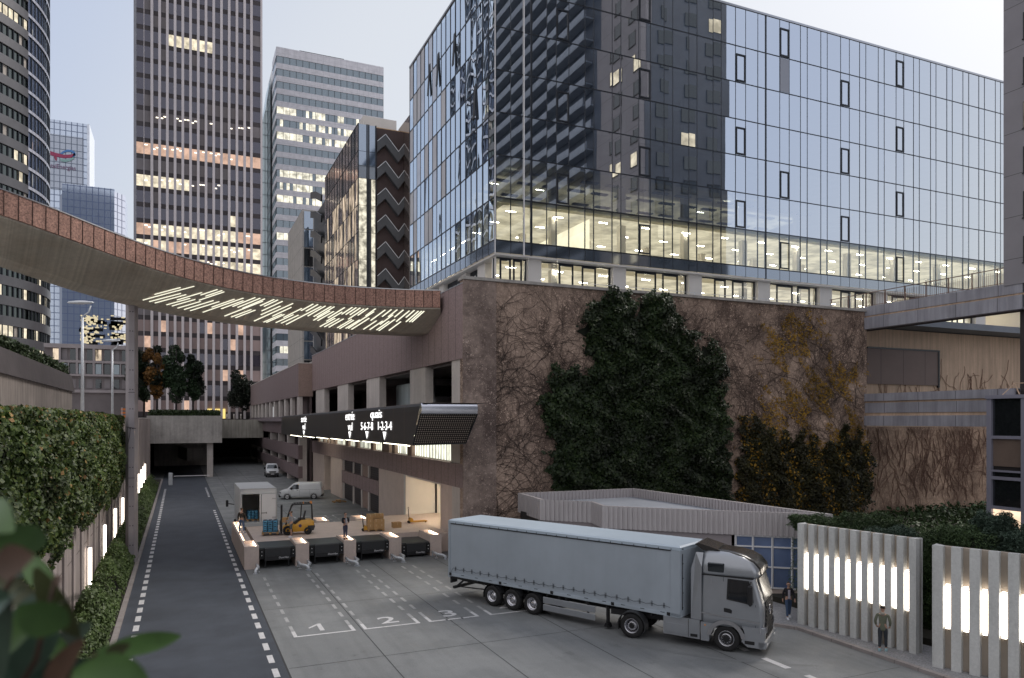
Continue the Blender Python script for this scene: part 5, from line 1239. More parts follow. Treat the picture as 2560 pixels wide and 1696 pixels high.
# wheel guides
G = 'bent steel wheel guides in front of the dock piers'
wn = ['far left dock pier, beside the road', 'second dock pier, on its left', 'second dock pier, on its right', 'third dock pier, on its left', 'third dock pier, on its right', 'fourth dock pier, on its left', 'fourth dock pier, on its right', 'last dock pier, nearest the trailer']
gx_ = [(piers[0][1] - .15, -1)] + [q for i in (1, 2, 3) for q in ((piers[i][0] + .12, 1), (piers[i][1] - .12, -1))] + [(piers[4][0] + .12, 1)]
for i, (x, sgn) in enumerate(gx_):
    t = thing('wheel_guide', 'bent steel pipe wheel guide in front of the ' + wn[i], 'wheel guide', (x, DY - .6, 0), 0, G)
    y0 = DY - .18; P = [(x, y0, .3), (x, y0 - .6, .3), (x, y0 - 1.0, .3), (x + sgn * .1, y0 - 1.2, .3), (x + sgn * .3, y0 - 1.35, .27), (x + sgn * .42, y0 - 1.45, .18), (x + sgn * .45, y0 - 1.48, .02)]
    if sgn < 0: P = [(x + .0, y0, .3), (x + .0, y0 - .7, .3), (x + .02, y0 - .85, .29), (x - .12, y0 - 1.1, .26), (x - .2, y0 - 1.3, .14), (x - .2, y0 - 1.36, .02)]
    mb = MB(); mb.tube(P, .088, 12); ob('pipe', mb, M['galv'], t)
    mb = MB(); mb.tube([(x, y0 - .04, 0), (x, y0 - .04, .28)], .05, 8); ob('post', mb, M['galv'], t); mb = MB(); mb.tube([(x, y0 - .85, 0), (x, y0 - .85, .26)], .02, 6); ob('post', mb, M['galv'], t)
    mb = MB(); e = P[-1]; mb.cbox(e[0] - .13, e[0] + .13, e[1] - .1, e[1] + .1, .008, .025, .005); mb.box(x - .1, x + .1, y0 - .14, y0 + .06, .008, .022); mb.box(x - .1, x + .1, y0 - .93, y0 - .77, .008, .022); ob('foot_plate', mb, M['galv'], t)

# ================= LOADS =================
def pallet(x, y, z, w=1.2, l=.8, rz=0, label='', group=None, nm='pallet'):
    t = thing(nm, label, 'pallet', (x, y, z), rz, group)
    mb = MB()
    for i in range(5): mb.box(-w / 2, w / 2, -l / 2 + i * (l - .1) / 4, -l / 2 + i * (l - .1) / 4 + .1, .12, .142)
    ob('top_board', mb, M['wood'], t, local=True)
    mb = MB()
    for i in (-1, 0, 1):
        for j in (-1, 0, 1): mb.box(i * (w / 2 - .07) - .07, i * (w / 2 - .07) + .07, j * (l / 2 - .06) - .05, j * (l / 2 - .06) + .05, .022, .12)
        mb.box(i * (w / 2 - .07) - .07, i * (w / 2 - .07) + .07, -l / 2, l / 2, 0, .022)
    ob('block', mb, M['wood'], t, local=True); return t
def bags(x, y, z, w, l, nlay, label, rz=0):
    t = thing('bag_stack', label, 'bags', (x, y, z), rz); bm = [M['bagb'], M['bagk']]
    for k in range(nlay):
        for i in range(3):
            for j in range(2):
                a = -w / 2 + i * w / 3; b = -l / 2 + j * l / 2; mb = MB()
                r = [rr(a + .01 + q, a + w / 3 - .01 - q, b + .01 + q, b + l / 2 - .01 - q, .06, z_, 3) for z_, q in ((k * .13, .05), (k * .13 + .03, .0), (k * .13 + .1, .0), (k * .13 + .13, .06))]
                mb.loft(r, smooth=True)
                for fi in range(len(mb.m)): mb.m[fi] = 1 if ((i + j + k) % 2 and fi % 3 == 0) or (fi % 7 == 0) else 0
                ob('bag', mb, bm, t, local=True)
    return t
def pallet_jack(x, y, z, rz, label):
    t = thing('pallet_jack', label, 'pallet jack', (x, y, z), rz, 'yellow hand pallet jacks')
    mb = MB(); mb.cbox(-.55, .6, .1, .26, .08, .15, .01); mb.cbox(-.55, .6, -.26, -.1, .08, .15, .01); ob('forks', mb, M['yellow'], t, local=True)
    mb = MB(); mb.prismy([(-.78, .1), (-.55, .1), (-.55, .32), (-.66, .42), (-.74, .42), (-.78, .3)], -.27, .27); ob('body', mb, M['yellow'], t, local=True)
    mb = MB(); mb.tube([(-.8, 0, .3), (-.84, 0, .7), (-.86, 0, 1.05)], .03, 8); ob('tiller', mb, M['black'], t, local=True)
    mb = MB(); c = (-.86, 0, 1.15); mb.tube([(c[0], .1 * math.sin(a), c[2] + .1 * math.cos(a)) for a in np.linspace(0, 2 * math.pi, 14)], .016, 6); ob('handle', mb, M['black'], t, local=True)
    for dx, dy, r in ((-.82, .06, .1), (-.82, -.1, .1), (.48, .15, .045), (.48, -.21, .045)): mb = MB(); mb.lathe([(0, .01), (0, r), (.06, r), (.06, .01)], (dx, dy, r), 'y', 14); ob('wheel', mb, M['rubber'], t, local=True)
    return t
def carton(x, y, z, w, l, h, rz, label, group=None):
    t = MB(); t.cbox(-w / 2, w / 2, -l / 2, l / 2, 0, h, .008); o = ob('cardboard_box', t, M['card'], None, local=True); o.location = (x, y, z); o.rotation_euler = (0, 0, rz); ROOTLOC[o.name] = (x, y, z)
    tag(o, label, 'box', group)
    s = MB(); s.box(-.03, .03, -l / 2 - .002, l / 2 + .002, h - .002, h + .002); s.box(-.03, .03, -l / 2 - .003, -l / 2 + .001, h * .55, h); ob('tape', s, M['tape'], o, local=True); return o
x, y = W(940, 1328, HD); a_ = -.1
pallet(x, y + .2, HD + .02, 1.2, .9, a_, 'wooden pallet carrying the stacked cardboard boxes on the dock deck')
pallet_jack(x - .05, y + .2, HD, a_, 'yellow hand pallet jack under the pallet of cardboard boxes')
k = 0; bw = .39
for lay in range(3):
    for i in range(3):
        for j in range(2):
            if lay == 2 and j == 0 and i in (1, 2): continue
            lx, ly = (i - 1) * .4, (j - .5) * .44; ca, sa_ = math.cos(a_), math.sin(a_)
            carton(x + lx * ca - ly * sa_, y + .2 + lx * sa_ + ly * ca, HD + .164 + lay * .345, .39, .43, .342, a_,
                   'cardboard box, %s layer, %s row, %s of the stack on the pallet' % (('bottom', 'middle', 'top')[lay], ('front', 'back')[j], ('left end', 'middle', 'right end')[i]), 'cardboard boxes stacked on the pallet')
x, y = W(993, 1320, HD); carton(x, y + .2, HD + .002, .62, .5, .4, .06, 'lone cardboard box on the dock deck right of the loaded pallet')
x, y = W(1040, 1308, HD); pallet_jack(x + .3, y + .2, HD, .05, 'empty yellow hand pallet jack by the lit recess')
x, y = W(848, 1256); pallet(x, y, 0, 1.4, .9, .1, 'pallet lying by the pale pier behind the dock')
carton(x - .1, y, .144, .5, .5, .16, .1, 'flat box on the pallet by the pale pier behind the dock')

# ================= FORKLIFT =================
def wheel(t, x, y, r, wd, rim=M['alu'], side=-1, rr_=.58, dish=.5, name='wheel'):
    """wheel with axle along y; side=-1: outer face towards -y"""
    s = side; c = (x, y, r); mb = MB()
    mb.lathe([(-s * wd, rr_ * r), (-s * wd, r * .93), (-s * wd * .85, r), (-s * wd * .15, r), (0, r * .93), (0, rr_ * r + .01), (-s * .02, rr_ * r)], c, 'y', 28)
    w_ = ob(name, mb, M['rubber'], t, local=True); mb = MB(); q = rr_ * r
    mb.lathe([(-s * .0, q + .012), (s * .012, q), (-s * .03, q * .93), (-s * wd * dish, q * .82), (-s * wd * dish, q * .45), (-s * wd * .15, q * .38), (-s * wd * .1, q * .3), (-s * wd * .1, .001)], c, 'y', 28)
    ri = ob('rim', mb, rim, w_, local=True); mb = MB()
    for k in range(10):
        a = 2 * math.pi * k / 10; mb.lathe([(s * -wd * dish + s * .004, .001), (s * -wd * dish + s * .004, q * .1)], (x + q * .64 * math.cos(a), y, r + q * .64 * math.sin(a)), 'y', 8)
    ob('hub_cap', mb, M['black'], w_, local=True); return w_
x, y = W(742, 1338, HD); FK = thing('forklift', 'yellow and black forklift carrying a pallet of blue bags on the dock deck', 'forklift', (x + .1, y + .55, HD), R(180 - 8)); t = FK
mb = MB(); mb.prismy([(.95, .28), (.95, .62), (.55, .72), (.1, .72), (-.25, 1.0), (-.85, 1.02), (-1.12, .9), (-1.15, .45), (-.8, .25), (.3, .2)], -.5, .5); o = ob('body', mb, M['yellow'], t, local=True); smooth_by(o)
mb = MB(); mb.prismy([(-.75, .2), (-1.12, .3), (-1.2, .55), (-1.16, .62), (-.7, .62)], -.53, .53); mb.prismy([(.1, .725), (-.22, .99), (.0, 1.02), (.3, .8)], -.3, .3); ob('counterweight', mb, M['blackp'], t, local=True)
mb = MB(); mb.box(-.55, -.05, -.25, .25, 1.0, 1.12); mb.prismy([(-.5, 1.12), (-.6, 1.6), (-.5, 1.62), (-.38, 1.14)], -.24, .24); ob('seat', mb, M['blackp'], t, local=True)
mb = MB()
for yy_ in (-.46, .46):
    mb.tube([(.75, yy_, .7), (.62, yy_, 1.25), (.38, yy_, 1.95), (.25, yy_, 2.1), (-.9, yy_, 2.12), (-.98, yy_, 2.0), (-1.02, yy_, 1.0)], .045, 8); mb.tube([(-.3, yy_, 2.1), (-.22, yy_, 1.0)], .035, 8)
for x_ in np.linspace(-.85, .25, 7): mb.seg((x_, -.46, 2.12), (x_, .46, 2.12), .04)
ob('overhead_guard', mb, M['black'], t, local=True)
mb = MB(); 
for yy_ in (-.26, .26): mb.box(.98, 1.1, yy_ - .06, yy_ + .06, .1, 2.05)
for z_ in (.35, 1.1, 1.75, 2.0): mb.box(1.0, 1.08, -.2, .2, z_, z_ + .07)
mb.box(.98, 1.06, -.04, .04, .2, 1.9); ob('mast', mb, M['black'], t, local=True)
mb = MB(); mb.box(1.12, 1.18, -.5, .5, .12, .2); mb.box(1.12, 1.18, -.5, .5, .45, .52)
for q in np.linspace(-.48, .48, 7): mb.box(1.12, 1.16, q - .02, q + .02, .2, .95)
mb.box(1.12, 1.16, -.5, .5, .95, 1.); ob('carriage', mb, M['black'], t, local=True)
for q in (-.25, .25): mb = MB(); mb.box(1.18, 2.2, q - .06, q + .06, .04, .08); ob('fork', mb, M['black'], t, local=True)
mb = MB(); mb.tube([(.4, 0, .75), (.3, 0, 1.15)], .025, 6); mb.tube([(.3 + .12 * math.cos(a) * .5, .17 * math.sin(a), 1.17 + .1 * math.cos(a)) for a in np.linspace(0, 2 * math.pi, 14)], .014, 6); ob('steering_wheel', mb, M['black'], t, local=True)
for q in (-.4, .4): mb = MB(); mb.box(-1.0, -.86, q - .07, q + .07, 2.14, 2.22); mb.box(-.45, -.38, q - .05, q + .05, 2.14, 2.2); ob('warning_lamp', mb, M['orange'], t, local=True)
mb = MB(); mb.lathe([(-.004, .001), (-.004, .11)], (-.2, .505 + .006, .62), 'y', 16); ob('emblem', mb, mat('emblem_dark', (.08, .05, .12), .5), t, local=True)
for x_, r in ((.62, .33), (-.72, .26)):
    for s in (-1, 1): wheel(t, x_, s * .58, r, .22, M['black'], s, .55)
u = Vector((math.cos(R(172)), math.sin(R(172)))); lx, ly = FK.location.x + u.x * 1.78, FK.location.y + u.y * 1.78
pallet(lx, ly, HD + .1, 1.1, 1.0, R(172), 'pallet on the forklift forks under the blue bags')
bags(lx, ly, HD + .25, 1.0, .95, 6, 'stack of blue and black bags on the forklift pallet', R(172))

# ================= BOX TRUCK BEHIND THE DOCK =================
x0 = onY(600.6, 0, 59.6)[0]; x1 = onY(691, 0, 59.6)[0]; BT = thing('delivery_truck', 'white box delivery truck backed to the dock with one rear door open', 'truck', ((x0 + x1) / 2, 62, 0)); t = BT; ya, yb = 59.6, 66.0; zt, zb = 3.95, 1.42
bw_ = mat('box_white', (.62, .64, .66), .45, var=.05)
mb = MB(); mb.box(x0, x0 + .06, ya, yb, zb, zt); mb.box(x1 - .06, x1, ya, yb, zb, zt); mb.box(x0, x1, yb, yb + .06, zb, zt); mb.box(x0, x1, ya, yb, zt - .001, zt + .07); mb.box(x0 + .06, x1 - .06, ya + .05, yb, zb, zb + .06); mb.box(x0 + .061, x1 - .061, ya, ya + .05, zt - .32, zt - .01); mb.box(x0, x1, ya - .03, ya + .0, zb - .25, zb + .04); bx_ = ob('cargo_box', mb, bw_, t)
mb = MB(); mb.box(x0 + .07, x1 - .07, yb - .1, yb - .02, zb, zt - .1); ob('inner_lining', mb, mat('cargo_dark', (.5, .48, .46), .8), bx_)
mb = MB()
for a in ((x0 - .02, x0 + .05), (x1 - .05, x1 + .02)): mb.box(a[0], a[1], ya - .03, ya + .03, zb, zt + .03)
mb.box(x0 - .02, x1 + .02, ya - .035, ya + .03, zt + .03, zt + .09); ob('frame', mb, M['alu'], bx_)
xm = x0 + (x1 - x0) * .53
mb = MB(); mb.cbox(xm, x1 - .06, ya - .05, ya, zb + .06, zt - .34, .01); dr = ob('rear_door', mb, M['white'], t)
mb = MB(); mb.tube([(xm + .12, ya - .07, zb + .1), (xm + .12, ya - .07, zt - .36)], .018, 6); mb.seg((xm + .12, ya - .08, zb + .75), (xm + .5, ya - .08, zb + .75), .04); mb.seg((xm + .5, ya - .08, zb + .68), (xm + .5, ya - .08, zb + .82), .03); ob('lock_bar', mb, M['darkm'], dr)
mb = MB()
for z in (zb + .35, zt - .75): mb.box(x1 - .32, x1 - .02, ya - .075, ya - .05, z, z + .07)
ob('hinge', mb, M['alu'], dr)
mb = MB(); mb.box(x0 + .08, x0 + .12, ya - .02, ya + 1.1, zb + .06, zt - .34); ob('rear_door', mb, M['white'], t, 'rear door folded open inside the left edge')
mb = MB(); mb.box(x0 + .3, x1 - .3, ya + .2, yb, .85, 1.35); mb.box(x0 + .1, x1 - .1, ya, ya + .1, .62, .78); ob('chassis', mb, M['black'], t)
mb = MB(); mb.loft([rr(x0 + .15, x1 - .15, yb + .15, yb + 2.0 + k, .25, z) for z, k in ((.5, .1), (1.4, .1), (1.9, 0), (2.7, -.5), (2.85, -.8))]); ob('cab', mb, M['white'], t)
for x_, s in ((x0 + .02, -1), (x1 - .02, 1)):
    for y_ in (61.5, 66.9): mb = MB(); mb.lathe([(0, .25), (0, .42), (-s * .06, .45), (-s * .28, .45)], (x_, y_, .45), 'x', 20); ob('wheel', mb, M['rubber'], t)
mb = MB(); mb.cbox(x0 - .62, x0 - .42, yb + 1.0, yb + 1.1, 1.95, 2.5, .03); mb.seg((x0 - .42, yb + 1.05, 2.2), (x0 + .1, yb + 1.05, 2.1), .06); ob('mirror', mb, M['black'], t)
pallet((x0 + x1) / 2 - .35, ya + 1.2, zb + .06, .9, .8, .05, 'pallet inside the open delivery truck'); bags((x0 + x1) / 2 - .35, ya + 1.2, zb + .205, .8, .75, 5, 'stack of blue and black bags inside the open delivery truck', .05)

# ================= VANS =================
def van(t, L=4.9, hw=.95, Hh=1.95, flat=False):
    body = mat('van_white', (.72, .74, .76), .3, var=.03, coat=.5, obj=True) if 'van_white' not in bpy.data.materials else bpy.data.materials['van_white']
    xb = -L / 2; xf = L / 2
    prof = [(.28, xf - .06, xb + .08, hw - .08), (.42, xf, xb, hw - .02), (.75, xf, xb, hw), (.95, xf - .08, xb, hw), (1.08, xf - .35, xb, hw - .01), (1.2, xf - .85, xb, hw - .03), (1.5, xf - 1.2, xb + .03, hw - .07), (1.78, xf - 1.55, xb + .08, hw - .13), (1.9, xf - 1.8, xb + .16, hw - .2), (Hh, xf - 2.05, xb + .35, hw - .38)]
    if flat: prof = [(z, a, max(b, .3) if True else b, c) for z, a, b, c in prof]; prof = [(z * 1.12, a, .35, c) for z, a, b, c in prof]
    mb = MB(); mb.loft([rr(b, a, -c, c, .16 if z < 1.1 else .22, z, 5) for z, a, b, c in prof]); ob('body', mb, body, t, local=True)
    def hwz(z):
        for (z0, _, _, c0), (z1, _, _, c1) in zip(prof, prof[1:]):
            if z0 <= z <= z1: return c0 + (c1 - c0) * (z - z0) / (z1 - z0)
        return prof[-1][3]
    def xfz(z):
        for (z0, a0, _, c0), (z1, a1, _, c1) in zip(prof, prof[1:]):
            if z0 <= z <= z1: return a0 + (a1 - a0) * (z - z0) / (z1 - z0)
        return prof[-1][1]
    k = 1.12 if flat else 1
    for s in (-1, 1):
        z0, z1 = 1.2 * k, 1.72 * k; xa = xf - 1.25; mb = MB()
        P = [(xa + .1, z0), (xf - 2.25, z0 - .02), (xf - 2.25, z1), (xfz(z1) - .2, z1)]; mb.add([(x_, s * (hwz(z) + .012), z) for x_, z in P], [(0, 1, 2, 3)]); w_ = ob('side_window', mb, M['tglass'], t, local=True)
        mb = MB(); mb.cbox(xf - 1.55, xf - 1.35, min(s * (hw + .02), s * (hw + .26)), max(s * (hw + .02), s * (hw + .26)), 1.15 * k, 1.42 * k, .03); ob('mirror', mb, M['black'], t, local=True)
        if not flat:
            mb = MB()
            for xx in (xf - 1.15, xf - 2.35, xf - 3.5): mb.box(xx - .006, xx + .006, s * (hw + .004) - .003, s * (hw + .004) + .003, .45, 1.15)
            mb.box(xb + .3, xf - 2.35, s * (hw + .002) - .003, s * (hw + .002) + .003, 1.12, 1.135); mb.box(xf - 2.2, xf - 2.02, s * (hw + .01) - .01, s * (hw + .01) + .01, 1.04, 1.08); ob('door_seam', mb, M['darkm'], t, local=True)
            mb = MB(); mb.box(xb - .005, xb + .03, s * (hw - .18) - .05, s * (hw - .18) + .05, .9, 1.35); ob('tail_light', mb, mat('tail_red', (.35, .02, .02), .3) if 'tail_red' not in bpy.data.materials else bpy.data.materials['tail_red'], t, local=True)
        mb = MB(); mb.lathe([(0, .37), (0, .4), (-s * .02, .4)], (xf - .95, s * (hw + .006), .34), 'y', 20); ob('wheel_arch', mb, M['blackp'], t, local=True)
        if not flat: mb = MB(); mb.lathe([(0, .37), (0, .4), (-s * .02, .4)], (xb + .95, s * (hw + .006), .34), 'y', 20); ob('wheel_arch', mb, M['blackp'], t, local=True)
        for xx in (xf - .95, xb + .95): wheel(t, xx, s * (hw + .01), .33, .2, M['alu'], s, .66, .2)
        mb = MB(); mb.add([(xfz(.78 * k) + .015, s * .88, .72 * k), (xfz(.78 * k) + .015, s * .5, .74 * k), (xfz(.95 * k) + .015, s * .52, .92 * k), (xfz(.95 * k) - .12, s * .9, .93 * k)], [(0, 1, 2, 3)]); mb.box(xf - .25, xf - .02, min(s * (hw - .06), s * (hw + .01)), max(s * (hw - .06), s * (hw + .01)), .72 * k, .92 * k); ob('headlight', mb, M['chrome'], t, local=True)
    mb = MB(); P = [(1.24 * k, .82), (1.74 * k, .68)]; mb.add([(xfz(P[0][0]) + .02, -P[0][1], P[0][0]), (xfz(P[0][0]) + .02, P[0][1], P[0][0]), (xfz(P[1][0]) + .02, P[1][1], P[1][0]), (xfz(P[1][0]) + .02, -P[1][1], P[1][0])], [(0, 1, 2, 3)]); ob('windscreen', mb, M['tglass'], t, local=True)
    mb = MB(); mb.loft([rr(xf - .3, xf + .04, -hw + .02, hw - .02, .12, z, 4) for z in (.26 * k, .3 * k, .58 * k, .62 * k)]); mb.box(xf - .1, xf + .02, -.5, .5, .68 * k, .88 * k); ob('bumper', mb, M['blackp'], t, local=True)
    mb = MB(); mb.box(xf + .042, xf + .05, -.26, .26, .42 * k, .53 * k); ob('number_plate', mb, M['white'], t, local=True)
    if flat:
        mb = MB(); mb.box(xb, .3, -hw, hw, .95, 1.02); mb.box(xb, .3, -hw, -hw + .04, 1.02, 1.4); mb.box(xb, .3, hw - .04, hw, 1.02, 1.4); mb.box(.26, .3, -hw, hw, 1.02, 1.9); ob('flatbed', mb, M['alu'], t, local=True)
    else:
        mb = MB(); mb.loft([rr(xb - .03, xb + .25, -hw + .02, hw - .02, .08, z, 4) for z in (.3, .55)]); ob('bumper', mb, M['blackp'], t, local=True)
x, y = W(748, 1249); van(thing('panel_van', 'white panel van parked side on behind the dock', 'van', (x + .4, y + .9, 0), math.atan2(.27, -.96)))
x, y = W(683, 1194); van(thing('pickup_van', 'small white flatbed van facing the camera near the far car park ramp', 'van', (x, y + 2.6, 0), R(-92)), 5.0, .98, 1.95, True)
# ================= ARTICULATED TRUCK =================
ST = thing('semi_truck', 'silver articulated truck with plain grey curtain trailer crossing the yard', 'truck', (12.8, 36.9, 0))
TD = Vector((.445, -.8955)).normalized(); tr = Vector((-TD.y, TD.x))      # left of travel = away from camera
silver = mat('truck_silver', (.36, .38, .41), .32, .5, var=.04, vs=2, coat=.4, obj=False)
curt = mat('curtain_grey', (.37, .42, .475), .5, var=.07, vs=.5, bump=.12, bs=.9, streak=.03)
Mt = Matrix.Translation((12.8, 36.9, 0)) @ Matrix.Rotation(math.atan2(TD.y, TD.x), 4, 'Z') @ Matrix.Translation((0, 1.25, 0))
def TB_(): m = MB(); m.T = Mt; return m
LT = 13.2; zt, zb = 4.05, 1.16; hw = 1.25
mb = TB_(); mb.cbox(.05, LT - .05, -hw + .03, hw - .03, zb + .05, zt - .05, .04); bx = ob('trailer_box', mb, curt, ST)
mb = TB_(); mb.loft([[(-.02 + k, -hw + k, z), (LT + .02 - k, -hw + k, z), (LT + .02 - k, hw - k, z), (-.02 + k, hw - k, z)] for z, k in ((zt - .16, 0), (zt - .04, 0), (zt + .02, .1))], smooth=False); ob('roof', mb, mat('trailer_roof', (.42, .5, .58), .45, var=.05, vs=.4), bx)
mb = TB_(); mb.box(.15, LT - .4, -hw - .004, -hw + .03, zt - .21, zt - .17); mb.box(.15, LT - .4, hw - .03, hw + .004, zt - .21, zt - .17); ob('curtain_rail', mb, M['black'], bx)
mb = TB_()
for i in range(22): x = .5 + i * .585; mb.box(x, x + .02, -hw - .012, -hw + .01, zt - .17, zt - .1)
ob('rail_clip', mb, M['black'], bx)
# bottom of curtain: cord, buckles, reflective ribs, dark squares
mb = TB_(); n = 22; P = [(.1, -hw - .01, zb + .1), (.35, -hw - .012, zb + .42)]
for i in range(n): x = .5 + i * .57; P += [(x, -hw - .012, zb + .40), (x + .28, -hw - .012, zb + .345)]
mb.tube(P, .008, 4); ob('strap_cord', mb, M['darkm'], bx)
for i in range(n): mb = TB_(); x = .5 + i * .57; mb.box(x - .03, x - .018, -hw - .012, -hw + .0, zb + .28, zb + .5); mb.box(x + .018, x + .03, -hw - .012, -hw + .0, zb + .28, zb + .5); mb.box(x - .018, x + .018, -hw - .012, -hw + .0, zb + .38, zb + .4); ob('buckle', mb, M['darkm'], bx)
mb = TB_(); mb.box(.0, LT, -hw - .006, hw + .006, zb - .02, zb + .13); sill = ob('side_rail', mb, mat('rail_grey', (.4, .46, .52), .5), bx)
mb = TB_()
for x in (.05, 3.45, 6.6, 9.9, 12.6): mb.box(x, x + .16, -hw - .012, -hw + .0, zb + .0, zb + .14)
ob('marker', mb, M['black'], bx)
for i in range(13): mb = TB_(); x = .9 + i * .95; mb.box(x, x + .2, -hw - .009, -hw, zb + .09, zb + .115); ob('hook', mb, M['darkm'], bx)
mb = TB_(); mb.box(-.03, .08, -hw - .005, -hw + .14, zb - .1, zt - .03); ob('corner_post', mb, curt, bx); mb = TB_(); mb.box(-.03, .08, hw - .14, hw + .005, zb - .1, zt - .03); ob('corner_post', mb, curt, bx); mb = TB_(); mb.box(LT - .42, LT - .0, -hw - .006, -hw + .1, zb, zt - .17); mb.box(LT - .0, LT + .03, -hw + .02, hw - .02, zb, zt - .16); ob('corner_post', mb, curt, bx)
mb = TB_()
for i in range(5): mb.tube([(LT + .05, -hw + .12, zb + .4 + i * .6), (LT + .08, -hw + .12, zb + .4 + i * .6)], .03, 6)
mb.seg((LT + .05, -hw + .12, zb + .3), (LT + .05, -hw + .12, zt - .3), .02); ob('lacing', mb, M['black'], bx)
mb = TB_(); mb.box(.4, LT - 1.2, -.55, -.42, .78, zb - .02); mb.box(.4, LT - 1.2, .42, .55, .78, zb - .02); mb.box(.1, 1.9, -hw + .1, hw - .1, zb - .16, zb - .03); mb.box(10.5, 12.6, -.9, .9, 1.0, zb - .02)
for x in np.arange(.8, 12.5, 1.1): mb.box(x, x + .08, -hw + .06, hw - .06, zb - .16, zb - .04)
mb.box(2.4, 6., -.9, .9, .6, .8); ob('chassis', mb, M['black'], ST)
mb = TB_(); mb.box(.25, .4, -1.2, 1.2, .5, .62); mb.seg((.32, -.9, .6), (.9, -.9, 1.05), .08); mb.seg((.32, .9, .6), (.9, .9, 1.05), .08); mb.seg((.32, -.9, .56), (2.2, -.9, .66), .05); mb.box(.02, .1, -1.15, -.7, .75, 1.05); ob('rear_underrun', mb, M['blackp'], ST)
for x in (2.97, 4.24, 5.5):
    for s in (-1, 1):
        w0 = len(bpy.data.objects); m = MB()
        # wheels built in trailer space
        r = .51; c = (x, s * (hw - .02), r)
        m = TB_(); m.lathe([(-s * .34, .3), (-s * .34, r * .94), (-s * .3, r), (-s * .05, r), (0, r * .94), (.0, .3), (-s * .02, .29)], c, 'y', 32); wo = ob('wheel', m, M['rubber'], ST)
        m = TB_(); m.lathe([(s * .004, .305), (s * .012, .285), (-s * .03, .27), (-s * .12, .25), (-s * .13, .14), (-s * .06, .12), (-s * .04, .09), (-s * .04, .001)], c, 'y', 32); ob('rim', m, M['chrome'], wo)
        m = TB_()
        for k in range(10): a = 2 * math.pi * k / 10; m.lathe([(-s * .123, .001), (-s * .123, .028)], (x + .195 * math.cos(a), s * (hw - .02), r + .195 * math.sin(a)), 'y', 8)
        ob('rim_hole', m, M['black'], wo)
        if s < 0:
            m = TB_(); a0 = [R(a) for a in np.linspace(25 if x > 3 else 20, 155 if x > 3 else 195, 10)]; m.add([(x + (r + .07) * math.cos(a), y, r + (r + .07) * math.sin(a)) for a in a0 for y in (-hw + .02, -hw + .4)], [(2 * i, 2 * i + 1, 2 * i + 3, 2 * i + 2) for i in range(9)]); ob('mudguard', m, M['blackp'], ST)
mb = TB_(); mb.tube([(3.1, -.6, .65), (4.0, -.6, .65)], .16, 12); mb.tube([(4.5, -.6, .65), (5.3, -.6, .65)], .16, 12); ob('air_tank', mb, M['alu'], ST)
for z0, z1 in ((.66, .95), (.32, .6)):
    mb = TB_(); mb.cbox(6.15, 9.05, -hw + .02, -hw + .07, z0, z1, .012); ob('side_guard', mb, silver, ST)
mb = TB_(); mb.box(7., 7.08, -hw + .07, -hw + .12, .35, 1.1); mb.box(8.6, 8.68, -hw + .07, -hw + .12, .35, 1.1); ob('guard_bracket', mb, M['black'], ST)
for y in (-.95, .95):
    mb = TB_(); mb.box(9.5, 9.62, y - .06, y + .06, .25, zb - .05); mb.prismy([(9.42, .1), (9.7, .1), (9.62, .27), (9.5, .27)], y - .14, y + .14); ob('landing_leg', mb, M['black'], ST)
# ---- tractor ----
sc_ = Vector((20.82, 24.45)); TT = Vector((.62, -.785)).normalized(); rzt = math.atan2(TT.y, TT.x)
Mc = Matrix.Translation((sc_.x, sc_.y, 0)) @ Matrix.Rotation(rzt, 4, 'Z')
def CB_(): m = MB(); m.T = Mc; return m
hc = 1.2
prof = [(1.02, 1.40, -1.0, hc), (1.3, 1.44, -1.0, hc + .02), (1.9, 1.43, -1.0, hc + .02), (2.08, 1.40, -1.0, hc + .01), (2.5, 1.28, -1.0, hc - .02), (2.95, 1.14, -1.0, hc - .05), (3.02, 1.14, -1.0, hc - .05)]
mb = CB_(); mb.loft([rr(b, a, -c, c, .2, z, 6) for z, a, b, c in prof]); cab = ob('cab', mb, silver, ST)
p2 = [(3.02, 1.2, -1.02, hc - .04), (3.12, 1.26, -1.02, hc - .03), (3.35, 1.22, -1.02, hc - .05), (3.6, 1.02, -1.0, hc - .12), (3.78, .7, -.98, hc - .24), (3.9, .2, -.95, hc - .4), (3.96, -.3, -.9, hc - .55)]
mb = CB_(); mb.loft([rr(b, a, -c, c, .25, z, 6) for z, a, b, c in p2]); rf = ob('high_roof', mb, silver, ST)
mb = CB_(); p3 = [(3.0, 1.24, .75, .82), (3.14, 1.31, .6, .95), (3.36, 1.27, .45, .98), (3.62, 1.05, .0, .98), (3.82, .72, -.6, .88), (3.93, .25, -.97, .74), (3.99, -.3, -.97, .6)]
mb.loft([rr(b, a, -c, c, .2, z, 6) for z, a, b, c in p3]); ob('roof_visor', mb, mat('visor_dark', (.045, .042, .04), .25, .3, coat=.5), rf)
mb = CB_(); mb.prismy([(-.35, 3.96), (-1.2, 4.2), (-1.35, 4.14), (-1.0, 3.9)], -.78, .78); ob('roof_deflector', mb, bpy.data.materials['visor_dark'], rf)
for s in (-1, 1):
    mb = CB_(); mb.add([(-.98, s * (hc - .0), 1.15), (-1.42, s * (hc - .06), 1.15), (-1.42, s * (hc - .1), 3.2), (-1.25, s * (hc - .2), 3.85), (-.95, s * (hc - .22), 3.85), (-.98, s * (hc - .04), 3.3)] + [(x, s * (y - .05), z) for x, y, z in ((-.98, hc, 1.15), (-1.42, hc - .06, 1.15), (-1.42, hc - .1, 3.2), (-1.25, hc - .2, 3.85), (-.95, hc - .22, 3.85), (-.98, hc - .04, 3.3))], [(0, 1, 2, 3, 4, 5), (11, 10, 9, 8, 7, 6)] + [(i, (i + 1) % 6, 6 + (i + 1) % 6, 6 + i) for i in range(6)]); ob('side_fairing', mb, silver, cab)
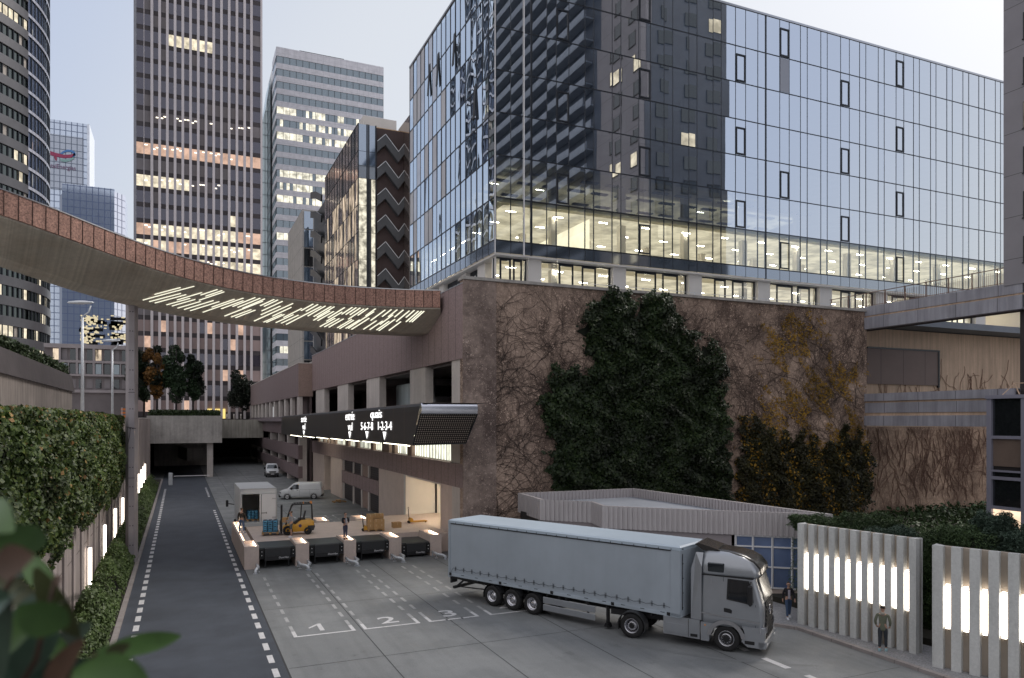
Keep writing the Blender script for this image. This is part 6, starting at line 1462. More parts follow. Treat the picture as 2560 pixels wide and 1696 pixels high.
for s in (-1, 1):
    def sd(P, dy, m, nm, par=cab, zf=None):
        mb = CB_()
        def hz(z):
            for (z0, _, _, c0), (z1, _, _, c1) in zip(prof + p2[1:], prof[1:] + p2[1:] + [p2[-1]]):
                if z0 <= z <= z1 and z1 > z0: return c0 + (c1 - c0) * (z - z0) / (z1 - z0)
            return hc
        mb.add([(x, s * (hz(z) + dy), z) for x, z in P], [tuple(range(len(P)))]); return ob(nm, mb, m, par)
    sd([(.02, 2.1), (.98, 1.98), (1.06, 2.1), (.88, 2.9), (.05, 2.92)], .012, M['black'], 'window_seal'); sd([(.08, 2.15), (.9, 2.04), (.98, 2.14), (.82, 2.84), (.1, 2.86)], .018, M['tglass'], 'side_window')
    mb = CB_(); mb.cbox(-.74, -.08, min(s * (hc - .2), s * (hc - .02)), max(s * (hc - .2), s * (hc - .02)), 3.12, 3.5, .03); ob('roof_window', mb, M['tglass'], rf)
    sd([(-.98, 2.98), (1.05, 2.96), (1.07, 3.03), (-.98, 3.03)], .015, M['black'], 'gap_band')
    sd([(-.12, 1.05), (-.105, 1.05), (-.105, 2.96), (-.12, 2.96)], .006, M['darkm'], 'door_seam'); sd([(-.6, 1.35), (-.59, 1.35), (-.59, 2.9), (-.6, 2.9)], .006, M['alu'], 'panel_seam')
    sd([(-.08, 1.6), (.22, 1.56), (.24, 1.68), (.16, 1.74), (-.08, 1.76)], .012, M['black'], 'door_handle'); sd([(-.98, 1.44), (1.3, 1.28), (1.3, 1.33), (-.98, 1.5)], .008, M['alu'], 'side_crease')
    sd([(1.13, 1.1), (1.145, 1.1), (1.145, 2.0), (1.13, 2.0)], .006, M['darkm'], 'door_seam')
    mb = CB_(); mb.cbox(.86, 1.06, min(s * 1.32, s * 1.5), max(s * 1.32, s * 1.5), 2.0, 2.78, .05); mb.seg((.96, s * 1.18, 2.86), (.96, s * 1.42, 2.82), .05); mb.seg((.96, s * 1.18, 2.0), (.96, s * 1.42, 1.99), .05); ob('mirror', mb, M['black'], cab)
    # wheel arch + step + bumper corner
    mb = CB_(); A = np.linspace(R(8), R(172), 14); ro, ri = .76, .6
    mb.add([(rd * math.cos(a), s * y, .51 + rd * math.sin(a)) for a in A for rd, y in ((ri, hc + .035), (ro, hc + .03), (ri, hc - .45))], [f for i in range(13) for f in ((3 * i, 3 * i + 1, 3 * i + 4, 3 * i + 3), (3 * i, 3 * i + 3, 3 * i + 5, 3 * i + 2))]); ob('wheel_arch', mb, M['alu'], cab)
    mb = CB_(); mb.prismy([(.6, .5), (.82, .32), (1.35, .3), (1.47, .45), (1.47, 1.1), (.62, 1.1), (.72, .85)], min(s * (hc - .35), s * (hc + .02)), max(s * (hc - .35), s * (hc + .02))); ob('step_panel', mb, silver, cab)
    mb = CB_(); mb.prismy([(-1.0, .34), (-.68, .34), (-.66, .6), (-.58, .9), (-.4, 1.08), (-1.0, 1.08)], min(s * (hc - .3), s * (hc + .01)), max(s * (hc - .3), s * (hc + .01))); ob('rear_step', mb, silver, cab)
    mb = CB_(); mb.cbox(.72, 1.1, min(s * (hc + .0), s * (hc + .03)), max(s * (hc + .0), s * (hc + .03)), .42, .56, .01); ob('step', mb, M['black'], cab)
    mb = CB_(); mb.loft([[(1.30, s * (hc + .045), z - .0), (1.5, s * (hc - .1), z), (1.52, s * (hc - .4), z), (1.36, s * (hc - .4), z)][::1] for z in (.88, .92, 1.1, 1.14)], smooth=False); ob('headlight', mb, M['chrome'], cab)
    mb = CB_(); mb.box(-.86, -.8, s * (hc + .012) - .008, s * (hc + .012) + .008, .95, 1.0); ob('side_lamp', mb, M['orange'], cab)
    mb = CB_(); mb.prismy([(-2.55, .42), (-1.05, .36), (-1.05, 1.14), (-2.55, 1.14)], min(s * (hc - .5), s * (hc - .0)), max(s * (hc - .5), s * (hc - .0))); sk = ob('side_skirt', mb, silver, ST)
    mb = CB_(); mb.prismy([(-2.45, .52), (-1.55, .5), (-1.7, .86), (-2.45, .9)], min(s * hc, s * (hc + .03)), max(s * hc, s * (hc + .03))); mb.prismy([(-1.42, .7), (-1.12, .68), (-1.12, 1.0), (-1.42, 1.02)], min(s * hc, s * (hc + .015)), max(s * hc, s * (hc + .015))); ob('skirt_panel', mb, silver, sk)
    mb = CB_(); mb.box(-1.42, -1.14, min(s * hc, s * (hc + .02)), max(s * hc, s * (hc + .02)), .44, .55); mb.box(-1.52, -1.5, min(s * hc, s * (hc + .004)), max(s * hc, s * (hc + .004)), .4, 1.13); ob('step', mb, M['black'], sk)
    # wheels
    for x, r, front in ((0, .52, True), (-3.94, .52, False)):
        c = (x, s * 1.16, r)
        m = CB_(); m.lathe([(-s * .34, .3), (-s * .34, r * .94), (-s * .3, r), (-s * .05, r), (0, r * .94), (.0, .31), (-s * .02, .3)], c, 'y', 36); wo = ob('wheel', m, M['rubber'], ST)
        m = CB_()
        if front: m.lathe([(s * .004, .315), (s * .014, .29), (-s * .02, .275), (-s * .05, .26), (s * .02, .2), (s * .03, .18), (s * .03, .001)], c, 'y', 36, ms=[0, 0, 0, 1, 0, 2])
        else: m.lathe([(s * .004, .315), (s * .014, .29), (-s * .06, .275), (-s * .18, .25), (-s * .18, .2), (-s * .06, .18), (-s * .05, .15), (-s * .05, .12), (-s * .04, .001)], c, 'y', 36, ms=[0, 0, 0, 1, 0, 0, 0, 2])
        ob('rim', m, [M['chrome'], M['black'], M['black']], wo)
        m = CB_()
        for k in range(10): a = 2 * math.pi * k / 10; m.tube([(x + .15 * math.cos(a), s * 1.185, r + .15 * math.sin(a)), (x + .15 * math.cos(a), s * 1.2, r + .15 * math.sin(a))], .014, 6)
        ob('wheel_nut', m, M['chrome'], wo)
    m = CB_(); a0 = [R(a) for a in np.linspace(-20, 200, 16)]; m.add([(-3.94 + .62 * math.cos(a), s * y, .52 + .62 * math.sin(a)) for a in a0 for y in (1.2, .75)] + [(-3.94 + .58 * math.cos(a), s * 1.2, .52 + .58 * math.sin(a)) for a in a0], [(2 * i, 2 * i + 1, 2 * i + 3, 2 * i + 2) for i in range(15)] + [(2 * i, 2 * i + 2, 33 + i, 32 + i) for i in range(15)]); ob('mudguard', m, M['blackp'], ST)
mb = CB_(); mb.add([(x, y, z) for z, X_, h in ((2.1, 1.44, 1.02), (2.5, 1.325, 1.0), (2.98, 1.185, .97)) for y, x in ((-h - .04, X_ - .07), (-h * .85, X_ + .02), (h * .85, X_ + .02), (h + .04, X_ - .07))], [(4 * j + i, 4 * j + i + 1, 4 * j + i + 5, 4 * j + i + 4) for j in range(2) for i in range(3)]); ob('windscreen', mb, M['tglass'], cab)
mb = CB_()
for i in range(8): z = .62 + i * .17; mb.box(1.44, 1.49, -.78, .78, z, z + .1)
mb.box(1.42, 1.46, -.82, .82, .55, 2.05); ob('grille', mb, M['black'], cab)
mb = CB_(); mb.cbox(1.2, 1.53, -hc - .02, hc + .02, .28, .6, .05); ob('bumper', mb, silver, cab)
mb = CB_(); mb.tube([(1.49, .19 * math.cos(a), 1.62 + .19 * math.sin(a)) for a in np.linspace(0, 2 * math.pi, 22)], .016, 6)
for a in (90, 210, 330): mb.seg((1.5, 0, 1.62), (1.5, .18 * math.cos(R(a)), 1.62 + .18 * math.sin(R(a))), .03)
ob('emblem', mb, M['chrome'], cab)
for s in (-1, 1): mb = CB_(); mb.cbox(1.5, 1.54, s * .85 - .12, s * .85 + .12, .38, .46, .01); ob('fog_lamp', mb, M['white'], cab)
mb = CB_(); mb.box(-5.1, -1.0, -.5, -.36, .75, 1.0); mb.box(-5.1, -1.0, .36, .5, .75, 1.0); mb.cbox(-4.3, -3.2, -.5, .5, 1.0, 1.14, .03); mb.box(-2.55, -1.02, -1.1, 1.1, 1.14, 1.17); ob('tractor_chassis', mb, M['black'], ST)
# ================= PEOPLE =================
def skin_obj(name, chains, m, parent, sub=2):
    """chains: list of lists of (x,y,z,r); chains starting with an existing point connect to it"""
    me = bpy.data.meshes.new(name); idx = {}; V = []; Rr = []; E = []
    for ch in chains:
        prev = None
        for (x, y, z, r) in ch:
            k = (round(x, 4), round(y, 4), round(z, 4))
            if k not in idx: idx[k] = len(V); V.append((x, y, z)); Rr.append(r)
            i = idx[k]
            if prev is not None and prev != i: E.append((prev, i))
            prev = i
    me.from_pydata(V, E, []); me.update()
    o = bpy.data.objects.new(name, me); COL.objects.link(o); me.materials.append(m); o.parent = parent
    s = o.modifiers.new('skin', 'SKIN'); s.use_smooth_shade = True
    for i, r in enumerate(Rr):
        rr2 = r if isinstance(r, tuple) else (r, r); me.skin_vertices[0].data[i].radius = rr2; me.skin_vertices[0].data[i].use_root = (i == 0)
    u = o.modifiers.new('sub', 'SUBSURF'); u.levels = u.render_levels = sub
    return o
def person(name, label, loc, rz, h=1.75, top=(.03, .03, .04), legs=(.05, .06, .1), hair=(.03, .02, .015), shoe=(.4, .4, .4), step=0., rarm='down', larm='down', coat_len=0, shorts=False, hood=False, cap=False, female=False, headdx=0., inner=None, bun=False):
    t = thing(name, label, 'person', loc, rz); k = h / 1.75; q = lambda *a: tuple(v * k for v in a)
    mt = lambda nm, c, r=.8: mat(nm, c, r, var=.12, vs=6, obj=True)
    sk = M['skin']; sw = .17 if female else .19
    # joints (facing +y, x right)
    def L(side): # leg chain
        f = step * side
        return [(side * .09, .0, .92), (side * .1, f * .5 + (.03 if f > 0 else 0), .5), (side * .11, f, .09), (side * .12, f + .14, .04)]
    def A(side, kind):
        s = side * sw
        if kind == 'down': return [(s, 0, 1.41), (s + side * .06, -.03, 1.14), (s + side * .07, .04, .9), (s + side * .07, .06, .83)]
        if kind == 'swing': return [(s, 0, 1.41), (s + side * .05, -.1, 1.15), (s + side * .07, -.12, .9), (s + side * .07, -.1, .83)]
        if kind == 'fwd': return [(s, 0, 1.41), (s + side * .06, .08, 1.15), (s + side * .07, .22, .96), (s + side * .06, .27, .91)]
        if kind == 'pocket': return [(s, 0, 1.41), (s + side * .075, -.05, 1.15), (s + side * .05, .05, .95), (s + side * .03, .1, .91)]
        if kind == 'fold': return [(s, 0, 1.41), (s + side * .05, .02, 1.14), (s - side * .06, .2, 1.08), (s - side * .14, .22, 1.08)]
        if kind == 'carry': return [(s, 0, 1.41), (s + side * .04, .06, 1.16), (s + side * .0, .3, 1.1), (s - side * .01, .37, 1.1)]
    body = [[(0, 0, .95, .12), (0, -.01, 1.12, .11), (0, 0, 1.32, (.13, .1)), (0, 0, 1.45, .07), (0, .01, 1.53, .048), (0, .02 + headdx, 1.6, .075), (0, .025 + headdx, 1.67, .092), (0, .015 + headdx, 1.72, .08)]]
    for s in (-1, 1):
        l = L(s); body.append([(0, 0, .95, .12), (*l[0], .085), (*l[1], .055), (*l[2], .036), (*l[3], .03)])
        a = A(s, larm if s < 0 else rarm); body.append([(0, 0, 1.32, .12), (*a[0], .05), (*a[1], .038), (*a[2], .027), (*a[3], .03)])
        # fingers: four unequal and a thumb at the side of the palm
        hx, hy, hz = a[3]; d = Vector(a[3]) - Vector(a[2]); d.normalize(); side_v = Vector((0, 1, 0)) if abs(d.y) < .7 else Vector((1, 0, 0)); cur = Vector((-s, 0, 0))
        for j, fl in enumerate((.06, .072, .068, .05)):
            p0 = Vector(a[3]) + side_v * (j - 1.5) * .019 + d * .02; p1 = p0 + d * fl * .55; p2 = p1 + d * fl * .35 + cur * fl * .35
            body.append([(hx, hy, hz, .03), (*p0, .011), (*p1, .009), (*p2, .008)])
        p0 = Vector(a[3]) + side_v * .038 - d * .01; p1 = p0 + side_v * .02 + d * .03; body.append([(hx, hy, hz, .03), (*p0, .011), (*p1, .009)])
    sc2 = lambda chs: [[tuple(v * k for v in p[:3]) + ((tuple(r * k for r in p[3]) if isinstance(p[3], tuple) else p[3] * k),) for p in ch] for ch in chs]
    bo = skin_obj('body', sc2(body), sk, t)
    # clothes
    lo = .95 - coat_len
    jk = [[(0, 0, .98, (.15, .12)), (0, -.01, 1.14, (.14, .115)), (0, 0, 1.32, (.155, .12)), (0, -.0, 1.43, .085)], ]
    if coat_len: jk[0] = [(0, 0, lo, (.17, .135))] + jk[0]
    for s in (-1, 1):
        a = A(s, larm if s < 0 else rarm); jk.append([(0, 0, 1.32, .14), (*a[0], .066), (*a[1], .056), tuple(Vector(a[1]).lerp(Vector(a[2]), .88)) + (.044,)])
    skin_obj('jacket', sc2(jk), mt('cloth_top', top), t)
    if inner: mb = MB(); mb.box(-.05 * k, .05 * k, .105 * k, .137 * k, .98 * k, 1.4 * k); o = ob('shirt', mb, mt('cloth_in', inner), t, local=True)
    tr_ = [[(0, 0, .99, (.135, .11)), (0, 0, .92, (.14, .115))]]
    for s in (-1, 1):
        l = L(s); e = tuple(Vector(l[1]).lerp(Vector(l[2]), -.1 if shorts else .9)); tr_.append([(0, 0, .92, .13), (*l[0], .1), (*(Vector(l[0]).lerp(Vector(l[1]), .5)), .088)] + ([(*e, .08)] if shorts else [(*l[1], .07), (*e, .055)]))
    skin_obj('trousers', sc2(tr_), mt('cloth_leg', legs), t)
    for s in (-1, 1):
        l = L(s); f = l[2][1]; x = l[2][0]; mb = MB(); mb.loft([[(p[0] * k, p[1] * k, z * k) for p in rr(x - wv, x + wv, f - .07, f + ln, .04, 0, 4)] for z, wv, ln in ((0, .05, .2), (.03, .052, .2), (.07, .045, .14), (.11, .04, .04))]); ob('shoe', mb, mt('shoe', shoe), t, local=True)
    # face
    hy = .02 + headdx; mb = MB()
    mb.lathe([(0, .001), (.012, .02), (.035, .012), (.04, .001)], (0, (hy + .085) * k, 1.635 * k), 'y', 6); no = ob('nose', mb, sk, t, local=True)
    mb = MB()
    for s in (-1, 1): mb.lathe([(0, .014 * k), (.004, .012 * k), (.006, .001)], (s * .033 * k, (hy + .086) * k, 1.66 * k), 'y', 8)
    ob('eye', mb, M['black'], t, local=True)
    mb = MB(); mb.box(-.022 * k, .022 * k, (hy + .08) * k, (hy + .088) * k, 1.592 * k, 1.6 * k); ob('mouth', mb, mt('lips', (.3, .12, .1)), t, local=True)
    mb = MB()
    for s in (-1, 1): mb.lathe([(-.01, .001), (-.008, .025 * k), (.008, .025 * k), (.01, .001)], (s * .093 * k, hy * k, 1.65 * k), 'x', 8)
    ob('ear', mb, sk, t, local=True)
    hr = [[(0, hy - .02, 1.7, .1), (0, hy - .045, 1.65, .085)], ] if not bun else [[(0, hy - .02, 1.7, .1), (0, hy - .06, 1.66, .09), (0, hy - .1, 1.68, .05)]]
    hr = [[(0, hy - .01, 1.735, .085), (0, hy - .035, 1.7, .1), (0, hy - .045, 1.63, .085)]]
    if bun: hr.append([(0, hy - .035, 1.7, .1), (0, hy - .13, 1.69, .045)])
    skin_obj('cap' if cap else 'hair', sc2(hr), mt('hair', hair), t)
    if hood: skin_obj('hood', sc2([[(-.09, -.06, 1.47, .06), (0, -.1, 1.45, .075), (.09, -.06, 1.47, .06)]]), mt('hood', inner or (.3, .3, .28)), t)
    return t
def face(dx, dy): return math.atan2(dy, dx) - math.pi / 2
x, y = W(1971, 1553); person('person', 'woman in black jacket, grey top and jeans walking past the striped screen wall', (x, y, .125), face(-CS * .3 - .2, -.9), 1.66, (.015, .013, .018), (.05, .085, .16), (.04, .02, .015), (.6, .62, .65), step=.22, rarm='swing', larm='fwd', female=True, inner=(.45, .42, .48), bun=True)
x, y = W(2207, 1628, .12); person('person', 'man in green hooded parka and dark jeans seen from behind facing the lit tubes', (x, y, .125), face(.75, .5), 1.78, (.13, .14, .1), (.03, .035, .045), (.03, .022, .018), (.3, .45, .5), step=.05, rarm='pocket', larm='pocket', coat_len=.2, hood=True, cap=True, inner=(.3, .28, .24))
x, y = W(864, 1349, HB); person('person', 'man in dark jacket with pale shirt standing on the third dock pier', (x + .0, y + .1, HB), face(.35, -.95), 1.74, (.012, .013, .022), (.04, .045, .09), (.06, .035, .025), (.1, .04, .025), step=.04, rarm='fold', larm='fold', inner=(.5, .5, .55))
x, y = W(728, 1344, HD); P2p = person('person', 'man in grey shirt and patterned shorts carrying a cardboard box beside the forklift', (x, y, HD), face(-.85, .5), 1.78, (.3, .31, .34), (.1, .11, .11), (.1, .06, .03), (.7, .7, .75), step=.06, rarm='carry', larm='carry', shorts=True)
dv = Vector((-.85, .5)).normalized(); carton(x + dv.x * .42, y + dv.y * .42, HD + 1.02, .36, .3, .34, face(-.85, .5), 'cardboard box held by the man in patterned shorts')
x, y = W(604, 1333, HB); person('person', 'man in brown vest and jeans standing on the left end wall of the dock', (x, y, HB - .02), face(.55, .8), 1.76, (.045, .035, .028), (.06, .1, .2), (.12, .07, .04), (.45, .45, .5), step=.12, rarm='fwd', larm='down')
# ================= CORRUGATED PAVILION =================
PV = thing('pavilion', 'low angular pavilion with corrugated metal parapet and blue glazing behind the truck', 'building', (25, 36, 0))
Apl = [(20.2, 44.4), (19.8, 40.2), (22.0, 38.0), (21.5, 35.8), (26.7, 30.8), (30.2, 27.9), (28.9, 44.2)]
zt, zb = 4.47, 3.24
def corr(mb, a, b, z0, z1, out, p=.26, d=.08):
    a, b = Vector((*a, 0)), Vector((*b, 0)); L_ = (b - a).length; t = (b - a) / L_; nrm = Vector((t.y, -t.x, 0)) * out; n = max(2, int(L_ / p)); v = []
    for i in range(n):
        s0 = L_ * i / n
        for q, dd in ((0, 0), (.45, 0), (.5, d), (.95, d)): pt = a + t * (s0 + q * L_ / n) + nrm * dd; v += [(pt.x, pt.y, z0), (pt.x, pt.y, z1)]
    v += [(b.x, b.y, z0), (b.x, b.y, z1)]; k = len(v) // 2
    mb.add(v, [(2 * i, 2 * i + 2, 2 * i + 3, 2 * i + 1) for i in range(k - 1)])
c_ = Vector((sum(p[0] for p in Apl) / 7, sum(p[1] for p in Apl) / 7))
ins = [tuple(Vector(p).lerp(c_, .035)) for p in Apl]
for i in range(7):
    a, b = Apl[i], Apl[(i + 1) % 7]; mb = MB(); corr(mb, a, b, zb, zt, 1); corr(mb, ins[i], ins[(i + 1) % 7], 3.9, zt, -1)
    ob('corrugated_panel', mb, M['corr'], PV)
mb = MB()
for i in range(7):
    j = (i + 1) % 7; mb.quad((*Apl[i], zt + .003), (*Apl[j], zt + .003), (*ins[j], zt + .003), (*ins[i], zt + .003)); a = Vector(Apl[i]); b = Vector(Apl[j]); mb.quad((*Apl[i], zb), (*Apl[j], zb), (*ins[j], zb), (*ins[i], zb))
ob('trim', mb, M['corr'], PV)
mb = MB(); mb.prism(ins[::-1] if False else ins, 3.75, 3.9); ob('roof', mb, M['roofg'], PV)
wl_ = [tuple(Vector(p).lerp(c_, .03)) for p in Apl]
mb = MB()
for i in (0, 1, 2, 5, 6):
    a, b = wl_[i], wl_[(i + 1) % 7]; mb.quad((*a, 0.1), (*b, 0.1), (*b, zb), (*a, zb))
a, b = Vector(wl_[3]), Vector(wl_[4]); mm_ = a.lerp(b, .97); mb.quad((*a, .1), (*mm_, .1), (*mm_, zb), (*a, zb)); ob('wall', mb, mat('pavilion_wall', (.27, .24, .25), .6, var=.05), PV)
a, b = Vector(wl_[4]), Vector(wl_[5]); t_ = (b - a).normalized(); n_ = Vector((t_.y, -t_.x)); LN_ = (b - a).length
mb = MB(); p = [a, b, b - n_ * .3, a - n_ * .3]; mb.prism([tuple(q) for q in p], 0.1, .55); ob('plinth', mb, M['pink'], PV)
fr = MB(); cs_ = [0, .86, 1.82, 2.78, 3.7]
zs_ = [.55, 1.62, 2.66, 3.2]
for i in range(len(cs_) - 1):
    for j in range(3):
        p0 = a + t_ * (cs_[i] + .04); p1 = a + t_ * (cs_[i + 1] - .03); mb = MB(); mb.quad((*p0, zs_[j] + .03), (*p1, zs_[j] + .03), (*p1, zs_[j + 1] - .02), (*p0, zs_[j + 1] - .02)); ob('window', mb, M['blue_pane'], PV)
for c in cs_: p0 = a + t_ * c + n_ * .03; fr.seg((*p0, .52), (*p0, 3.24), .08)
for z in zs_: p0, p1 = a + n_ * .03, a + t_ * 3.75 + n_ * .03; fr.seg((*p0, z), (*p1, z), .07)
ob('window_frame', fr, M['white'], PV)
mb = MB(); mb.box(19.95, 20.1, 41.0, 43.5, .2, 3.4); ob('side_shutter', mb, M['darkm'], PV)

# ================= STRIPED SCREEN WALLS =================
SCM = mat('screen_concrete', (.58, .59, .58), .8, var=.08, vs=.8, speck=.08, ss=10, streak=.08, bump=.05, bs=30); SCB = mat('screen_back', (.42, .36, .3), .85, var=.1)
def screen(label, p0, p1, nrib, zl, hgt=4.62, thick=.48):
    a, b = Vector(p0), Vector(p1); t_ = (b - a).normalized(); nb = Vector((-t_.y, t_.x))     # nb: away from the camera side
    L_ = (b - a).length; T = thing('screen_wall', label, 'wall', (*a.lerp(b, .5), .12)); o = .0
    def P(s, d): q = a + t_ * s + nb * d; return (q.x, q.y)
    mb = MB(); mb.prism([P(0, .26), P(L_, .26), P(L_, thick), P(0, thick)], .12, hgt - .03); ob('back_panel', mb, SCB, T)
    pit = L_ / (nrib - .45); 
    for i in range(nrib):
        s0 = i * pit; s1 = s0 + pit * .55; mb = MB(); mb.prism([P(s0, .0), P(s1, .0), P(s1, .262 if i < nrib - 1 else thick + .01), P(s0, .262 if i else thick + .01)], .12, hgt); ob('rib', mb, SCM, T)
        if i < nrib - 1:
            sm = s1 + pit * .225; q = P(sm, .13); e = MB(); e.tube([(*q, zl), (*q, zl + 1.62)], pit * .14, 14); tb = ob('tube_light', e, E_TUBE, T)
            f = MB()
            for z in (zl, zl + .06, zl + 1.52, zl + 1.6): f.tube([(*q, z - .012), (*q, z + .012)], pit * .155, 14)
            ob('end_ring', f, M['darkm'], tb)
    mb = MB(); mb.prism([P(-.03, -.02), P(0, -.02), P(0, thick + .03), P(-.03, thick + .03)], .12, hgt); ob('end_panel', mb, SCM, T); return T
screen('nearer to the truck striped concrete screen wall with ten glowing tubes', W(1996, 1560, .12), W(2290, 1637, .12), 11, 1.72)
SW0 = W(2333, 1668, .12); screen('striped concrete screen wall running out of the photograph at the right edge', SW0, tuple(Vector(SW0) + (Vector(W(2560, 1388, 4.62)) - Vector(SW0)).normalized() * 6.2), 11, 1.6)
# ================= SHRUBS =================
M['jun'] = leafmat('juniper', [(.02, .035, .015), (.05, .085, .035), (.11, .16, .06)], 7., .6)
M['jun2'] = leafmat('juniper_blue', [(.022, .036, .028), (.055, .09, .065), (.12, .17, .12)], 7., .6)
def shrub(px, py, Z, r, label, m='jun', n=9000, size=.13, cat='shrub', zlo=None, gnd=.12):
    Z += 3.2; c = at(px, py, Z); r = r if isinstance(r, tuple) else (r, r, r)
    t = thing('juniper_shrub', label, cat, (c.x, c.y, gnd), 0, 'feathery evergreen shrubs behind the screen walls')
    pts = []; blobs = [(c, r)]
    for i in range(7):
        a = random.uniform(0, 6.28); blobs.append((c + Vector((math.cos(a) * r[0] * .6, math.sin(a) * r[1] * .6, random.uniform(-.5, .6) * r[2])), tuple(q * random.uniform(.35, .6) for q in r)))
    for i, (cc, rr2) in enumerate(blobs): pts.append(blob_pts(int(n * (1 if i == 0 else .35)), cc, rr2, i + px))
    low = blob_pts(int(n * .8), (c.x, c.y, c.z * .45), (r[0], r[1], c.z * .62), px); P = np.concatenate(pts + [low]); P = P[P[:, 2] > .2]; leaves('foliage', P, size, M[m], t, flat=(0, 0, .6), aspect=.22)
    mb = MB(); mb.tube([(c.x, c.y, gnd), (c.x + .05, c.y, c.z)], [.08, .03], 7)
    for i in range(5): a = i * 1.3; mb.tube([(c.x, c.y, gnd + .3), (c.x + r[0] * .5 * math.cos(a), c.y + r[1] * .5 * math.sin(a), c.z + .2)], [.04, .015], 5)
    ob('trunk', mb, M['darkwall'], t)
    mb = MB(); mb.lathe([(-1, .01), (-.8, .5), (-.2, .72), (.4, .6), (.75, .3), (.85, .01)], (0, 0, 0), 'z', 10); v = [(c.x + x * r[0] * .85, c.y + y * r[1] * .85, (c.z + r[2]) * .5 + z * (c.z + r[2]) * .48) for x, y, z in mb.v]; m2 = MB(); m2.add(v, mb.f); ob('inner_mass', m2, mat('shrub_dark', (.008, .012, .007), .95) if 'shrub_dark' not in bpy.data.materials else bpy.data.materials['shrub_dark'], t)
    return t
shrub(2020, 1310, 32.5, (.8, .8, .45), 'spiky bright shrub poking over the left end of the nearer screen wall', n=2600)
shrub(2085, 1345, 33, (1.5, 1.3, 1.1), 'broad green shrub behind the left half of the nearer screen wall')
shrub(2165, 1350, 31, (1.4, 1.2, 1.1), 'rounded dark shrub behind the middle of the nearer screen wall')
shrub(2225, 1375, 29.5, (1.3, 1.2, 1.1), 'domed shrub behind the right end of the nearer screen wall', 'jun2')
shrub(2290, 1420, 29.5, (1.1, 1.1, 1.3), 'dark shrub sloping down beside the gap between the screen walls')
shrub(2330, 1500, 29, (.9, .9, 2.2), 'tall shrub filling the gap between the two screen walls', n=6000)
shrub(2370, 1380, 29, (1.2, 1.2, 1.1), 'green shrub over the left end of the right screen wall')
shrub(2430, 1385, 28, (1.3, 1.2, 1.2), 'full green shrub behind the right screen wall below the annex windows')
shrub(2490, 1355, 28, (.9, .9, 1.1), 'pointed blue green shrub in front of the lit annex window', 'jun2')
shrub(2545, 1380, 27.5, (1.2, 1.2, 1.1), 'blue green shrub at the right edge of the photograph', 'jun2')
for i_, (px_, w_) in enumerate(((2150, 'at the foot of the wall corner'), (2215, 'under the lower footbridge, nearest the wall corner'), (2285, 'under the middle of the lower footbridge'), (2355, 'under the lower footbridge, just left of the annex'), (2425, 'touching the glazed annex corner'))):
    c_q = at(px_, 1322, 55); shrub(px_, 1352, 51.5, (2.3, 1.3, .8), 'distant dark shrub ' + w_, n=3000, size=.22)
gcp = np.stack([52 + 32 * RNG.random(9000), 28 + 21.8 * RNG.random(9000), .4 + .7 * RNG.random(9000) ** 1.5], 1); tag(leaves('low_planting', gcp, .38, M['jun'], aspect=.6), 'low green planting at the foot of the tan creeper wall', 'plants', kind='stuff')
mb = MB(); mb.prism([(27.2, 29.5), (27.6, 21), (28.8, 13), (110, 13), (110, 50), (31, 50), (31, 28)], 0.126, .4); struct('shrub_bed', mb, M['soil'])
# ================= LEFT HEDGES =================
M['hedge'] = leafmat('hedge_leaf', [(.006, .011, .004), (.02, .04, .008), (.05, .085, .016), (.1, .14, .025), (.24, .2, .04)], 9., .5, .5, .5); M['hedge_y'] = leafmat('hedge_autumn', [(.12, .05, .02), (.28, .16, .05), (.35, .3, .1)], 5.)
t = thing('hanging_hedge', 'thick ivy hedge spilling over the retaining wall at the left', 'hedge', (-5, 40, 9))
n = 74000; yy = 9 + 49 * RNG.random(n) ** .75; u = RNG.random(n)
zlow = 5.0 - .6 * np.clip((yy - 28) / 30, 0, 1) + .35 * np.sin(yy * 1.3) + .25 * np.sin(yy * 3.1)
zz = zlow + (9.55 - zlow) * u ** .8
bul = .35 + .55 * np.sin(np.clip((zz - 4.2) / 5.6, 0, 1) * math.pi) + .18 * np.sin(yy * 1.7 + zz) + .12 * np.sin(zz * 3.3 + yy * .8)
xx = -4.3 + bul * (.75 + .3 * RNG.random(n))
side = np.stack([xx, yy, zz], 1)
n2 = 30000; y2 = 9 + 49 * RNG.random(n2) ** .75; x2 = -3.9 - 8 * RNG.random(n2); z2 = 9.42 + .22 * RNG.random(n2) + .1 * np.sin(x2 * 2 + y2) - .35 * np.clip(x2 + 4.6, 0, 1)
P = np.concatenate([side, np.stack([x2, y2, z2], 1)]); mi = (RNG.random(len(P)) < np.where(P[:, 2] > 9.2, .09, .02)).astype(int)
leaves('foliage', P, .09 + .13 * RNG.random(len(P)) ** 1.5, [M['hedge'], M['hedge_y']], t, flat=(.9, -.5, .35), mi=mi, aspect=.8)
mb = MB(); mb.prismy([(-4.28, 4.6), (-4.05, 5.2), (-3.85, 7), (-4.0, 9.0), (-4.5, 9.3), (-13, 9.3), (-13, 8.9), (-4.32, 8.9)], 8, 57.5); ob('dark_filler', mb, mat('hedge_inside', (.012, .014, .009), .95), t)  # solid dark filler added behind the leaves so nothing shows through
t = thing('climbing_strip', 'dense green climbing plants in the bed between road and retaining wall', 'plants', (-3.4, 70, .1))
n = 60000; yy = 26.5 + 86 * RNG.random(n) ** 1.5; gap = (np.sin(yy * .55) > -.93); hh = (1.55 + .3 * np.sin(yy * .9) + .25 * np.sin(yy * 2.3)) * np.clip((yy - 25.5) / 5, .25, 1); u = RNG.random(n)
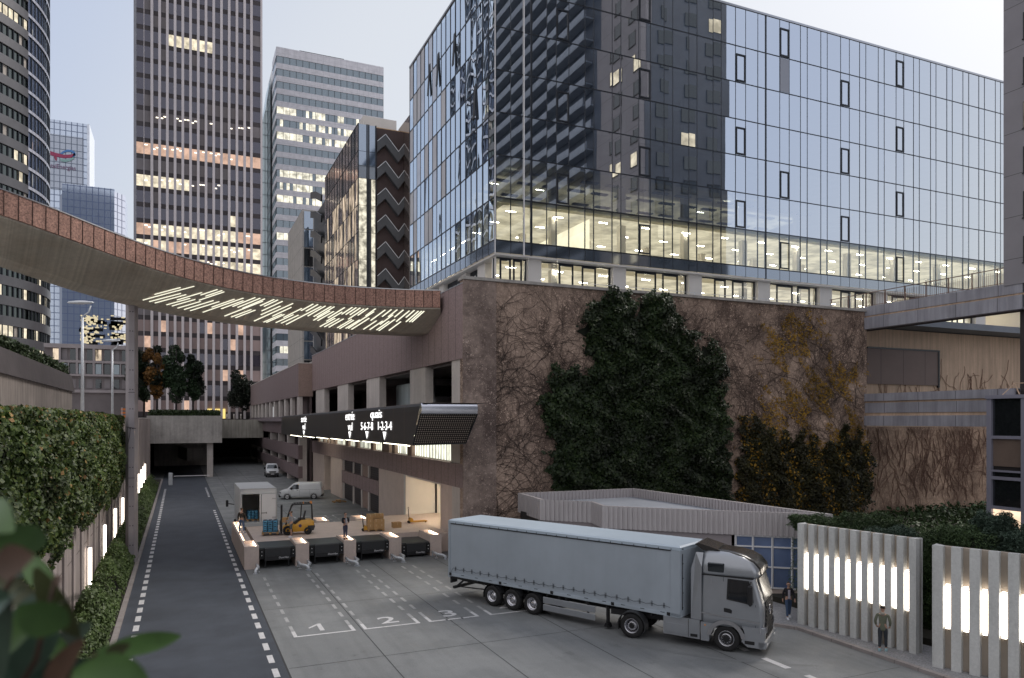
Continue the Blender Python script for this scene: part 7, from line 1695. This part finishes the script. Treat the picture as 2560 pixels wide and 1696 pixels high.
x = -4.2 + 1.55 * u; zt_ = hh * (.35 + 1.0 * np.sin(np.clip(u * 1.15 + .0, 0, 1) * math.pi) * .65) * (.7 + .3 * RNG.random(n)) + .15; z = np.where(RNG.random(n) < .7, zt_, zt_ * RNG.random(n)); P = np.stack([x, yy, np.maximum(z, .15)], 1)[gap]
M['strip'] = leafmat('strip_leaf', [(.03, .05, .015), (.07, .11, .03), (.13, .18, .06)], 8., .5)
leaves('foliage', P, .13, M['strip'], t, flat=(.7, -.3, .5), aspect=.8)
mb = MB()
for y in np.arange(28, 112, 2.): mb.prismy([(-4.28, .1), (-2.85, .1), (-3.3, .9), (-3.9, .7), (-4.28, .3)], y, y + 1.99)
ob('stems', mb, bpy.data.materials['hedge_inside'], t)  # same solid dark filler added under the leaves, no separate stalks
# ================= TREES ON THE UPPER PLAZA =================
def tree(px, ytop, ybase, Z, rpx, label, mats_, n=9000, size=.45, lean=0):
    b = at(px, ybase, Z); tp = at(px, ytop, Z); r = rpx * Z / F; h = tp.z - 9.6
    t = thing('plaza_tree', label, 'tree', (b.x, b.y, 9.6), 0, 'trees on the plaza above the tunnel')
    P = []; mi = []
    for i in range(16):
        a = random.uniform(0, 6.28); k = random.uniform(0, .75); zc = 9.6 + h * random.uniform(.3, .86); s = random.uniform(.3, .5) * r * (1.25 - abs(zc - 9.6 - h * .5) / h)
        q = blob_pts(n // 16, (b.x + math.cos(a) * r * k, b.y + math.sin(a) * r * k, zc), (s, s, s * 1.35), i); P.append(q); mi += [random.choice(range(len(mats_)))] * len(q)
    leaves('crown', np.concatenate(P), size, mats_, t, mi=mi)
    mb = MB(); mb.tube([(b.x, b.y, 9.5), (b.x + .1, b.y, 9.6 + h * .45), (b.x, b.y, 9.6 + h * .85)], [.22, .15, .04], 8)
    for i in range(8): a = i * 2.4; z0 = 9.6 + h * (.25 + .06 * i); mb.tube([(b.x, b.y, z0), (b.x + r * .4 * math.cos(a), b.y + r * .4 * math.sin(a), z0 + h * .12), (b.x + r * .7 * math.cos(a), b.y + r * .7 * math.sin(a), z0 + h * .25)], [.08, .05, .02], 5)
    ob('trunk', mb, M['darkwall'], t)
tg = [leafmat('tree_green', [(.008, .02, .01), (.02, .04, .018), (.04, .07, .03)], 2.), leafmat('tree_dark', [(.005, .01, .006), (.012, .02, .01)], 2.)]; to = [leafmat('tree_orange', [(.06, .03, .01), (.17, .08, .02), (.08, .06, .02)], 2.), tg[1]]
tree(360, 862, 1030, 150, 26, 'thin yellowing tree just right of the bridge pillar', [to[0], tg[0], tg[1]]); tree(392, 845, 1030, 146, 26, 'orange autumn tree second from the bridge pillar', to)
tree(440, 846, 1030, 148, 34, 'full green tree in the middle of the plaza', [tg[0]]); tree(482, 862, 1030, 150, 28, 'dark green tree right of the fuller green tree', [tg[0], tg[1]])
tree(606, 922, 1045, 180, 34, 'dark bushy tree beside the end of the car park', [tg[1]])
tree(335, 900, 1030, 140, 18, 'dark slim tree half behind the bridge pillar', [tg[1]])
mb = MB(); struct_pts = np.stack([-4.5 + 10.5 * RNG.random(5000), 129.6 + 5 * RNG.random(5000), 9.9 + .9 * RNG.random(5000) ** 2], 1)
tag(leaves('ground_cover', struct_pts, .4, M['leafd']), 'low ground cover along the edge of the overpass', 'plants', kind='stuff')
t = thing('bollard', 'pale post at the plaza edge, nearest the overpass slab', 'bollard', (0, 0, 0)); bpy.data.objects.remove(t)
for i, (px, w_) in enumerate(((567, 'left'), (585, 'middle'), (602, 'right'))):
    b = at(px, 1040, 172); mb = MB(); mb.tube([(b.x, b.y, 9.4), (b.x, b.y, 10.6)], .16, 10); tag(ob('bollard', mb, M['concr']), 'pale bollard on the plaza edge by the car park, %s of three' % w_, 'bollard', 'pale bollards on the plaza edge')
# orange barrier beside pillar
t = thing('road_barrier', 'orange striped barrier on the wall top beside the bridge pillar', 'barrier', (-4.6, 80, 9.45)); mb = MB()
for z in (9.5, 9.85, 10.2): mb.box(-5.4, -4.5, 84, 84.1, z, z + .2)
ob('board', mb, mat('barrier_orange', (.6, .17, .03), .6), t); mb = MB(); mb.seg((-5.3, 84, 9.4), (-5.3, 84, 10.5), .06); ob('post', mb, M['alu'], t); mb = MB(); mb.seg((-4.6, 84, 9.4), (-4.3, 84, 10.9), .06); ob('post', mb, M['alu'], t)
# ================= FOREGROUND LEAVES (out of focus) =================
t = thing('foreground_shrub', 'large out of focus leaves of a shrub close to the camera', 'shrub', tuple(at(60, 1900, 1.6)))
FL = [mat('leaf_near_dark', (.045, .085, .055), .4, var=.3, vs=8), mat('leaf_near', (.08, .16, .04), .4, var=.3, vs=8), mat('leaf_near_olive', (.07, .08, .03), .45, var=.3, vs=8), mat('leaf_near_brown', (.09, .05, .03), .6, var=.3, vs=8)]
def bigleaf(p, q, wd, m, curl=.2):
    p, q = Vector(p), Vector(q); d = (q - p); L_ = d.length; d.normalize(); view = Vector((-SN, -CS, .25)); sd_ = d.cross(view).normalized(); up = sd_.cross(d).normalized(); v = []; n = 9
    for i in range(n):
        s = i / (n - 1); w_ = wd * math.sin(math.pi * min(s * .93 + .05, 1)) ** .8; c = p + d * L_ * s - up * (-curl * L_ * math.sin(s * 2.6) * .3)
        v += [c - sd_ * w_ * .5 + up * w_ * .12, c, c + sd_ * w_ * .5 + up * w_ * .12]
    mb = MB(); mb.add(v, [(3 * i + j, 3 * i + j + 1, 3 * i + j + 4, 3 * i + j + 3) for i in range(n - 1) for j in range(2)], 0, True); ob('leaf', mb, FL[m], t)
Zc = 1.25
for a, b, w_, m in (((230, 1640), (448, 1592), .045, 1), ((130, 1470), (60, 1700), .11, 0), ((20, 1480), (-60, 1760), .13, 0), ((60, 1390), (150, 1480), .05, 1), ((90, 1420), (200, 1590), .05, 2), ((-20, 1330), (110, 1360), .06, 1), ((-10, 1420), (90, 1390), .05, 3), ((180, 1690), (370, 1700), .08, 1), ((60, 1640), (230, 1720), .07, 2), ((210, 1600), (120, 1740), .04, 3), ((110, 1540), (210, 1500), .035, 2), ((-30, 1560), (60, 1480), .06, 0), ((230, 1560), (150, 1640), .05, 0), ((0, 1620), (120, 1700), .1, 0), ((-20, 1260), (40, 1330), .05, 1), ((150, 1440), (110, 1520), .03, 3), ((40, 1520), (170, 1560), .06, 1), ((-10, 1460), (100, 1500), .06, 2), ((90, 1590), (180, 1640), .05, 1), ((260, 1650), (330, 1610), .03, 2), ((0, 1380), (70, 1440), .05, 0), ((120, 1640), (60, 1760), .09, 1), ((-40, 1600), (80, 1580), .08, 1), ((190, 1650), (270, 1700), .05, 0), ((30, 1300), (80, 1345), .035, 1)):
    z_ = Zc * random.uniform(.85, 1.3); bigleaf(at(*a, z_), at(*b, z_ * random.uniform(.95, 1.12)), w_, m)
mb = MB()
for a, b, c in (((-60, 1900), (90, 1650), (140, 1440)), ((40, 1950), (190, 1680), (240, 1635)), ((-150, 1800), (0, 1500), (60, 1390)), ((-150, 1700), (-60, 1450), (-20, 1330))): mb.tube([at(*a, 1.3), at(*b, 1.3), at(*c, 1.25)], [.007, .005, .003], 6)
ob('stem', mb, FL[3], t)
